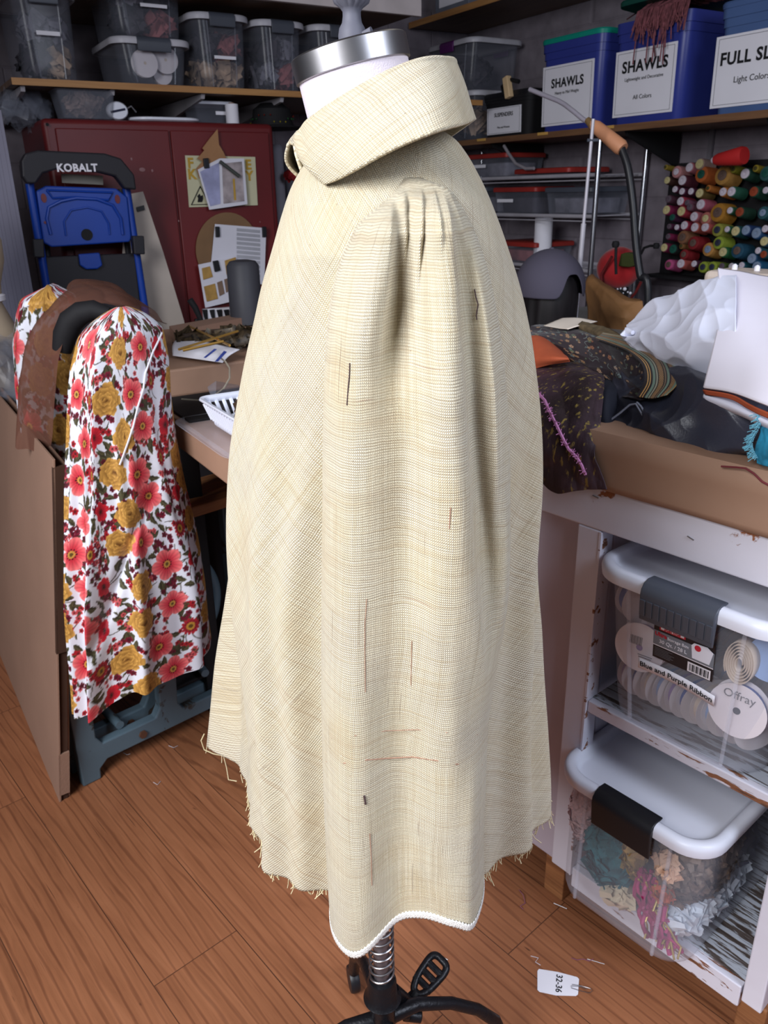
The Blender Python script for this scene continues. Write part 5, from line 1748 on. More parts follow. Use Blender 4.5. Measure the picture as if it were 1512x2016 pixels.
# ------------------------------------------------------------------ rods and gooseneck arm
t = thing('telescoping_rod', 'thin pale telescoping rod rising beside the grey cap', 'rod', at_m(1146, 560, 2.28), 0)
pt_, pj, pb = at_m(1168, 234, 2.28), at_m(1149, 440, 2.28), at_m(1140, 540, 2.28)
low = pb + (pb - pj).normalized() * ((pb.z) / -((pb - pj).normalized().z))
t.location = (low.x, low.y, 0); LOCS[t.name] = Matrix.Translation(t.location)
b = MB(); b.tube([pt_, pj], 0.0055, 10); b.build('upper_tube', M_wire, t, world=True)
b = MB(); b.tube([pj, low], 0.0085, 10); b.build('lower_tube', M_wire, t, world=True)
b = MB(); b.lathe([(0.11, 0.0), (0.12, 0.004), (0.11, 0.012), (0.02, 0.02), (0.01, 0.03)], 30); b.build('base', M_black, t)
b = MB(); pk = at_m(1165, 276, 2.28); b.tube([pk - Vector((.014, 0, 0)), pk + Vector((0.02, 0, 0))], 0.005, 8); b.build('clip', M_dkgrey, t, world=True)
g0 = at_m(1275, 625, 2.40)
t = thing('gooseneck_arm', 'black gooseneck arm with wooden grip and bent silver tube end', 'arm stand', (g0.x + 0.03, g0.y, 0), 0)
G = [at_m(x, y, 2.40) for x, y in ((1222, 288), (1236, 330), (1246, 400), (1252, 480), (1260, 540), (1275, 625))]
G.append(Vector((g0.x + 0.03, g0.y, 0.02)))
b = MB()
Gs = [Vector([float(sinterp([q], list(zip(range(len(G)), [g[k] for g in G])))[0]) for k in range(3)]) for q in np.linspace(0, len(G) - 1, 50)]
b.tube(Gs, 0.0125, 12); b.build('black_tube', M_black, t, world=True)
b = MB(); b.tube([at_m(1163, 242, 2.40), at_m(1174, 250, 2.40), at_m(1222, 290, 2.40), at_m(1226, 294, 2.40)], [0.012, 0.020, 0.024, 0.020], 24); b.build('wooden_grip', mat('cork_wood_grip', (196, 136, 100), 0.55, var=0.06), t, world=True)
b = MB(); b.tube([at_m(x, y, 2.40) for x, y in ((1043, 176), (1060, 183), (1080, 191), (1100, 199), (1112, 206), (1130, 220), (1148, 235), (1165, 244))], 0.0075, 12); b.build('silver_tube', mat('satin_silver', (206, 200, 214), 0.3, 0.6), t, world=True)
b = MB(); b.tube([at_m(1156, 236, 2.40), at_m(1168, 247, 2.40)], [0.010, 0.016], 12); b.build('collar', mat('brass_collar', (150, 120, 80), 0.4, 0.5), t, world=True)
b = MB(); b.lathe([(0.13, 0.0), (0.14, 0.006), (0.13, 0.02), (0.03, 0.03), (0.018, 0.05)], 32); b.build('base', M_black, t)

# ------------------------------------------------------------------ thread rack
rkT = thing('thread_rack', 'black wall rack of thread cones on the right wall', 'thread rack', room(3.235, ruw(at_u(1306, 420, 3.2))[1], 0), RZ_B)
zt0, zt1 = at_u(1400, 548, 3.2).z, at_u(1400, 318, 3.2).z
b = MB(); b.box((0.55, 0.0, (zt0 + zt1) / 2), (1.12, 0.015, zt1 - zt0)); b.build('panel', M_matblack, rkT, sm=False)
b = MB(); b.box((0.55, -0.06, zt0 - 0.004), (1.12, 0.12, 0.012)); b.build('tray', M_matblack, rkT, sm=False)
SPOOL_TABLE = """200,320,28,a08830,2 340,380,65,c88a8a,1 225,490,45,4a2c26,3 510,325,55,b86a74,1 640,280,60,a88a80,3 420,490,60,5c2434,1 660,412,86,c0622c,5 930,425,102,b48440,6 1070,345,42,8a8420,2 1225,405,62,1e4434,1 1355,335,38,948020,2 1488,400,78,2a5a58,5
325,605,40,541c38,1 415,632,42,541c38,1 530,632,42,4a1a30,1 640,655,56,6a5428,3 745,590,36,c07430,2 940,638,52,c47a38,1 1050,635,58,2c6450,1 1335,635,60,1c4a38,4 1490,618,42,2c5a54,1
240,730,45,583040,7 395,758,52,b03a50,1 480,775,35,845064,7 655,800,62,b4586a,1 215,870,56,8c2450,3 405,888,60,a83040,3 512,832,42,784858,7 870,902,102,b47c28,6 1030,877,42,2a5a3c,1 1155,897,58,1c4030,4 1450,905,70,24545c,8
570,955,58,b06068,1 715,978,72,b86a60,3 290,965,42,4a2040,5 445,1068,54,a02c44,1 348,1092,36,6c2c50,1 578,1092,56,bc5c50,1 712,1090,56,bc5a54,1 250,1080,34,5a2444,7 865,1125,72,9a9a40,9 995,1118,38,2c6444,1 1102,1142,60,1f5458,3 1235,1130,60,243c6c,8 1370,1166,66,26507c,8 1482,1112,46,4c1c28,1
420,1218,76,8a5c40,6 236,1210,36,8c2450,7 555,1292,76,8c1c24,6 185,1352,52,7c2048,3 300,1370,58,141414,5 402,1332,34,8a5c30,2 745,1375,76,c48c48,8 875,1290,70,98a838,9 940,1410,58,2c6c40,3 1120,1392,82,205068,6 1392,1392,42,245464,1 1472,1272,58,204c68,3 1310,1492,62,244c70,8 1462,1440,46,1f5058,4
435,1440,60,8c1c24,6 240,1570,60,c8588c,6 400,1558,58,b85850,1 570,1560,42,4c2438,1 680,1602,64,98a838,9 797,1602,64,98a838,9 925,1590,40,506428,7 1050,1592,42,2a4858,1 1180,1580,42,1c5868,1 1372,1592,60,1c5c84,8"""
CORE = {'1': (196, 186, 196), '2': (70, 64, 30), '3': (190, 178, 130), '4': (140, 60, 34), '5': (20, 78, 66), '6': (96, 76, 68), '7': (92, 78, 88), '8': (120, 136, 160), '9': (44, 48, 66)}
CN = {'1': 'white', '2': 'dark yellow', '3': 'cream', '4': 'rust', '5': 'green', '6': 'brown', '7': 'mauve grey', '8': 'pale blue', '9': 'navy'}


def hexc(h): return tuple(int(h[i:i + 2], 16) for i in (0, 2, 4))


def cname(c):
    r_, g_, b_ = c
    if max(c) < 60: return 'black'
    if r_ > 150 and g_ > 150 and b_ < 100: return 'yellow green'
    if r_ > 1.25 * g_ and r_ > 1.25 * b_:
        if g_ > .55 * r_: return 'golden' if b_ < .5 * r_ else 'dusty pink'
        if b_ > .5 * r_: return 'plum' if r_ < 130 else 'pink'
        return 'red' if r_ > 120 and g_ < 90 else 'orange' if r_ > 150 else 'maroon'
    if b_ > r_ and b_ > g_ * 1.15: return 'blue'
    if g_ > r_: return 'green' if b_ < g_ * .95 else 'teal'
    return 'olive'


tilt_ = Matrix.Rotation(R(-59), 4, 'Z') @ Matrix.Rotation(PI / 2 - R(9), 4, 'X')   # local +z -> out of the wall, drooping up
spools = []
for tok in SPOOL_TABLE.split():
    zx_, zy_, zr_, hc, co_ = tok.split(',')
    px, v = float(zx_) / 6.517 + 1280, float(zy_) / 6.517 + 280
    spools.append((px, v, float(zr_) / 6.517, hc, co_))
meshes = {}
rowsn = {}
for k, (px, v, rp, hc, co_) in enumerate(spools):
    p = at_u(px, v, 3.11)
    dist = (p - Vector((0, 0, CAMH))).length
    r_ = rp / FPX * dist * 1.03
    c_ = hexc(hc)
    c_ = tuple(min(255, int(x * 0.86)) for x in c_)
    row_n = ('top', 'second', 'third', 'fourth', 'fifth', 'bottom')[min(5, int((v - 318) / 38.5))]
    col_n = int((px - 1300) / 24) + 1
    big = r_ > 0.026
    near = min((abs(px - q[0]) + abs(v - q[1]), q) for i, q in enumerate(spools) if i != k)[1]
    side = ('right of' if px > near[0] + 6 else 'left of' if px < near[0] - 6 else 'above' if v < near[1] else 'below')
    lb = '%s %s thread %s, %s end, %s row, %s the %s one' % ('large' if big else 'small', cname(c_), 'cone' if big else 'spool', CN[co_], row_n, side, cname(tuple(min(255, int(x * 1.18 + 8)) for x in hexc(near[3]))))
    t = thing('thread_cone' if big else 'thread_spool', lb, 'thread', p, 0, 'thread cones and spools on the black rack')
    t.rotation_euler = tilt_.to_euler()
    LOCS[t.name] = Matrix.Translation(p)
    key = (hc, round(r_, 3), co_)
    ln = 0.075
    m_ = mat('thread_' + hc, c_, 0.7, var=0.12, scale=60, stretch=(1, 1, 8))
    b = MB()
    prof = [(r_ * 1.12, -ln), (r_ * 1.12, -ln + 0.004), (r_ * 0.98, -0.006), (r_ * .92, 0.0), (r_ * .55, 0.002)]
    b.lathe(prof, 18); b.build('thread', m_, t, ang=50)
    cr_f = 0.52 if co_ in '269' or big else 0.80
    rc = r_ * cr_f
    b = MB(); b.lathe([(rc, 0.001), (rc, 0.0055), (rc * .86, 0.0065), (rc * .38, 0.0065), (rc * .34, 0.003), (0.0004, 0.003)], 16)
    b.build('core', mat('core_' + co_, CORE[co_], 0.6), t, ang=40)
pz0, pz1 = at_u(1408, 315, 3.02), at_u(1466, 306, 3.02)
t = thing('thread_cone', 'large red thread cone lying on its side on top of the thread rack', 'thread', pz0, 0)
b = MB(); b.tube([pz0, pz0.lerp(pz1, .12), pz0.lerp(pz1, .9), pz1], [0.018, 0.024, 0.036, 0.032], 20); b.build('thread', mat('bright_red_thread', (178, 34, 34), 0.7), t, world=True)
dv_ = (pz0 - pz1).normalized()
b = MB(); b.tube([pz0 + dv_ * 0.0, pz0 + dv_ * 0.012], 0.012, 14); b.build('core', mat('core_1', (196, 186, 196)), t, world=True)

# ================================================================== step ladder against the cabinet
M_lblue = mat('ladder_blue', (20, 60, 152), 0.4, var=0.06)
M_lblack = mat('ladder_black', (34, 32, 38), 0.55, var=0.06)
WL = 3.36
lb0 = at_w(160, 600, WL)
lad = thing('step_ladder', 'folded blue and black step ladder leaning on the red cabinet', 'ladder', (lb0.x, lb0.y, 0), RZ_A)


def lsheet(name, m, pts, dw=0.0, th=0.03, bev=0.004, holes=None, label=None, parent=lad):
    b = MB(); b.prism([at_w(x, y, WL + dw) for x, y in pts], nC * th)
    return b.build(name, m, parent, sm=False, world=True, bev=bev, label=label)


def rail_pts(a, b_, dw):
    A, B = at_w(*a, WL + dw), at_w(*b_, WL + dw)
    d = (B - A).normalized()
    return [A, A + d * (A.z / -d.z)]


lsheet('top_cap', M_lblack, [(38, 318), (46, 303), (70, 297), (200, 303), (232, 313), (258, 345), (262, 374), (240, 372), (222, 348), (190, 340), (108, 334), (80, 342), (66, 362), (50, 362), (40, 348)], -0.03, 0.05, 0.006, label='black plastic top handle with white lettering')
wtext('KOBALT', 152, 331, WL - 0.083, 0.036, M_paper, lad, bold=0.0013, sx=1.0)
for a, b_, dw in (((58, 362), (100, 612), 0.0), ((248, 366), (290, 640), 0.0)):
    p = rail_pts(a, b_, dw)
    b = MB(); b.tube(p, 0.0155, 14); b.build('rail', M_lblue, lad, world=True)
for a, b_ in (((76, 372), (108, 612)), ((238, 372), (268, 640))):
    p = rail_pts(a, b_, 0.10)
    b = MB(); b.tube(p, 0.013, 12); b.build('rear_rail', M_lblack, lad, world=True)
for (x, y) in ((72, 484), (268, 478)):
    lsheet('joint', M_lblack, [(x - 11, y - 14), (x + 11, y - 14), (x + 13, y + 22), (x - 8, y + 22)], -0.03, 0.035, 0.004)
lsheet('tray', M_lblue, [(70, 376), (88, 366), (226, 371), (248, 388), (256, 470), (252, 476), (100, 486), (84, 478)], 0.0, 0.022, 0.005, label='blue tool tray with raised arch')
b = MB(); b.tube([at_w(x, y, WL - 0.026) for x, y in ((100, 462), (92, 430), (96, 408), (120, 396), (150, 390), (190, 392), (222, 404), (238, 430), (242, 462))], 0.006, 8); b.build('tray_rim', M_lblue, lad, world=True)
b = MB(); b.tube([at_w(x, y, WL - 0.026) for x, y in ((92, 374), (222, 379), (214, 394), (150, 388), (104, 390), (92, 374))], 0.004, 8); b.build('tray_rim', M_lblue, lad, world=True)
b = MB(); b.tube([at_w(x, y, WL - 0.026) for x, y in ((130, 464), (126, 436), (140, 414), (172, 408), (200, 416), (214, 440), (216, 462))], 0.0035, 8); b.build('tray_rim', M_lblue, lad, world=True)


def disc(px, v, dw, r, m, name, sx=1.0):
    b = MB(); b.lathe([(0.0004, 0), (r, 0), (r, 0.003), (0.0004, 0.003)], 24, M=LOCS[lad.name].inverted() @ Matrix.Translation(at_w(px, v, WL + dw)) @ Matrix.Rotation(RZ_A, 4, 'Z') @ Matrix.Rotation(PI / 2, 4, 'X'), sx=sx); b.build(name, m, lad)


disc(171, 462, -0.0225, 0.021, M_matblack, 'drain_hole'); disc(86, 390, -0.0225, 0.016, M_red, 'tool_hole', .6); disc(231, 392, -0.0225, 0.016, M_red, 'tool_hole', .6); disc(89, 438, -0.0225, 0.005, M_red, 'screw_hole')
lsheet('warning_label', mat('grey_warning_label', (120, 116, 108), 0.6), [(120, 342), (202, 346), (203, 364), (122, 360)], 0.03, 0.003, 0)
lsheet('step', M_lblack, [(86, 505), (262, 498), (280, 660), (100, 660)], 0.02, 0.03, 0.006, label='black ribbed platform')
lsheet('release_tab', M_lblue, [(153, 500), (194, 497), (200, 522), (190, 529), (168, 530), (156, 522)], -0.012, 0.02, 0.005, label='blue release tab')
lsheet('step', M_lblack, [(108, 800), (290, 810), (300, 850), (112, 840)], 0.02, 0.03, 0.006)
tag(sheet('cream_pattern_sheet', mat('cream_interfacing', (188, 176, 166), 0.8, var=0.06), [(244, 384), (281, 377), (322, 500), (362, 632), (376, 720), (378, 900), (215, 900), (238, 600)], 3.46, 0.004), 'tall cream pattern sheet leaning on the cabinet behind the ladder', 'pattern sheet')
b = MB(); b.prism([at_w(x, y, 3.455) for x, y in ((268, 408), (282, 404), (284, 413), (270, 417))], nC * 0.01); tag(b.build('binder_clip', M_black, sm=False), 'small black clip near the top of the cream pattern sheet', 'clip')

# ================================================================== work tables behind the smock on the left
def rbox(o, name, m, u0, u1, w0, w1, z0, z1, bev=0.003, label=None, o_u=None):
    b = MB(); c = room((u0 + u1) / 2, (w0 + w1) / 2, (z0 + z1) / 2)
    b.box(tuple(c), (u1 - u0, w1 - w0, z1 - z0), rz=RZ_A)
    return b.build(name, m, o, sm=False, bev=bev, world=True, label=label)


t1 = thing('work_table', 'brown paper covered table holding the white basket behind the smock', 'table', room(0.85, 1.7), RZ_A)
rbox(t1, 'worktop', M_oldwood, 0.545, 0.84, 1.42, 2.08, 0.915, 0.945)
rbox(t1, 'paper_cover', M_kraft, 0.538, 0.845, 1.41, 2.085, 0.875, 0.950, 0.006, 'brown paper wrapped around the top')
for uu in (0.60, 0.79):
    for ww in (1.48, 2.02):
        rbox(t1, 'leg', M_matblack, uu - .025, uu + .025, ww - .025, ww + .025, 0, 0.874)
t2 = thing('work_table', 'higher paper covered table in front of the red cabinet', 'table', room(0.9, 2.5), RZ_A)
rbox(t2, 'paper_cover', M_kraft, 0.46, 1.40, 2.10, 2.80, 0.945, 1.02, 0.006, 'brown paper wrapped around the top')
for uu in (0.52, 1.34):
    for ww in (2.17, 2.73):
        rbox(t2, 'leg', M_oldwood, uu - .03, uu + .03, ww - .03, ww + .03, 0, 0.944)
rbox(t2, 'shade_panel', mat('under_table_shade', (46, 42, 46), 0.8), 0.56, 1.32, 2.20, 2.22, 0.1, 0.94)  # dark sheet added to stand in for the shade beneath the tables
# black mat, clear dish and basket on the near table
b = MB(); c = room(0.69, 1.93, 0.954); b.box(tuple(c), (0.28, 0.26, 0.006), rz=RZ_A); tag(b.build('cutting_mat', M_matblack, sm=False, bev=.002), 'black cutting mat lying flat beside the white basket', 'mat')
bk = at_z(436, 868, 0.952)
bku = ruw(bk)
basket = thing('white_basket', 'white slotted plastic basket on the brown paper table', 'basket', room(bku[0] + 0.13, bku[1] - 0.0, 0.9605), RZ_A - R(0))
M_bask = mat('white_basket_plastic', (226, 230, 244), 0.4, var=0.02)
bw_, bd_, bh_ = 0.25, 0.26, 0.062
b = MB(); b.rr([(0, bw_ * .84, bd_ * .86, .02), (0.003, bw_ * .86, bd_ * .88, .02), (0.016, bw_ * .88, bd_ * .89, .02)], 5, True, False); b.rr([(bh_ - 0.014, bw_ * .975, bd_ * .98, .02), (bh_ - 0.002, bw_ * .99, bd_ * .99, .02), (bh_, bw_ * 1.05, bd_ * 1.04, .025), (bh_ - 0.004, bw_ * 1.06, bd_ * 1.05, .025)], 5, False, False); b.build('tub', M_bask, basket, sol=0.002)
for side in range(4):
    n__ = 16 if side % 2 else 13
    for k in range(n__):
        f = (k + .5) / n__ - .5
        if side == 0: p0_, p1_ = (f * bw_ * .84, -bd_ * .445, .014), (f * bw_ * .93, -bd_ * .49, bh_ - .012)
        if side == 2: p0_, p1_ = (f * bw_ * .84, bd_ * .445, .014), (f * bw_ * .93, bd_ * .49, bh_ - .012)
        if side == 1: p0_, p1_ = (bw_ * .44, f * bd_ * .86, .014), (bw_ * .4875, f * bd_ * .94, bh_ - .012)
        if side == 3: p0_, p1_ = (-bw_ * .44, f * bd_ * .86, .014), (-bw_ * .4875, f * bd_ * .94, bh_ - .012)
        b = MB(); b.tube([p0_, p1_], 0.0048, 6); b.build('slat', M_bask, basket)
scraps('scrap_pile', 'tan and grey scraps lying inside the white basket', 'scraps', (0.0, 0.0, 0.035), (0.085, 0.11, 0.022), 40, Mmix[0], 0.03, 200, Lf=lambda x, y, z: LOCS[basket.name] @ Vector((x, y, z)))
b = MB(); P_ = [at_u(x, y, uu) for x, y, uu in ((408, 762, .60), (425, 750, .62), (470, 758, .72), (478, 800, .72), (452, 815, .66), (424, 802, .60))]
b.prism(P_, (0.001, -0.001, 0.0)); tag(b.build('clear_film', M_cleardim, sm=False), 'bent piece of clear plastic film standing in the white basket', 'plastic film')
b = MB(); c = Vector((bk.x, bk.y, 0.951)) + room(0.05, 0.0) ; b.rr([(0, .34, .36, .05), (0.003, .36, .38, .05), (0.007, .37, .39, .05)], 6, True, False)
o = b.build('clear_tray', M_clear, sol=0.0015, ang=0); o.location = room(bku[0] + 0.14, bku[1] + 0.03, 0.9505); o.rotation_euler = (0, 0, RZ_A); tag(o, 'shallow clear tray under the white basket', 'tray')
# papers and brass rods on the higher table
def flat_on(name, m, pts, z, th, label, cat, parent=None, dz=0.0):
    b = MB(); P_ = [at_z(x, y, z) for x, y in pts]; b.prism(P_, (0, 0, th)); o = b.build(name, m, parent, sm=False, world=parent is not None)
    if label: tag(o, label, cat)
    return o


pg = thing('printed_page', 'white page with blue printed bars lying over the brass rods table', 'paper', at_z(400, 690, 1.036), 0)
b = MB()
pp_ = patch([[at_z(340, 700, 1.03), at_z(380, 706, 1.03), at_z(438, 714, 1.03)], [at_z(340, 680, 1.045), at_z(390, 690, 1.05), at_z(452, 700, 1.04)], [at_z(350, 662, 1.045), at_z(400, 672, 1.055), at_z(472, 688, 1.05)]], 20, 20)
b.grid(pp_); b.build('page', M_paper, pg, sol=0.0012, world=True)
for pts in (((423, 712), (429, 712), (447, 693), (441, 691)), ((401, 704), (405, 705), (427, 688), (422, 687))):
    b = MB(); b.prism([at_z(x, y, 1.060) for x, y in pts], (0, 0, 0.0006)); b.build('blue_bar', mat('blue_print', (64, 86, 180), 0.7), pg, sm=False, world=True)
flat_on('cardboard_tray', M_card, ((335, 660), (480, 632), (482, 642), (345, 672)), 1.021, 0.03, 'long cardboard strip lying at the back of the paper covered table', 'cardboard')
M_brass = mat('brass_rod', (206, 162, 84), 0.35, 0.7, var=0.1)
for k, (a, b_, lb_) in enumerate((((372, 642), (452, 680), 'brass wire rod crossing over the printed page from upper left'), ((352, 688), (468, 652), 'brass wire rod crossing over the printed page from lower left'), ((360, 690), (440, 672), 'short brass wire rod lying on the printed page'))):
    b = MB(); b.tube([at_z(*a, 1.07 + .008 * k), at_z(*b_, 1.085 + .008 * k)], 0.0035, 8); tag(b.build('brass_rod', M_brass), lb_, 'rod')
scraps('trim_pile', 'dark beaded trims heaped at the back of the paper covered table', 'trims', tuple(at_z(440, 665, 1.05)), (0.16, 0.09, 0.028), 60, mat('dark_beads', (72, 60, 44), 0.4, 0.2, var=0.6, scale=60), 0.03, 210, Lf=lambda x, y, z: (x, y, z))
b = MB(); b.tube([at_z(x, y, z) for x, y, z in ((358, 786, 0.97), (390, 788, 0.975), (420, 780, .99), (440, 765, 1.02), (452, 745, 1.03), (452, 725, 1.04), (444, 712, 1.05), (436, 706, 1.055))], 0.0022, 6); tag(b.build('loop_wire', mat('clear_boning', (190, 180, 160), 0.3)), 'curved clear boning looping over the table edge above the basket', 'boning')
# brush roll and grey case leaning at the cabinet foot
for k, (x0, x1, y0, y1) in enumerate(((404, 412, 606, 642), (418, 427, 604, 640), (432, 441, 603, 638), (445, 453, 602, 636))):
    pass
zb = thing('striped_bag', 'white bag with black pointed stripes standing at the back of the table', 'bag', at_w(430, 640, 2.86), RZ_A)
sheet('panel', M_paper, [(398, 608), (452, 604), (455, 650), (402, 655)], 2.88, 0.02, zb)
for k in range(4):
    x = 398 + k * 14
    sheet('black_point', M_matblack, [(x, 610), (x + 10, 609), (x + 12, 640), (x + 4, 616 + 8)], 2.857, 0.002, zb)
gc = at_w(480, 600, 2.84)
b = MB(); b.lathe([(0.03, 0), (0.058, 0.004), (0.056, 0.20), (0.045, 0.215), (0.02, 0.22)], 28, M=T(*at_w(487, 640, 2.72).xy, 1.021))
tag(b.build('grey_case', mat('charcoal_case', (62, 62, 68), 0.55), ang=40), 'charcoal cylindrical case standing on the paper covered table beside the smock', 'case')
b = MB(); b.tube([at_w(374, 590, 2.82), at_w(384, 605, 2.82), at_w(402, 645, 2.82)], [0.012, 0.012, 0.008], 8); tag(b.build('black_brush', M_matblack), 'black handled brush leaning left of the striped bag', 'brush')

# ================================================================== cardboard sheet, machine stand
ca, cb2 = at_z(117, 1580, 0.0), at_z(0, 1290, 0.0)
dcb = (cb2 - ca).normalized(); cb2 = ca + dcb * 1.15
ta = at_Y(104, 905, ca.y + 0.01); tb = at_n(0, 782, dcb.y, -dcb.x, (at_z(0, 1290, 0).x * dcb.y - at_z(0, 1290, 0).y * dcb.x)) if False else at_Y(0, 782, cb2.y * 0 + at_z(0, 1290, 0).y)
tdir = (tb - ta).normalized(); tb = ta + tdir * 1.15
cdt = thing('cardboard_box', 'flattened brown cardboard box standing on edge at the left', 'cardboard box', ca, 0)
off = Vector((dcb.y, -dcb.x, 0))
if off.x < 0: off = -off
off = off * 0.024
# outline with the far panel, the slot between the two sheets filled dark to stand for shade
b = MB(); b.prism([ca, cb2, tb, ta], off * 0.22); b.build('outer_panel', M_card, cdt, sm=False, world=True, bev=.001)
b = MB(); b.prism([ca + off + dcb * .01, cb2 + off, tb + off + Vector((0, 0, .0)), ta + off + dcb * .02 - Vector((0, 0, .02))], off * 0.22); b.build('inner_panel', M_card, cdt, sm=False, world=True, bev=.001)
b = MB(); b.prism([ca + off * .25 + dcb * .006, cb2 + off * .25, tb + off * .25 - Vector((0, 0, .04)), ta + off * .25 + dcb * .012 - Vector((0, 0, .04))], off * 0.7); b.build('slit_shade_fill', M_carddark, cdt, sm=False, world=True)  # fills the slit; its shade is put into the colour
for z0_, z1_ in ((0.02, .16), (.44, 1.0)):
    f0, f1 = z0_ / ta.z, z1_ * .92 / ta.z
    q0_, q1_ = ca.lerp(ta, f0), ca.lerp(ta, min(.98, f1))
    b = MB(); b.prism([q0_, q0_ + dcb * .012, q1_ + dcb * .012, q1_], off * 1.1); b.build('edge_strip', M_carddark if z0_ > .3 else M_card, cdt, sm=False, world=True)  # upper strip coloured dark to draw the shaded slit

M_ironblue = chipped('grey_blue_machine_paint', (92, 112, 124), (66, 62, 58), 0.60, 0.63, scale=14, dark=(50, 44, 40))
sa_, sb_ = at_z(165, 1550, 0), at_z(415, 1425, 0)
sdir = (sb_ - sa_).normalized(); sang = math.atan2(sdir.y, sdir.x)
st_ = thing('machine_stand', 'grey blue cast iron sewing machine stand under the floral dress', 'stand', sa_, sang)


def sprism(pts, y0, y1, nm='side_frame', m=M_ironblue, bev=.004, **kw):
    b = MB(); b.prism([(x, y0, z) for x, z in pts], (0, y1 - y0, 0)); return b.build(nm, m, st_, sm=False, bev=bev, **kw)


for y_ in (0.0, 0.07):
    sprism([(0, 0), (.05, 0), (.052, .03), (.075, .05), (.50, .05), (.525, .03), (.53, 0), (.58, 0), (.58, .66), (.54, .66), (.54, .12), (.525, .095), (.31, .095), (.295, .12), (.33, .66), (.28, .66), (.24, .13), (.225, .105), (.07, .105), (.055, .13), (.06, .36), (.20, .66), (.15, .66), (0, .36)], y_, y_ + .03, label='cast iron side frame with feet')
    b = MB(); b.lathe([(0.0004, -.006), (.012, -.006), (.012, 0), (0.0004, 0)], 6, M=T(.18, y_, .075) @ Matrix.Rotation(-PI / 2, 4, 'X')); b.build('bolt', mat('rusty_bolt', (110, 78, 62), .6, .5), st_, sm=False)
for x_, z_ in ((.15, .12), (.42, .16)):
    b = MB(); b.tube([(x_ - .02, .02, z_), (x_ - .02 if x_ < .3 else x_, .13, z_)], 0.012, 10); b.build('cross_rod', M_ironblue, st_)
b = MB(); b.tube([(.34 + .16 * math.cos(a), .085, .37 + .16 * math.sin(a)) for a in np.linspace(0, 2 * PI, 49)[:-1]], 0.014, 12, closed=True)
wh = b.build('flywheel', M_ironblue, st_)
for k in range(5):
    a = k * 2 * PI / 5 + .5; b = MB(); b.tube([(.34, .085, .37), (.34 + .16 * math.cos(a), .085, .37 + .16 * math.sin(a))], 0.009, 8); b.build('spoke', M_ironblue, wh)
b = MB(); b.box((.37, .08, .675), (.44, .20, .03)); b.build('table_board', M_oldwood, st_, sm=False, bev=.004)
b = MB(); b.box((.40, .09, .13), (.20, .08, .012)); b.build('treadle', M_matblack, st_, sm=False, bev=.004)

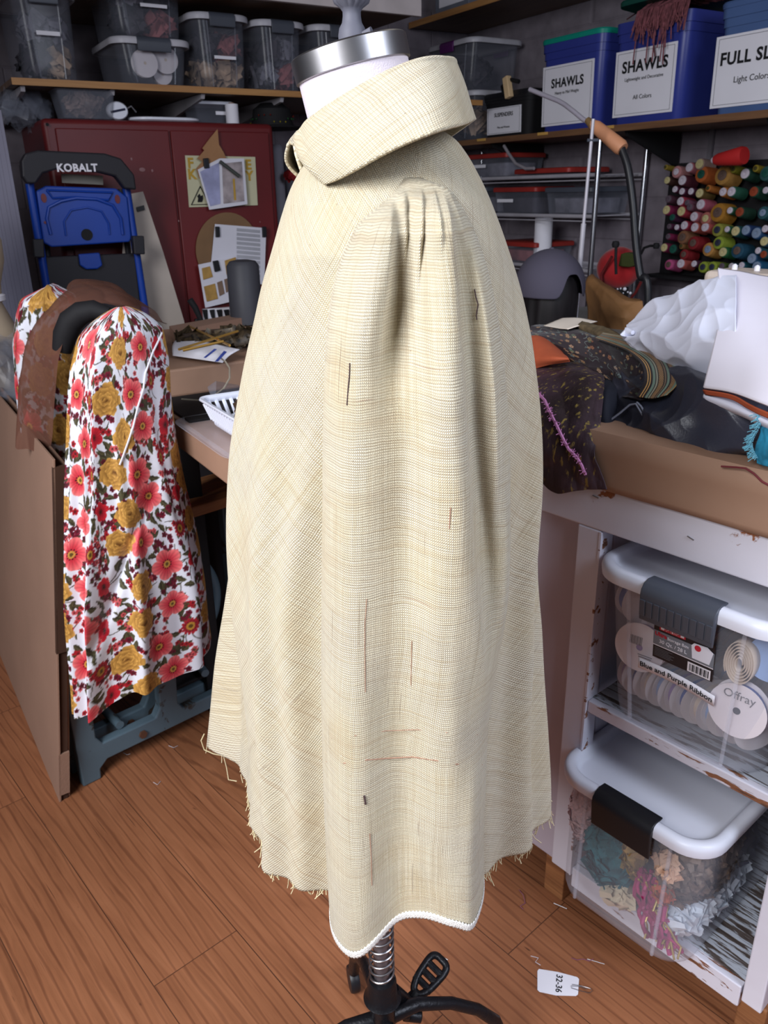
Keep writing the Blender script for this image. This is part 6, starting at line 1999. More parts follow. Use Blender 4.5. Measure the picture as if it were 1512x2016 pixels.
# ================================================================== floral dress
def canvas(S=640, size=0.60, seed=3):
    """tile of the printed cotton, seen flat"""
    im = np.zeros((S, S, 3)); im[:] = (226, 228, 238)
    yy, xx = np.mgrid[0:S, 0:S]
    px2m = size / S; win = [None]
    rs = np.random.RandomState(seed)

    def local(cx, cy):
        w = int(.066 / px2m); a = np.arange(-w, w + 1)
        win[0] = np.ix_((int(cy) + a) % S, (int(cx) + a) % S)
        return np.meshgrid((a - (cx - int(cx))) * px2m, (a - (cy - int(cy))) * px2m)

    def put(mask, col):
        sub_ = im[win[0]]
        if np.isscalar(col[0]): sub_[mask] = col
        else: sub_[mask] = col[mask]
        im[win[0]] = sub_

    def leaf(cx, cy, L_, W_, a):
        dx, dy = local(cx, cy); u = dx * math.cos(a) + dy * math.sin(a); v = -dx * math.sin(a) + dy * math.cos(a)
        t_ = np.clip(u / L_, 0, 1); w = W_ * np.sin(PI * t_) ** .8 * (1 - .4 * t_) * (1 + .12 * np.sin(t_ * 18))
        bend = .12 * L_ * np.sin(PI * t_)
        m = (u > 0) & (u < L_) & (np.abs(v - bend) < w); put(m, (58, 54, 36))
        m2 = m & (np.abs(v - bend) < w * .12); put(m2, (104, 98, 70))
        m3 = m & (v - bend > w * .3); put(m3, (80, 76, 50))

    def stem(cx, cy, L_, a, c=(64, 56, 40)):
        dx, dy = local(cx, cy); u = dx * math.cos(a) + dy * math.sin(a); v = -dx * math.sin(a) + dy * math.cos(a)
        m = (u > 0) & (u < L_) & (np.abs(v - .2 * L_ * np.sin(u / L_ * 3)) < .0011); put(m, c)

    def simple(cx, cy, r0, n, c1, c2, c3, depth=.32, ph=0, sq=1.0, cr=.22):
        dx, dy = local(cx, cy); dy = dy / sq; r = np.hypot(dx, dy); th_ = np.arctan2(dy, dx) + ph
        e = r0 * (1 - depth + depth * np.abs(np.cos(n * th_ / 2)) ** .6)
        m = r < e; t_ = np.clip(r / (e + 1e-9), 0, 1)[..., None]
        vein = (.06 * np.cos(n * th_ * 4) * (t_[..., 0] > .3))[..., None]
        col = np.array(c1) * (1 - t_ ** 1.3) + np.array(c2) * t_ ** 1.3
        col = col * (1 + vein); edge = np.abs(np.sin(n * th_ / 2)); 
        put(m, np.clip(col, 0, 255))
        if c3 is not None:
            m2 = r < r0 * cr; put(m2, c3); m3 = (r < r0 * cr * .5); put(m3, tuple(x * .5 for x in c3))
            m4 = (np.abs(r - r0 * cr * 1.25) < r0 * .05) & (np.cos(th_ * 11) > .2); put(m4, (60, 26, 24))

    def peony(cx, cy, r0, ph):
        dx, dy = local(cx, cy)
        N = 34
        for i in range(N):
            a_ = ph + i * 2.4; rr_ = r0 * .74 * (1 - i / N) ** .8
            px_, py_ = rr_ * math.cos(a_), rr_ * math.sin(a_) * .92
            pr = r0 * (.34 - .14 * i / N) * (1 + .15 * rs.normal())
            ox, oy = dx - px_, dy - py_
            out_ = (ox * math.cos(a_) + oy * math.sin(a_)) / pr
            m = np.hypot(ox, oy * 1.15) < pr * (1 + .10 * np.cos(5 * np.arctan2(oy, ox) + i))
            t_ = np.clip(.5 + .5 * out_, 0, 1)[..., None] ** 1.1
            put(m, np.array((80, 44, 12)) * (1 - t_) + np.array((226, 174, 88)) * t_)
        return
        for k, f in enumerate((1, .84, .68, .54, .40, .27, .15)):
            n = (8, 9, 8, 7, 6, 5, 4)[k]; p_ = ph + k * 1.1
            e = r0 * f * (.84 + .16 * np.abs(np.cos(n * th_ / 2 + p_)) ** .5)
            ei = r0 * (f - .16)
            m = r < e; t_ = np.clip((r - ei) / (e - ei + 1e-9), 0, 1)[..., None]
            col = np.array((134, 88, 34)) * (1 - t_) + np.array((226, 178, 88)) * t_
            col = col * (.9 + .14 * np.cos(n * th_ + 2 * p_))[..., None]
            put(m, np.clip(col, 0, 255))
    # a jittered lattice of spots
    G_ = 7; cell = S / G_
    spots = [(i, j) for i in range(G_) for j in range(G_)]
    big = []
    for i, j in spots:
        cx, cy = (i + .5 + rs.uniform(-.22, .22) + .5 * (j % 2)) * cell, (j + .5 + rs.uniform(-.2, .2)) * cell
        big.append((cx, cy, (i * 2 + j * 3) % 6))
    for cx, cy, k in big:
        for q in range(6):
            a = rs.rand() * 6.28; d = (.027 + .012 * rs.rand()) / px2m
            leaf(cx + d * math.cos(a) * 1.25, cy + d * math.sin(a) * 1.25, .024 + .014 * rs.rand(), .0068 + .002 * rs.rand(), a + rs.uniform(-.9, .9))
        for q in range(3):
            a = rs.rand() * 6.28; stem(cx, cy, .05, a)
    # small sprigs everywhere between
    for q in range(340):
        cx, cy = rs.rand(2) * S; c = ((108, 22, 44), (190, 34, 46), (128, 24, 50), (222, 92, 96))[q % 4]
        for w in range(3):
            simple(cx + rs.normal() * .009 / px2m, cy + rs.normal() * .009 / px2m, .0055 + .003 * rs.rand(), 5, tuple(x * .6 for x in c), c, (70, 30, 34), .4, rs.rand() * 6, cr=.2)
        leaf(cx, cy, .014, .003, rs.rand() * 6.28)
    for cx, cy, k in big:
        if k in (0, 3): peony(cx, cy, .036 + .008 * rs.rand(), rs.rand() * 6)
        elif k in (1, 4): simple(cx, cy, .036 + .007 * rs.rand(), 5, (190, 22, 42), (236, 126, 124), (200, 150, 70), .30, rs.rand() * 6, .9)
        elif k == 2: simple(cx, cy, .021 + .004 * rs.rand(), 5, (140, 18, 36), (206, 36, 50), (96, 30, 30), .3, rs.rand() * 6)
        else: simple(cx, cy, .022, 14, (120, 22, 40), (176, 34, 46), (176, 128, 50), .3, rs.rand() * 6, cr=.45)
    return im, size


CAN, CSZ = canvas()


def sample(im, size, u, v):
    S = im.shape[0]
    x = (u / size * S); y = (v / size * S)
    i = np.floor(x).astype(int); j = np.floor(y).astype(int); fx = (x - i)[..., None]; fy = (y - j)[..., None]
    g = lambda a, b: im[b % S, a % S]
    c = (g(i, j) * (1 - fx) + g(i + 1, j) * fx) * (1 - fy) + (g(i, j + 1) * (1 - fx) + g(i + 1, j + 1) * fx) * fy
    c = c / 255.0
    l_ = np.where(c <= 0.04045, c / 12.92, ((c + 0.055) / 1.055) ** 2.4)
    return np.concatenate([l_, np.ones(l_.shape[:-1] + (1,))], -1)


M_print = attr_mat('floral_cotton', 0.5, 0.05, spec=0.3)
FC = Vector((-0.60, 1.74, 0))
fd = thing('floral_dress', 'white cotton dress printed with gold and coral flowers on a dark form', 'dress', FC, 0)
fl_l = [(at_Y(x, y, 1.56).z, at_Y(x, y, 1.56).x) for x, y in ((134, 600), (124, 640), (114, 690), (104, 740), (101, 800), (102, 870), (106, 950), (111, 1050), (116, 1150), (120, 1250), (122, 1330), (124, 1412))]
fl_r = [(at_Y(x, y, 1.86).z, at_Y(x, y, 1.86).x) for x, y in ((330, 600), (340, 640), (346, 680), (350, 710), (354, 770), (364, 850), (380, 930), (398, 1000), (412, 1060), (424, 1130), (430, 1225))]
zt_, zb_ = 1.236, 0.362
NZ, NT_ = 520, 760
ts = np.linspace(0, 1, NZ); zz = zt_ + (zb_ - zt_) * (0.25 * ts + .75 * ts ** 1.15)
th = np.linspace(0, 2 * PI, NT_, endpoint=False)
def ext(tab, z):
    t_ = sorted(tab); return np.interp(z, [a for a, b in t_], [b for a, b in t_])
ker = np.hanning(41); ker /= ker.sum()
def smo(a): return np.convolve(np.pad(a, 20, 'edge'), ker, 'valid')
xl, xr = smo(ext(fl_l, zz)), smo(ext(fl_r, zz))
op = (smooth(zt_ + .001, zt_ - .060, zz) ** .34)
cx = ((xl + xr) / 2)[:, None]; hw = ((xr - xl) / 2 * (.04 + .96 * op))[:, None]
# ellipse turned by 59 degrees; scale so its width across the view is hw
e1, e2 = np.array((.55, .835)), np.array((.835, -.55))
ra, rb = 1.0, .52
ws = math.hypot(ra * e1[0], rb * e2[0])
ct, st = np.cos(th)[None, :], np.sin(th)[None, :]
Ax = (ra * e1[0] * ct + rb * e2[0] * st) / ws; Ay = (ra * e1[1] * ct + rb * e2[1] * st) / ws
Z = zz[:, None] + 0 * th[None, :]
dn = smooth(1.20, .55, Z)
fd_ = 0
for A, tc, wd_, tw in ((.016, 62, 6, 6), (.018, 84, 6, -6), (.015, 104, 5, 8), (.018, 124, 6, -5), (.015, 143, 5, 8), (.018, 163, 6, -6), (.015, 182, 6, 5), (.016, 200, 6, 0), (.014, 300, 8, 0), (.014, 340, 8, 0)):
    dd = (th[None, :] - R(tc) - R(tw) * dn * 1.3 + PI) % (2 * PI) - PI
    fd_ = fd_ + 1.15 * A * dn * np.exp(-(dd / R(wd_)) ** 2)
fd_ = fd_ - .014 * dn + .008 * wav(th[None, :] * 1.1, Z * 1.8, 77, 8, .6, 2.2)
# a diagonal drag line near the hem
fd_ = fd_ * smooth(1.225, 1.10, Z)
X = cx + hw * Ax + fd_ * Ax * 1.0; Y = (1.74 - .02) + hw * Ay * .95 + fd_ * Ay
drg = np.exp(-((X - (-.62 + (Z - .6) * .42)) / .012) ** 2) * smooth(.90, .75, Z) * smooth(.42, .55, Z) * (Y < 1.72)
Y = Y + drg * .018
Zc = Z + .010 * np.sin(th * 3 + 1)[None, :] * smooth(.5, .375, Z) - .035 * np.clip((-X - .60) / .12, 0, 1) * smooth(.6, .375, Z)
P = np.stack([X, Y, Zc], -1)
rw = P[int(NZ * .72)]; arc = np.concatenate([[0], np.cumsum(np.linalg.norm(np.diff(rw[:, :2], axis=0), axis=1))])[None, :] * .97 + 0 * Z
cols = sample(CAN, CSZ, arc * (0.75 + .25 * (1 - ts))[:, None] ** 0 + .03 * wav(Z, Z, 3) * 0, Z * 1.0)
b = MB(); b.grid(P, wrap=True)
b.v = (np.array(b.v) - np.array(FC)).tolist()
b.build('skirt', M_print, fd, ang=0, colors=cols.reshape(-1, 4), label='floral skirt and bodice')
# top closing piece is hidden by the form cap
# piping line
def near_surf(A, px, v, off):
    A_ = A.reshape(-1, 3); d = ray(px, v); k = A_[:, 1] / d.y
    e = (A_[:, 0] - k * d.x) ** 2 + (A_[:, 2] - CAMH - k * d.z) ** 2 + np.where(A_[:, 1] > 1.86, 1, 0) + np.maximum(0, A_[:, 1] - 1.5) * 2e-5
    q = A_[int(np.argmin(e))]; return Vector(q) + Vector((0.3, -1, 0)).normalized() * off


b = MB(); b.tube([near_surf(P, x, y, .003) for x, y in ((318, 655), (312, 670), (300, 695), (286, 735), (282, 765), (272, 800), (262, 840), (252, 870), (243, 895), (236, 915))], .0022, 6); b.build('piping', M_paper, fd, world=True, label='white cord lying over the shoulder')
# second hump: the far sleeve
fz = [(at_Y(x, y, 2.02).z, at_Y(x, y, 2.02).x) for x, y in ((86, 560), (60, 570), (38, 585), (28, 620), (22, 680), (26, 760), (40, 850), (70, 950), (100, 1050))]
fr = [(at_Y(x, y, 2.02).z, at_Y(x, y, 2.02).x) for x, y in ((90, 560), (116, 566), (135, 585), (140, 640), (150, 700), (170, 800), (180, 900), (200, 1050))]
NZ2, NT2 = 260, 300
z2 = np.linspace(at_Y(88, 562, 2.02).z, .55, NZ2); th2 = np.linspace(0, 2 * PI, NT2, endpoint=False)
l2, r2 = ext(fz, z2), ext(fr, z2)
op2 = smooth(z2[0] + .001, z2[0] - .04, z2) ** .5
c2_, h2_2 = ((l2 + r2) / 2)[:, None], ((r2 - l2) / 2 * (.15 + .85 * op2))[:, None]
f2 = 1 + .07 * wav(th2[None, :] * 1.5, z2[:, None] * 3, 91, 8, .8, 3) + .05 * np.cos(9 * th2)[None, :]
X = c2_ + h2_2 * np.cos(th2)[None, :] * f2; Y = 2.05 + .085 * (.2 + .8 * op2)[:, None] * np.sin(th2)[None, :] * f2
P2_ = np.stack([X, Y, z2[:, None] + 0 * X], -1)
b = MB(); b.grid(P2_, wrap=True); b.v = (np.array(b.v) - np.array(FC)).tolist()
b.build('sleeve', M_print, fd, ang=0, colors=sample(CAN, CSZ, th2[None, :] * .10 + 0 * X + .1, z2[:, None] * .8 + 0 * X).reshape(-1, 4), label='floral puff sleeve gathered at the top')
b = MB(); b.tube([at_Y(x, y, 1.86) - FC for x, y in ((122, 690), (128, 660), (140, 632), (160, 616), (185, 610), (215, 618))], [.022, .027, .028, .026, .022, .015], 20); b.build('neck', M_matblack, fd, label='dark form neck')
b = MB(); b.tube([(0.0, 0.05, 0.695), (0.0, 0.05, 1.12)], .03, 12); b.build('pole', M_black, fd)
# brown sheer scarf over both
t_ = NT('brown_sheer_tulle'); t_.col(rgb(104, 66, 52)); t_.rough(.8)
n__ = t_.noise(t_.mapping(t_.coord(), (1, 1, .5)), 9, 4)
t_.l(t_.math('ADD', t_.math('MULTIPLY', n__, 0.9), 0.34, True), t_.b.inputs['Alpha'])
Ay_ = lambda L_: [at_Y(x, y, Y_) for x, y, Y_ in L_]
sc_ = patch([Ay_([(330, 640, 1.98), (250, 610, 1.95), (190, 600, 1.93), (125, 655, 1.84), (108, 770, 1.82), (96, 900, 1.82)]),
             Ay_([(322, 630, 2.05), (250, 590, 2.00), (180, 585, 1.95), (105, 632, 1.88), (72, 745, 1.85), (58, 885, 1.85)]),
             Ay_([(300, 612, 2.12), (240, 572, 2.08), (165, 562, 2.02), (92, 612, 1.92), (42, 715, 1.88), (30, 865, 1.88)]),
             Ay_([(262, 600, 2.2), (225, 556, 2.16), (150, 548, 2.12), (130, 585, 2.16), (110, 640, 2.18), (100, 700, 2.2)]),
             Ay_([(255, 620, 2.24), (215, 570, 2.24), (140, 560, 2.24), (125, 600, 2.26), (110, 680, 2.27), (100, 760, 2.28)])], 110, 90)
b = MB(); b.grid(crumple(sc_, .012, 71, .8, 3.2)); tag(b.build('sheer_scarf', t_.m, sol=0, ang=0), 'brown sheer scarf draped over the neck of the floral dress', 'scarf')

# cream dress form at the left edge
cf0 = at_Y(-34, 620, 2.62)
cf = thing('dress_form', 'plain cream dress form at the left edge beside the ladder', 'dress form', (cf0.x - .02, 2.62, 0), 0)
b = MB(); b.lathe([(.03, .80), (.12, .82), (.14, .95), (.115, 1.06), (.085, 1.14), (.092, 1.20), (.115, 1.27), (.118, 1.33), (.095, 1.40), (.05, 1.46), (.045, 1.52), (.001, 1.53)], 48, sy=.8); b.build('torso', mat('cream_form_canvas', (178, 160, 138), .8), cf)
b = MB(); b.lathe([(.0885, 1.145), (.098, 1.15), (.098, 1.165), (.089, 1.17)], 48, sy=.8, caps=False); b.build('waist_tape', M_paper, cf)
b = MB(); b.tube([(0, 0, 0), (0, 0, .85)], .015, 12); b.build('pole', M_black, cf)
b = MB(); b.lathe([(.18, 0), (.18, .012), (.03, .03), (.02, .05)], 30); b.build('base', M_black, cf)
pb_ = thing('plastic_bag', 'crumpled clear plastic bag on the floor left of the floral dress', 'bag', at_Y(15, 760, 2.45), 0)
o = scraps('film', 'x', 'x', (at_Y(12, 690, 2.48).x, 2.48, 0.83), (.10, .08, .24), 60, M_cleardim, .09, 301, Lf=lambda x, y, z: Vector((x, y, z)) - pb_.location, parent=pb_)
for k_ in ('label', 'category'): del o[k_]
stl = thing('side_stool', 'dark stool under the plastic bag at the left edge', 'stool', (at_Y(12, 690, 2.48).x, 2.48, 0), 0)
b = MB(); b.box((0, 0, .58), (.20, .18, .03)); b.build('seat', M_matblack, stl, sm=False, bev=.004)
for sx in (-.08, .08):
    for sy in (-.07, .07):
        b = MB(); b.box((sx, sy, .2825), (.02, .02, .565)); b.build('leg', M_matblack, stl, sm=False)

# ================================================================== cloth piled on the cutting table
BI = bench_M.inverted()
Am = lambda L_: [at_m(x, y, M0 + m_) if not isinstance(x, str) else bench_M @ Vector((y, m_[0], m_[1])) for x, y, m_ in L_]
Lp = lambda x, y, z: bench_M @ Vector((x, y, z))
TZ = 1.0735
M_leather = mat('black_leather', (52, 54, 68), 0.42, var=0.1, spec=0.6, bump=0.0004, bscale=300)
M_sheet = mat('white_stiff_cloth', (228, 222, 232), 0.75, var=0.02)
M_gauze = mat('white_soft_cotton', (224, 226, 242), 0.85, var=0.02)


def cloth(name, label, cat, rows, m, amp_=0.0, seed=0, nu=80, nv=80, lo=.7, hi=3, sol=.0016, sharp=True, colors=None, group=None, zmin=None, ang=0):
    P_ = patch(rows, nu, nv)
    if amp_: P_ = crumple(P_, amp_, seed, lo, hi, sharp)
    if zmin is not None: P_[..., 2] = np.maximum(P_[..., 2], zmin)
    b = MB(); b.grid(P_)
    o = b.build(name, m, sol=sol, ang=ang, colors=colors)
    return tag(o, label, cat, group), P_


lw, Plw = cloth('leather_heap', 'black leather heaped on the brown paper under the white sheet', 'leather', [
    Am([(1205, 872, .075), (1250, 898, .055), (1320, 915, .05), (1400, 918, .045), (1500, 902, .04), (1600, 935, .04)]),
    Am([(1198, 850, .065), (1250, 868, .045), (1320, 880, .035), (1400, 880, .03), (1500, 880, .025), (1600, 900, .025)]),
    Am([(1196, 815, .075), (1255, 825, .06), (1325, 825, .05), (1400, 820, .045), (1500, 835, .04), (1600, 860, .04)]),
    Am([(1204, 770, .12), (1260, 770, .11), (1330, 765, .10), (1405, 760, .09), (1500, 795, .08), (1600, 820, .08)]),
    Am([(1214, 745, .20), (1265, 740, .20), (1335, 728, .20), (1405, 722, .20), (1500, 760, .18), (1600, 780, .18)]),
    Am([(1220, 760, .32), (1265, 745, .34), (1335, 730, .36), (1405, 725, .36), (1500, 755, .34), (1600, 770, .34)])],
    M_leather, .026, 13, 190, 150, 1.0, 3.2)
for k in range(4):
    pass
# stitched pocket edges and a loose cord
for lst, nm, lb_ in (([(1262, 885), (1252, 860), (1246, 835), (1252, 812), (1268, 795), (1276, 810), (1274, 822)], 'c', 'grey cord hanging on the left of the leather heap'),):
    b = MB(); b.tube([at_m(x, y, M0 + .035 + (905 - y) * .0003) for x, y in ((1203, 826), (1222, 812), (1240, 797), (1252, 795), (1262, 812), (1272, 828), (1276, 824), (1262, 800), (1254, 792))], .0018, 6)
    tag(b.build('lacing', mat('grey_lacing', (140, 144, 160), .6)), 'grey lacing cord looped over the left of the black leather', 'cord')
# white soft heap
cloth('white_cloth_heap', 'heap of soft white cotton between the striped brocade and the stiff sheet', 'cloth', [
    Am([(1234, 668, .26), (1262, 690, .24), (1300, 718, .22), (1345, 742, .20), (1400, 757, .18), (1450, 762, .18)]),
    Am([(1229, 660, .26), (1258, 672, .22), (1298, 690, .18), (1345, 700, .15), (1400, 705, .13), (1450, 710, .13)]),
    Am([(1232, 652, .28), (1262, 655, .24), (1302, 655, .20), (1350, 650, .17), (1400, 650, .15), (1450, 650, .15)]),
    Am([(1238, 645, .32), (1266, 632, .30), (1306, 618, .27), (1350, 605, .25), (1400, 595, .24), (1450, 590, .24)]),
    Am([(1246, 637, .38), (1275, 607, .39), (1312, 585, .39), (1352, 568, .39), (1400, 553, .39), (1450, 545, .39)]),
    Am([(1250, 645, .50), (1280, 618, .53), (1316, 598, .55), (1356, 582, .55), (1400, 570, .55), (1450, 565, .55)])],
    M_gauze, .013, 27, 170, 150, .9, 3.2, sharp=True)
b = MB(); b.tube(Am([(1232, 668, .25), (1229, 660, .24), (1236, 654, .25), (1246, 655, .24)]), [.004, .008, .009, .004], 10)
tag(b.build('cloth_tie', M_gauze), 'small knotted tip at the left end of the white cotton heap', 'cloth')
# stiff white sheet folded over, with an orange edge
sr_ = [Am([(1413, 529, .40), (1450, 533, .44), (1512, 545, .50), (1640, 560, .6)]),
       Am([(1417, 570, .30), (1455, 575, .30), (1515, 590, .30), (1640, 610, .3)]),
       Am([(1417, 620, .20), (1458, 630, .18), (1518, 650, .16), (1640, 670, .14)]),
       Am([(1404, 690, .10), (1455, 700, .08), (1520, 720, .05), (1640, 740, .03)]),
       Am([(1386, 764, .035), (1440, 772, .01), (1512, 800, -.03), (1640, 850, -.06)])]
cloth('white_sheet', 'stiff white sheet folded over the pile at the right edge', 'sheet', sr_, M_sheet, .004, 33, 60, 60, .5, 1.6, .003, sharp=False)
# orange edged under layers
cloth('orange_lining', 'rust orange cloth edge showing under the stiff white sheet', 'cloth', [
    Am([(1384, 767, .043), (1440, 777, .018), (1476, 796, -.005), (1512, 812, -.022), (1640, 862, -.05)]),
    Am([(1388, 776, .047), (1440, 786, .022), (1476, 806, .0), (1512, 823, -.018), (1640, 875, -.045)])], M_orange, 0, 0, 40, 6, sol=.002)
cloth('white_roll', 'rolled pale sheet under the orange edged layer', 'cloth', [
    Am([(1390, 772, .06), (1430, 782, .05), (1470, 800, .03), (1512, 822, .01), (1640, 880, -.03)]),
    Am([(1385, 780, .05), (1428, 794, .03), (1468, 812, .008), (1512, 832, -.014), (1640, 890, -.05)]),
    Am([(1390, 794, .06), (1430, 806, .04), (1470, 822, .02), (1512, 843, .0), (1640, 900, -.035)]),
    Am([(1402, 802, .09), (1440, 812, .08), (1475, 826, .06), (1512, 846, .04), (1640, 905, 0.0)])], M_gauze, 0, 0, 40, 24, sol=.002)
# striped and flowered brocade
def brocade_cols(nu, nv, kind, seed):
    U_, V_ = np.meshgrid(np.linspace(0, 1, nu), np.linspace(0, 1, nv))
    c = np.zeros((nv, nu, 3))
    rs = np.random.RandomState(seed)
    if kind == 'stripe':
        seq = [(.00, (34, 24, 26)), (.10, (206, 158, 92)), (.13, (30, 22, 24)), (.17, (206, 158, 92)), (.20, (34, 22, 26)), (.26, (112, 132, 116)), (.33, (40, 26, 28)), (.36, (150, 150, 130)), (.40, (52, 40, 34)), (.43, (146, 112, 76)), (.56, (40, 28, 28)), (.59, (120, 100, 80)), (.63, (46, 30, 30)), (.66, (112, 132, 116)), (.72, (52, 30, 34)), (.76, (146, 112, 76)), (.86, (112, 132, 116)), (.93, (200, 152, 88)), (.96, (30, 20, 22))]
        for v0, col in seq: c[V_ >= v0] = col
        tex = np.sin(U_ * 260) * np.sin(V_ * 130)
        c *= (1 - .28 * (tex > .2) * ((V_ > .43) & (V_ < .56) | (V_ > .76) & (V_ < .86)))[..., None]
    else:
        c[:] = (38, 24, 32)
        pal = ((168, 128, 88), (150, 96, 66), (104, 124, 124), (128, 108, 70), (84, 100, 76), (176, 140, 110))
        asp = nu / nv
        for k in range(190):
            x, y = rs.rand(2); r_ = rs.uniform(.008, .028); a = rs.rand() * 6
            dx, dy = (U_ - x) * asp, (V_ - y); r = np.hypot(dx, dy); t_ = np.arctan2(dy, dx)
            m = r < r_ * (.55 + .45 * np.abs(np.cos(2.5 * t_ + a))); c[m] = pal[k % 6]; c[r < r_ * .25] = (60, 34, 40)
        for k in range(40):
            x, y = rs.rand(2); a = rs.rand() * 6; u = (U_ - x) * asp * math.cos(a) + (V_ - y) * math.sin(a); v = -(U_ - x) * asp * math.sin(a) + (V_ - y) * math.cos(a)
            c[(np.abs(v - .02 * np.sin(u * 60)) < .003) & (np.abs(u) < .06)] = (120, 132, 128)
    c = c / 255.
    l_ = np.where(c <= 0.04045, c / 12.92, ((c + 0.055) / 1.055) ** 2.4)
    return np.concatenate([l_, np.ones(l_.shape[:-1] + (1,))], -1)


M_brocade = attr_mat('brocade_weave', .7, .1)
cloth('brocade_cloth', 'dark brocade cloth with small woven flowers lying on the cloth pile', 'cloth', [
    Am([(1040, 672, .45), (1090, 690, .38), (1130, 712, .30), (1175, 745, .20), (1215, 778, .10), (1262, 790, .07)]),
    Am([(1040, 662, .46), (1098, 678, .38), (1145, 700, .30), (1192, 732, .20), (1235, 765, .11), (1272, 782, .08)]),
    Am([(1042, 650, .50), (1105, 660, .44), (1155, 676, .36), (1200, 700, .27), (1240, 735, .17), (1268, 768, .11)]),
    Am([(1052, 640, .56), (1115, 645, .52), (1165, 655, .46), (1210, 675, .38), (1250, 702, .28), (1275, 740, .18)]),
    Am([(1060, 642, .64), (1120, 648, .64), (1170, 660, .62), (1215, 680, .56), (1255, 706, .46), (1280, 742, .3)])],
    M_brocade, .010, 43, 330, 240, .8, 2.6, colors=brocade_cols(330, 240, 'flower', 2).reshape(-1, 4))
cloth('striped_brocade', 'folded brocade with gold and sage stripes below the white heap', 'cloth', [
    Am([(1172, 668, .34), (1205, 680, .29), (1236, 692, .23), (1262, 715, .16), (1268, 748, .10), (1252, 780, .07)]),
    Am([(1176, 664, .35), (1215, 675, .30), (1254, 692, .23), (1284, 716, .16), (1290, 752, .095), (1274, 783, .065)]),
    Am([(1182, 659, .36), (1226, 670, .31), (1272, 690, .24), (1306, 715, .17), (1314, 752, .10), (1294, 783, .065)]),
    Am([(1188, 655, .38), (1238, 665, .33), (1290, 688, .26), (1330, 720, .19), (1338, 752, .12), (1316, 778, .08)])],
    M_brocade, .003, 53, 260, 220, .5, 2, colors=brocade_cols(260, 220, 'stripe', 2).reshape(-1, 4), sharp=False)
cloth('olive_roll', 'rolled olive brocade edge beside the white card', 'cloth', [
    Am([(1140, 650, .47), (1170, 664, .42), (1200, 676, .37), (1236, 694, .30)]),
    Am([(1140, 640, .46), (1172, 652, .41), (1204, 664, .36), (1238, 684, .29)]),
    Am([(1146, 633, .50), (1178, 642, .45), (1208, 652, .40), (1240, 674, .33)]),
    Am([(1150, 637, .56), (1180, 645, .52), (1212, 656, .46), (1242, 678, .38)])], mat('olive_brocade', (98, 84, 62), .85, var=.3, scale=40), .004, 63, 40, 30, .8, 3)
flat = thing('paper_card', 'small off white card lying on the brocade beside the capped person', 'card', at_m(1120, 635, M0 + .55), 0)
b = MB(); b.grid(patch([Am([(1070, 641, .50), (1098, 646, .46), (1118, 648, .43)]), Am([(1088, 634, .53), (1118, 637, .49), (1145, 640, .46)]), Am([(1108, 626, .58), (1140, 626, .55), (1176, 633, .53)])], 16, 16)); b.build('card', mat('off_white_card', (226, 214, 200), .7, var=.03), flat, sol=.0015, world=True)
cloth('orange_cloth', 'rust orange cloth tucked under the brocade at the left of the pile', 'cloth', [
    Am([(1030, 728, .20), (1052, 726, .18), (1090, 716, .17), (1122, 712, .18)]),
    Am([(1030, 700, .21), (1052, 700, .18), (1090, 700, .17), (1118, 704, .18)]),
    Am([(1030, 668, .30), (1050, 664, .28), (1076, 672, .28), (1110, 698, .26)]),
    Am([(1030, 670, .40), (1050, 664, .40), (1076, 670, .40), (1105, 690, .38)])], M_orange, .005, 73, 40, 40, .6, 2, sharp=False)
# metallic brown lace hanging over the table edge
t_ = NT('bronze_lace_cloth')
co = t_.coord()
n1_ = t_.noise(t_.mapping(co, (1, 1, .35), (0, .5, .4)), 90, 4, .6)
n2_ = t_.noise(co, 14, 3)
base_ = t_.ramp(n2_, [(.35, rgb(46, 34, 36)), (.65, rgb(74, 56, 66))])
base_ = t_.mix(t_.step(n1_, .58, .66), base_, rgb(150, 128, 66))
t_.col(base_); t_.rough(.5); t_.bump(n1_, .002, .8)
lace, Pl = cloth('lace_cloth', 'dark metallic lace cloth with pink edge hanging over the table front', 'cloth', [
    Am([(1040, 690, .30), (1080, 705, .27), (1120, 712, .25), (1160, 722, .24), (1186, 738, .24)]),
    Am([(1042, 740, .12), (1080, 745, .10), (1122, 742, .09), (1160, 745, .09), (1190, 752, .10)]),
    Am([(1044, 800, .012), (1082, 812, .004), (1122, 820, .004), (1156, 828, .008), (1182, 835, .02)]),
    Am([(1044, 870, -.022), (1082, 880, -.024), (1120, 878, -.022), (1150, 886, -.020), (1170, 890, -.018)]),
    Am([(1048, 915, -.022), (1084, 930, -.024), (1120, 930, -.022), (1150, 930, -.020), (1182, 928, -.018)]),
    Am([(1052, 935, -.020), (1090, 970, -.022), (1130, 967, -.020), (1162, 964, -.018), (1195, 964, -.016)])], t_.m, .005, 83, 90, 110, .8, 2.6)


def near_any(P_, px, v, off=.004):
    A_ = P_.reshape(-1, 3); d = ray(px, v); k = A_[:, 1] / d.y
    e = (A_[:, 0] - k * d.x) ** 2 + (A_[:, 2] - CAMH - k * d.z) ** 2
    return Vector(A_[int(np.argmin(e))]) + Vector((-MX, -MY, .2)).normalized() * off


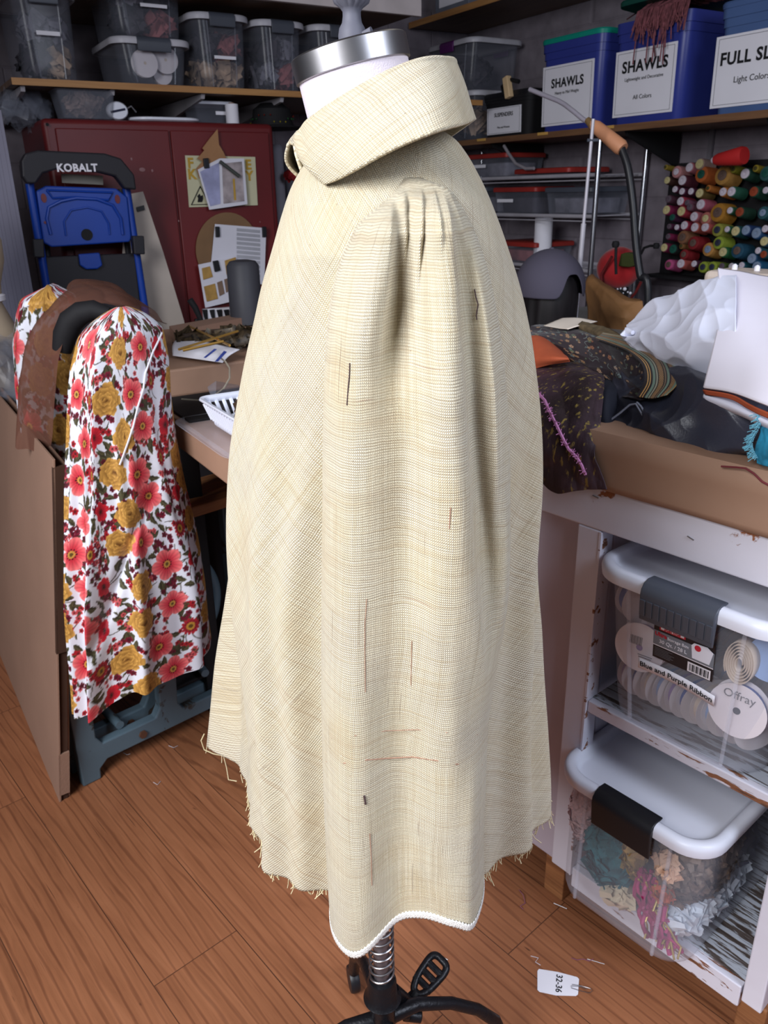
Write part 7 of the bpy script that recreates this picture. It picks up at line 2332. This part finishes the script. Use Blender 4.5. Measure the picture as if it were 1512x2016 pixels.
fp = [near_any(Pl, x, y) for x, y in ((1052, 762), (1062, 775), (1076, 788), (1084, 806), (1096, 832), (1110, 862), (1122, 884), (1138, 900), (1148, 918), (1156, 934))]
b = MB(); b.tube(fp, .0028, 6)
rs = np.random.RandomState(8)
for k in range(140):
    i = rs.randint(len(fp) - 1); p = fp[i].lerp(fp[i + 1], rs.rand()); d_ = Vector((rs.normal(), rs.normal(), rs.normal())).normalized() * .008
    b.tube([p, p + d_], .0007, 4)
pf = b.build('pink_fringe', mat('pink_fringe_yarn', (196, 130, 176), .85), lace, center=1)
pf.data.transform(Matrix.Translation(-lace.location))
cloth('navy_cloth', 'dark navy cloth bunched between the lace and the black leather', 'cloth', [
    Am([(1150, 862, .06), (1170, 866, .055), (1195, 870, .06), (1212, 872, .09)]), Am([(1152, 820, .05), (1172, 820, .045), (1198, 825, .05), (1214, 830, .09)]),
    Am([(1158, 770, .08), (1178, 765, .08), (1204, 768, .09), (1222, 770, .12)]), Am([(1165, 748, .18), (1184, 746, .18), (1210, 748, .19), (1226, 752, .2)])], mat('dark_navy_cloth', (24, 26, 38), .8), .006, 93, 40, 40, .7, 2.5)
cloth('turquoise_cloth', 'turquoise fringed cloth at the right edge on the table front', 'cloth', [
    Am([(1492, 912, -.004), (1512, 918, -.008), (1560, 930, -.008)]), Am([(1486, 890, -.002), (1512, 895, -.01), (1560, 905, -.01)]), Am([(1498, 850, .0), (1520, 855, -.008), (1570, 870, -.01)]), Am([(1488, 822, .02), (1512, 832, .01), (1570, 850, 0.0)])], mat('turquoise_weave', (36, 128, 162), .8, var=.3, scale=50), .003, 103, 30, 40, .8, 3)
b = MB(); rs = np.random.RandomState(9)
for k in range(90):
    y = rs.uniform(818, 905); x = 1490 + 8 * math.sin(y * .07)
    p = at_m(x, y, M0 - .006); q = at_m(x - rs.uniform(6, 22), y + rs.uniform(-3, 9), M0 - .010)
    b.tube([p, p.lerp(q, .5) + Vector((0, 0, .002)), q], .0006, 4)
o = C.objects['turquoise_cloth']; fr_ = b.build('fringe', mat('pale_turquoise_thread', (120, 190, 214), .8), o, center=1); fr_.data.transform(Matrix.Translation(-o.location))
b = MB(); b.tube([at_m(x, y, M0 - .0125 + 0.0) for x, y in ((1420, 918), (1450, 920), (1468, 922), (1484, 932), (1500, 948), (1515, 956), (1540, 960))], .0016, 6); tag(b.build('maroon_yarn', mat('maroon_yarn_dye', (110, 44, 50), .8)), 'maroon yarn strand on the brown paper edge at the right', 'yarn')
pm = at_m(1480, 540, M0 + .66)
mc = thing('serger_machine', 'cream overlock sewing machine top peeking above the white sheet', 'sewing machine', Vector((pm.x, pm.y, TZ)), RZ_T)
b = MB(); b.box((.05, 0, (pm.z - TZ) / 2 + .004), (.26, .12, pm.z - TZ + .008)); b.build('body', mat('cream_machine_enamel', (206, 190, 176), .4), mc, sm=False, bev=.012, bseg=3)
for x in (-.04, .01, .06): 
    b = MB(); b.lathe([(.006, 0), (.006, .008), (.003, .011), (.001, .012)], 16, M=T(x, 0, pm.z - TZ + .008)); b.build('tension_knob', M_paper, mc)

# ================================================================== person with a cap, seen from behind
hd = at_m(1104, 560, M0 + 0.98)
person = thing('person', 'person with dark hair in a grey cap, seen from behind past the table', 'person', Vector((hd.x, hd.y, 0)), R(12))
M_skin = mat('skin', (150, 104, 82), .6, var=.05)
M_cap = mat('grey_blue_cap_cloth', (74, 70, 84), .85, var=.06)
M_hair = mat('dark_hair', (22, 18, 20), .55, var=.3, scale=60, stretch=(1, 1, .1))
M_top = mat('black_shirt', (26, 26, 32), .85)
hz = hd.z - 0.02


def skin_mesh(name, verts, edges, radii, m, parent, sub=2):
    me = bpy.data.meshes.new(name); me.from_pydata(verts, edges, []); me.materials.append(m)
    o = bpy.data.objects.new(name, me); C.objects.link(o); o.parent = parent
    md = o.modifiers.new('skin', 'SKIN'); md.use_smooth_shade = True
    for i, r_ in enumerate(radii):
        me.skin_vertices[0].data[i].radius = (r_, r_ * .85) if r_ > .06 else (r_, r_)
    me.skin_vertices[0].data[0].use_root = True
    s = o.modifiers.new('sub', 'SUBSURF'); s.levels = s.render_levels = sub
    return o


# local frame: the person faces +y (away from the camera), seat at z 0.5
zs = hz - .26           # shoulder line
V_, E_, R_ = [], [], []


def vadd(p, r_, par=None):
    V_.append(p); R_.append(r_)
    if par is not None: E_.append((par, len(V_) - 1))
    return len(V_) - 1


pelv = vadd((0, -.06, .54), .125)
wst = vadd((0, -.05, .68), .115, pelv)
chs = vadd((0, -.01, zs - .12), .135, wst)
upc = vadd((0, .02, zs), .085, chs)
nck = vadd((0, .045, zs + .07), .052, upc)
hdv = vadd((0, .075, hz - .08), .06, nck)
hands = []
for s in (-1, 1):
    sh = vadd((s * .165, .015, zs - .02), .056, upc)
    el = vadd((s * .25, .08, zs - .28), .042, sh)
    wr = vadd((s * .13, .30, zs - .26), .026, el)
    hands.append((s, V_[wr]))
    pl = vadd((s * .11, .37, zs - .27), .030, wr)
    kn = vadd((s * .13, .36, .53), .075, pelv)
    an = vadd((s * .14, .34, .10), .045, kn)
    to = vadd((s * .15, .48, .045), .038, an)
body = skin_mesh('body', V_, E_, R_, M_top, person)
b = MB()
# head with face on the +y side
th_ = np.linspace(0, PI, 40)[:, None]; ph_ = np.linspace(0, 2 * PI, 64, endpoint=False)[None, :]
nx, ny, nz = np.sin(th_) * np.cos(ph_), np.sin(th_) * np.sin(ph_), np.cos(th_) + 0 * ph_
r_ = 1 + .0 * nx
yy_ = .098 * ny; zz_h = .118 * nz; xx_h = .076 * nx
jaw = smooth(0, -1, nz); xx_h = xx_h * (1 - .28 * jaw); yy_ = yy_ * (1 - .12 * jaw) + .012 * jaw
nose = np.exp(-((nx / .16) ** 2 + ((nz + .12) / .16) ** 2)) * (ny > 0) * .022
eye = (np.exp(-(((nx - .38) / .16) ** 2 + ((nz - .08) / .10) ** 2)) + np.exp(-(((nx + .38) / .16) ** 2 + ((nz - .08) / .10) ** 2))) * (ny > 0) * -.007
mou = np.exp(-((nx / .25) ** 2 + ((nz + .48) / .06) ** 2)) * (ny > 0) * .005
yy_ = yy_ + nose + eye + mou
b.grid(np.stack([xx_h, yy_ + .09, zz_h + hz - .03], -1), wrap=True)
head = b.build('head', M_skin, person, ang=0)
for s in (-1, 1):
    b = MB(); b.lathe([(.001, -.006), (.014, -.005), (.017, 0), (.012, .005), (.004, .002)], 16, M=T(s * .078, .09, hz - .035) @ Matrix.Rotation(PI / 2, 4, 'Y'), sx=1.5); b.build('ear', M_skin, head)
    b = MB(); b.lathe([(.001, -.004), (.009, -.003), (.011, 0), (.009, .003), (.001, .004)], 14, M=T(s * .028, .181, hz - .02) @ Matrix.Rotation(PI / 2, 4, 'X')); b.build('eye', M_paper, head)
# cap: dome with a low back opening
M2, N2 = 50, 90
dome = []
for i in range(M2):
    row = []
    for k in range(N2):
        ph = 2 * PI * k / N2; t_ = i / (M2 - 1)
        # lower rim height: raised arch at the back (ph = 270 deg is towards the camera)
        dd = (math.degrees(ph) - 287 + 180) % 360 - 180
        lim = 1.78 - .62 * math.exp(-(dd / 22) ** 4)
        a = t_ * lim
        row.append((.108 * math.sin(a) * math.cos(ph) * 1.0, .122 * math.sin(a) * math.sin(ph) + .083, .116 * math.cos(a) + hz + .004))
    dome.append(row)
b = MB(); b.grid(np.array(dome), wrap=True); cap = b.build('cap', M_cap, person, sol=.003, ang=0, label='grey baseball cap with a rounded back opening')
b = MB(); brim = [[(.085 * math.cos(a) * (1 + .0 * f), .083 + .10 * math.sin(a) + f * .075 * math.sin(a), hz - .012 - .012 * f - .012 * math.cos(a) ** 2) for a in np.linspace(R(20), R(160), 24)] for f in np.linspace(0, 1, 8)]
b.grid(np.array(brim)); b.build('brim', M_cap, cap, sol=.003)
b = MB(); b.lathe([(.001, .004), (.007, .002), (.008, -.002)], 14, M=T(0, .083, hz + .122)); b.build('button', M_cap, cap)
# hair: back of head and falling to the shoulders
b = MB()
hr = []
for z_, w_, d_ in ((hz + .085, .05, .05), (hz + .06, .075, .085), (hz + .02, .088, .103), (hz - .03, .090, .106), (hz - .09, .088, .098), (hz - .15, .092, .085), (hz - .22, .10, .07), (hz - .28, .085, .05)):
    hr.append([(w_ * math.cos(a) * (1 + .04 * math.sin(a * 13)), .085 + (d_ * math.sin(a) if math.sin(a) < 0 else .03 * math.sin(a)), z_) for a in np.linspace(0, 2 * PI, 80)[:-1]])
b.grid(np.array(hr), wrap=True); hair = b.build('hair', M_hair, person, sub=1, ang=0, label='dark hair showing under the cap')
# hands: palm on the lap side with five fingers each
for s, w in hands:
    V_, E_, R_ = [], [], []
    p = Vector(w) + Vector((0, .02, -.005))
    a = vadd(tuple(p), .024); pm_ = vadd((p.x - s * .006, p.y + .05, p.z - .006), .026, a)
    for k, (dx, ln) in enumerate(((-.027, .066), (-.010, .076), (.008, .072), (.025, .058))):
        k0 = vadd((p.x + dx, p.y + .082, p.z - .004), .0095, pm_)
        k1 = vadd((p.x + dx * 1.15, p.y + .082 + ln * .5, p.z - .012), .0085, k0)
        vadd((p.x + dx * 1.2, p.y + .082 + ln * .9, p.z - .034), .0072, k1)
    k0 = vadd((p.x - s * .036, p.y + .035, p.z - .006), .011, a); k1 = vadd((p.x - s * .052, p.y + .066, p.z - .014), .0095, k0); vadd((p.x - s * .048, p.y + .09, p.z - .022), .008, k1)
    skin_mesh('hand', V_, E_, R_, M_skin, person)
stool = thing('stool', 'plain dark stool under the seated person behind the table', 'stool', Vector((hd.x, hd.y, 0)) + Vector((.02, -.05, 0)), 0)
b = MB(); b.lathe([(.001, .40), (.16, .40), (.17, .41), (.17, .425), (.001, .43)], 32); b.build('seat', M_oldwood, stool)
for k in range(4):
    a = k * PI / 2 + .6; b = MB(); b.tube([(.11 * math.cos(a), .11 * math.sin(a), .40), (.17 * math.cos(a), .17 * math.sin(a), 0.01)], .013, 10); b.build('leg', M_oldwood, stool)

# ================================================================== small things on the floor
tg = thing('paper_tag', 'small white paper tag marked 32-36 lying on the floor', 'tag', at_z(1098, 1935, 0.001), 0)
tp = [at_z(x, y, 0.0012) for x, y in ((1061, 1908), (1098, 1914), (1136, 1924), (1140, 1928), (1138, 1958), (1134, 1961), (1095, 1960), (1062, 1953), (1058, 1949), (1058, 1912))]
b = MB(); b.prism(tp, (0, 0, .0008)); b.build('card', M_paper, tg, sm=False, world=True)
p = at_z(1100, 1936, .0026); e_ = at_z(1098, 1960, .0026) - at_z(1101, 1910, .0026)
an_ = math.atan2(e_.y, e_.x)
tx = text('32-36', .017, M_ink, tg, LOCS[tg.name].inverted() @ Matrix.Translation(p) @ Matrix.Rotation(an_, 4, 'Z'), extr=.0002, sx=1.0, bold=.0002)
b = MB(); b.tube([at_z(x, y, .004) for x, y in ((1126, 1938), (1145, 1941), (1162, 1946), (1166, 1951), (1160, 1955), (1140, 1950), (1125, 1945), (1124, 1941), (1140, 1942), (1156, 1947))], .0006, 6); tag(b.build('safety_pin', M_steel), 'small steel safety pin through the white paper tag', 'pin')
def lint(name, lst, r_, m, label, cat='thread'):
    b = MB(); b.tube([at_z(x, y, z) for x, y, z in lst], r_, 5); tag(b.build(name, m), label, cat)


M_lint = mat('lint_white', (214, 208, 214), .8); M_lintp = mat('lint_purple', (140, 84, 108), .8)
lint('thread_snip', [(1022, 1752, .002), (1030, 1762, .006), (1034, 1778, .002), (1024, 1784, .004), (1030, 1790, .001)], .0008, M_lintp, 'curled purple thread snip on the floor left of the bare table foot')
lint('thread_snip', [(1045, 1882, .001), (1060, 1886, .004), (1054, 1894, .002), (1064, 1900, .001)], .0007, M_lint, 'tangled pale thread above the white tag')
lint('thread_snip', [(1125, 1886, .001), (1136, 1890, .005), (1148, 1888, .003), (1160, 1892, .002), (1168, 1888, .004)], .0007, M_lintp, 'purple grey thread tangle right above the tag')
lint('straight_pin', [(1156, 1888, .001), (1190, 1898, .001)], .0007, M_steel, 'thin steel pin on the floor at the upper right of the tag', 'pin')
lint('straight_pin', [(1090, 1778, .001), (1116, 1789, .001)], .0008, M_steel, 'thin steel pin beside the bare wooden table foot', 'pin')
lint('straight_pin', [(855, 1873, .001), (882, 1890, .001)], .0008, M_steel, 'thin steel pin on the floor above the foot pedal', 'pin')
lint('thread_snip', [(243, 1482, .001), (250, 1486, .003), (256, 1484, .001)], .0008, M_lint, 'white thread speck in front of the machine stand')
lint('thread_snip', [(302, 1540, .001), (310, 1545, .004), (316, 1538, .001)], .0008, M_lint, 'white thread speck on the floor below the stand rail')
lint('thread_snip', [(332, 1468, .001), (342, 1472, .004), (350, 1468, .001)], .0008, M_lint, 'white thread speck at the right end of the stand rail')
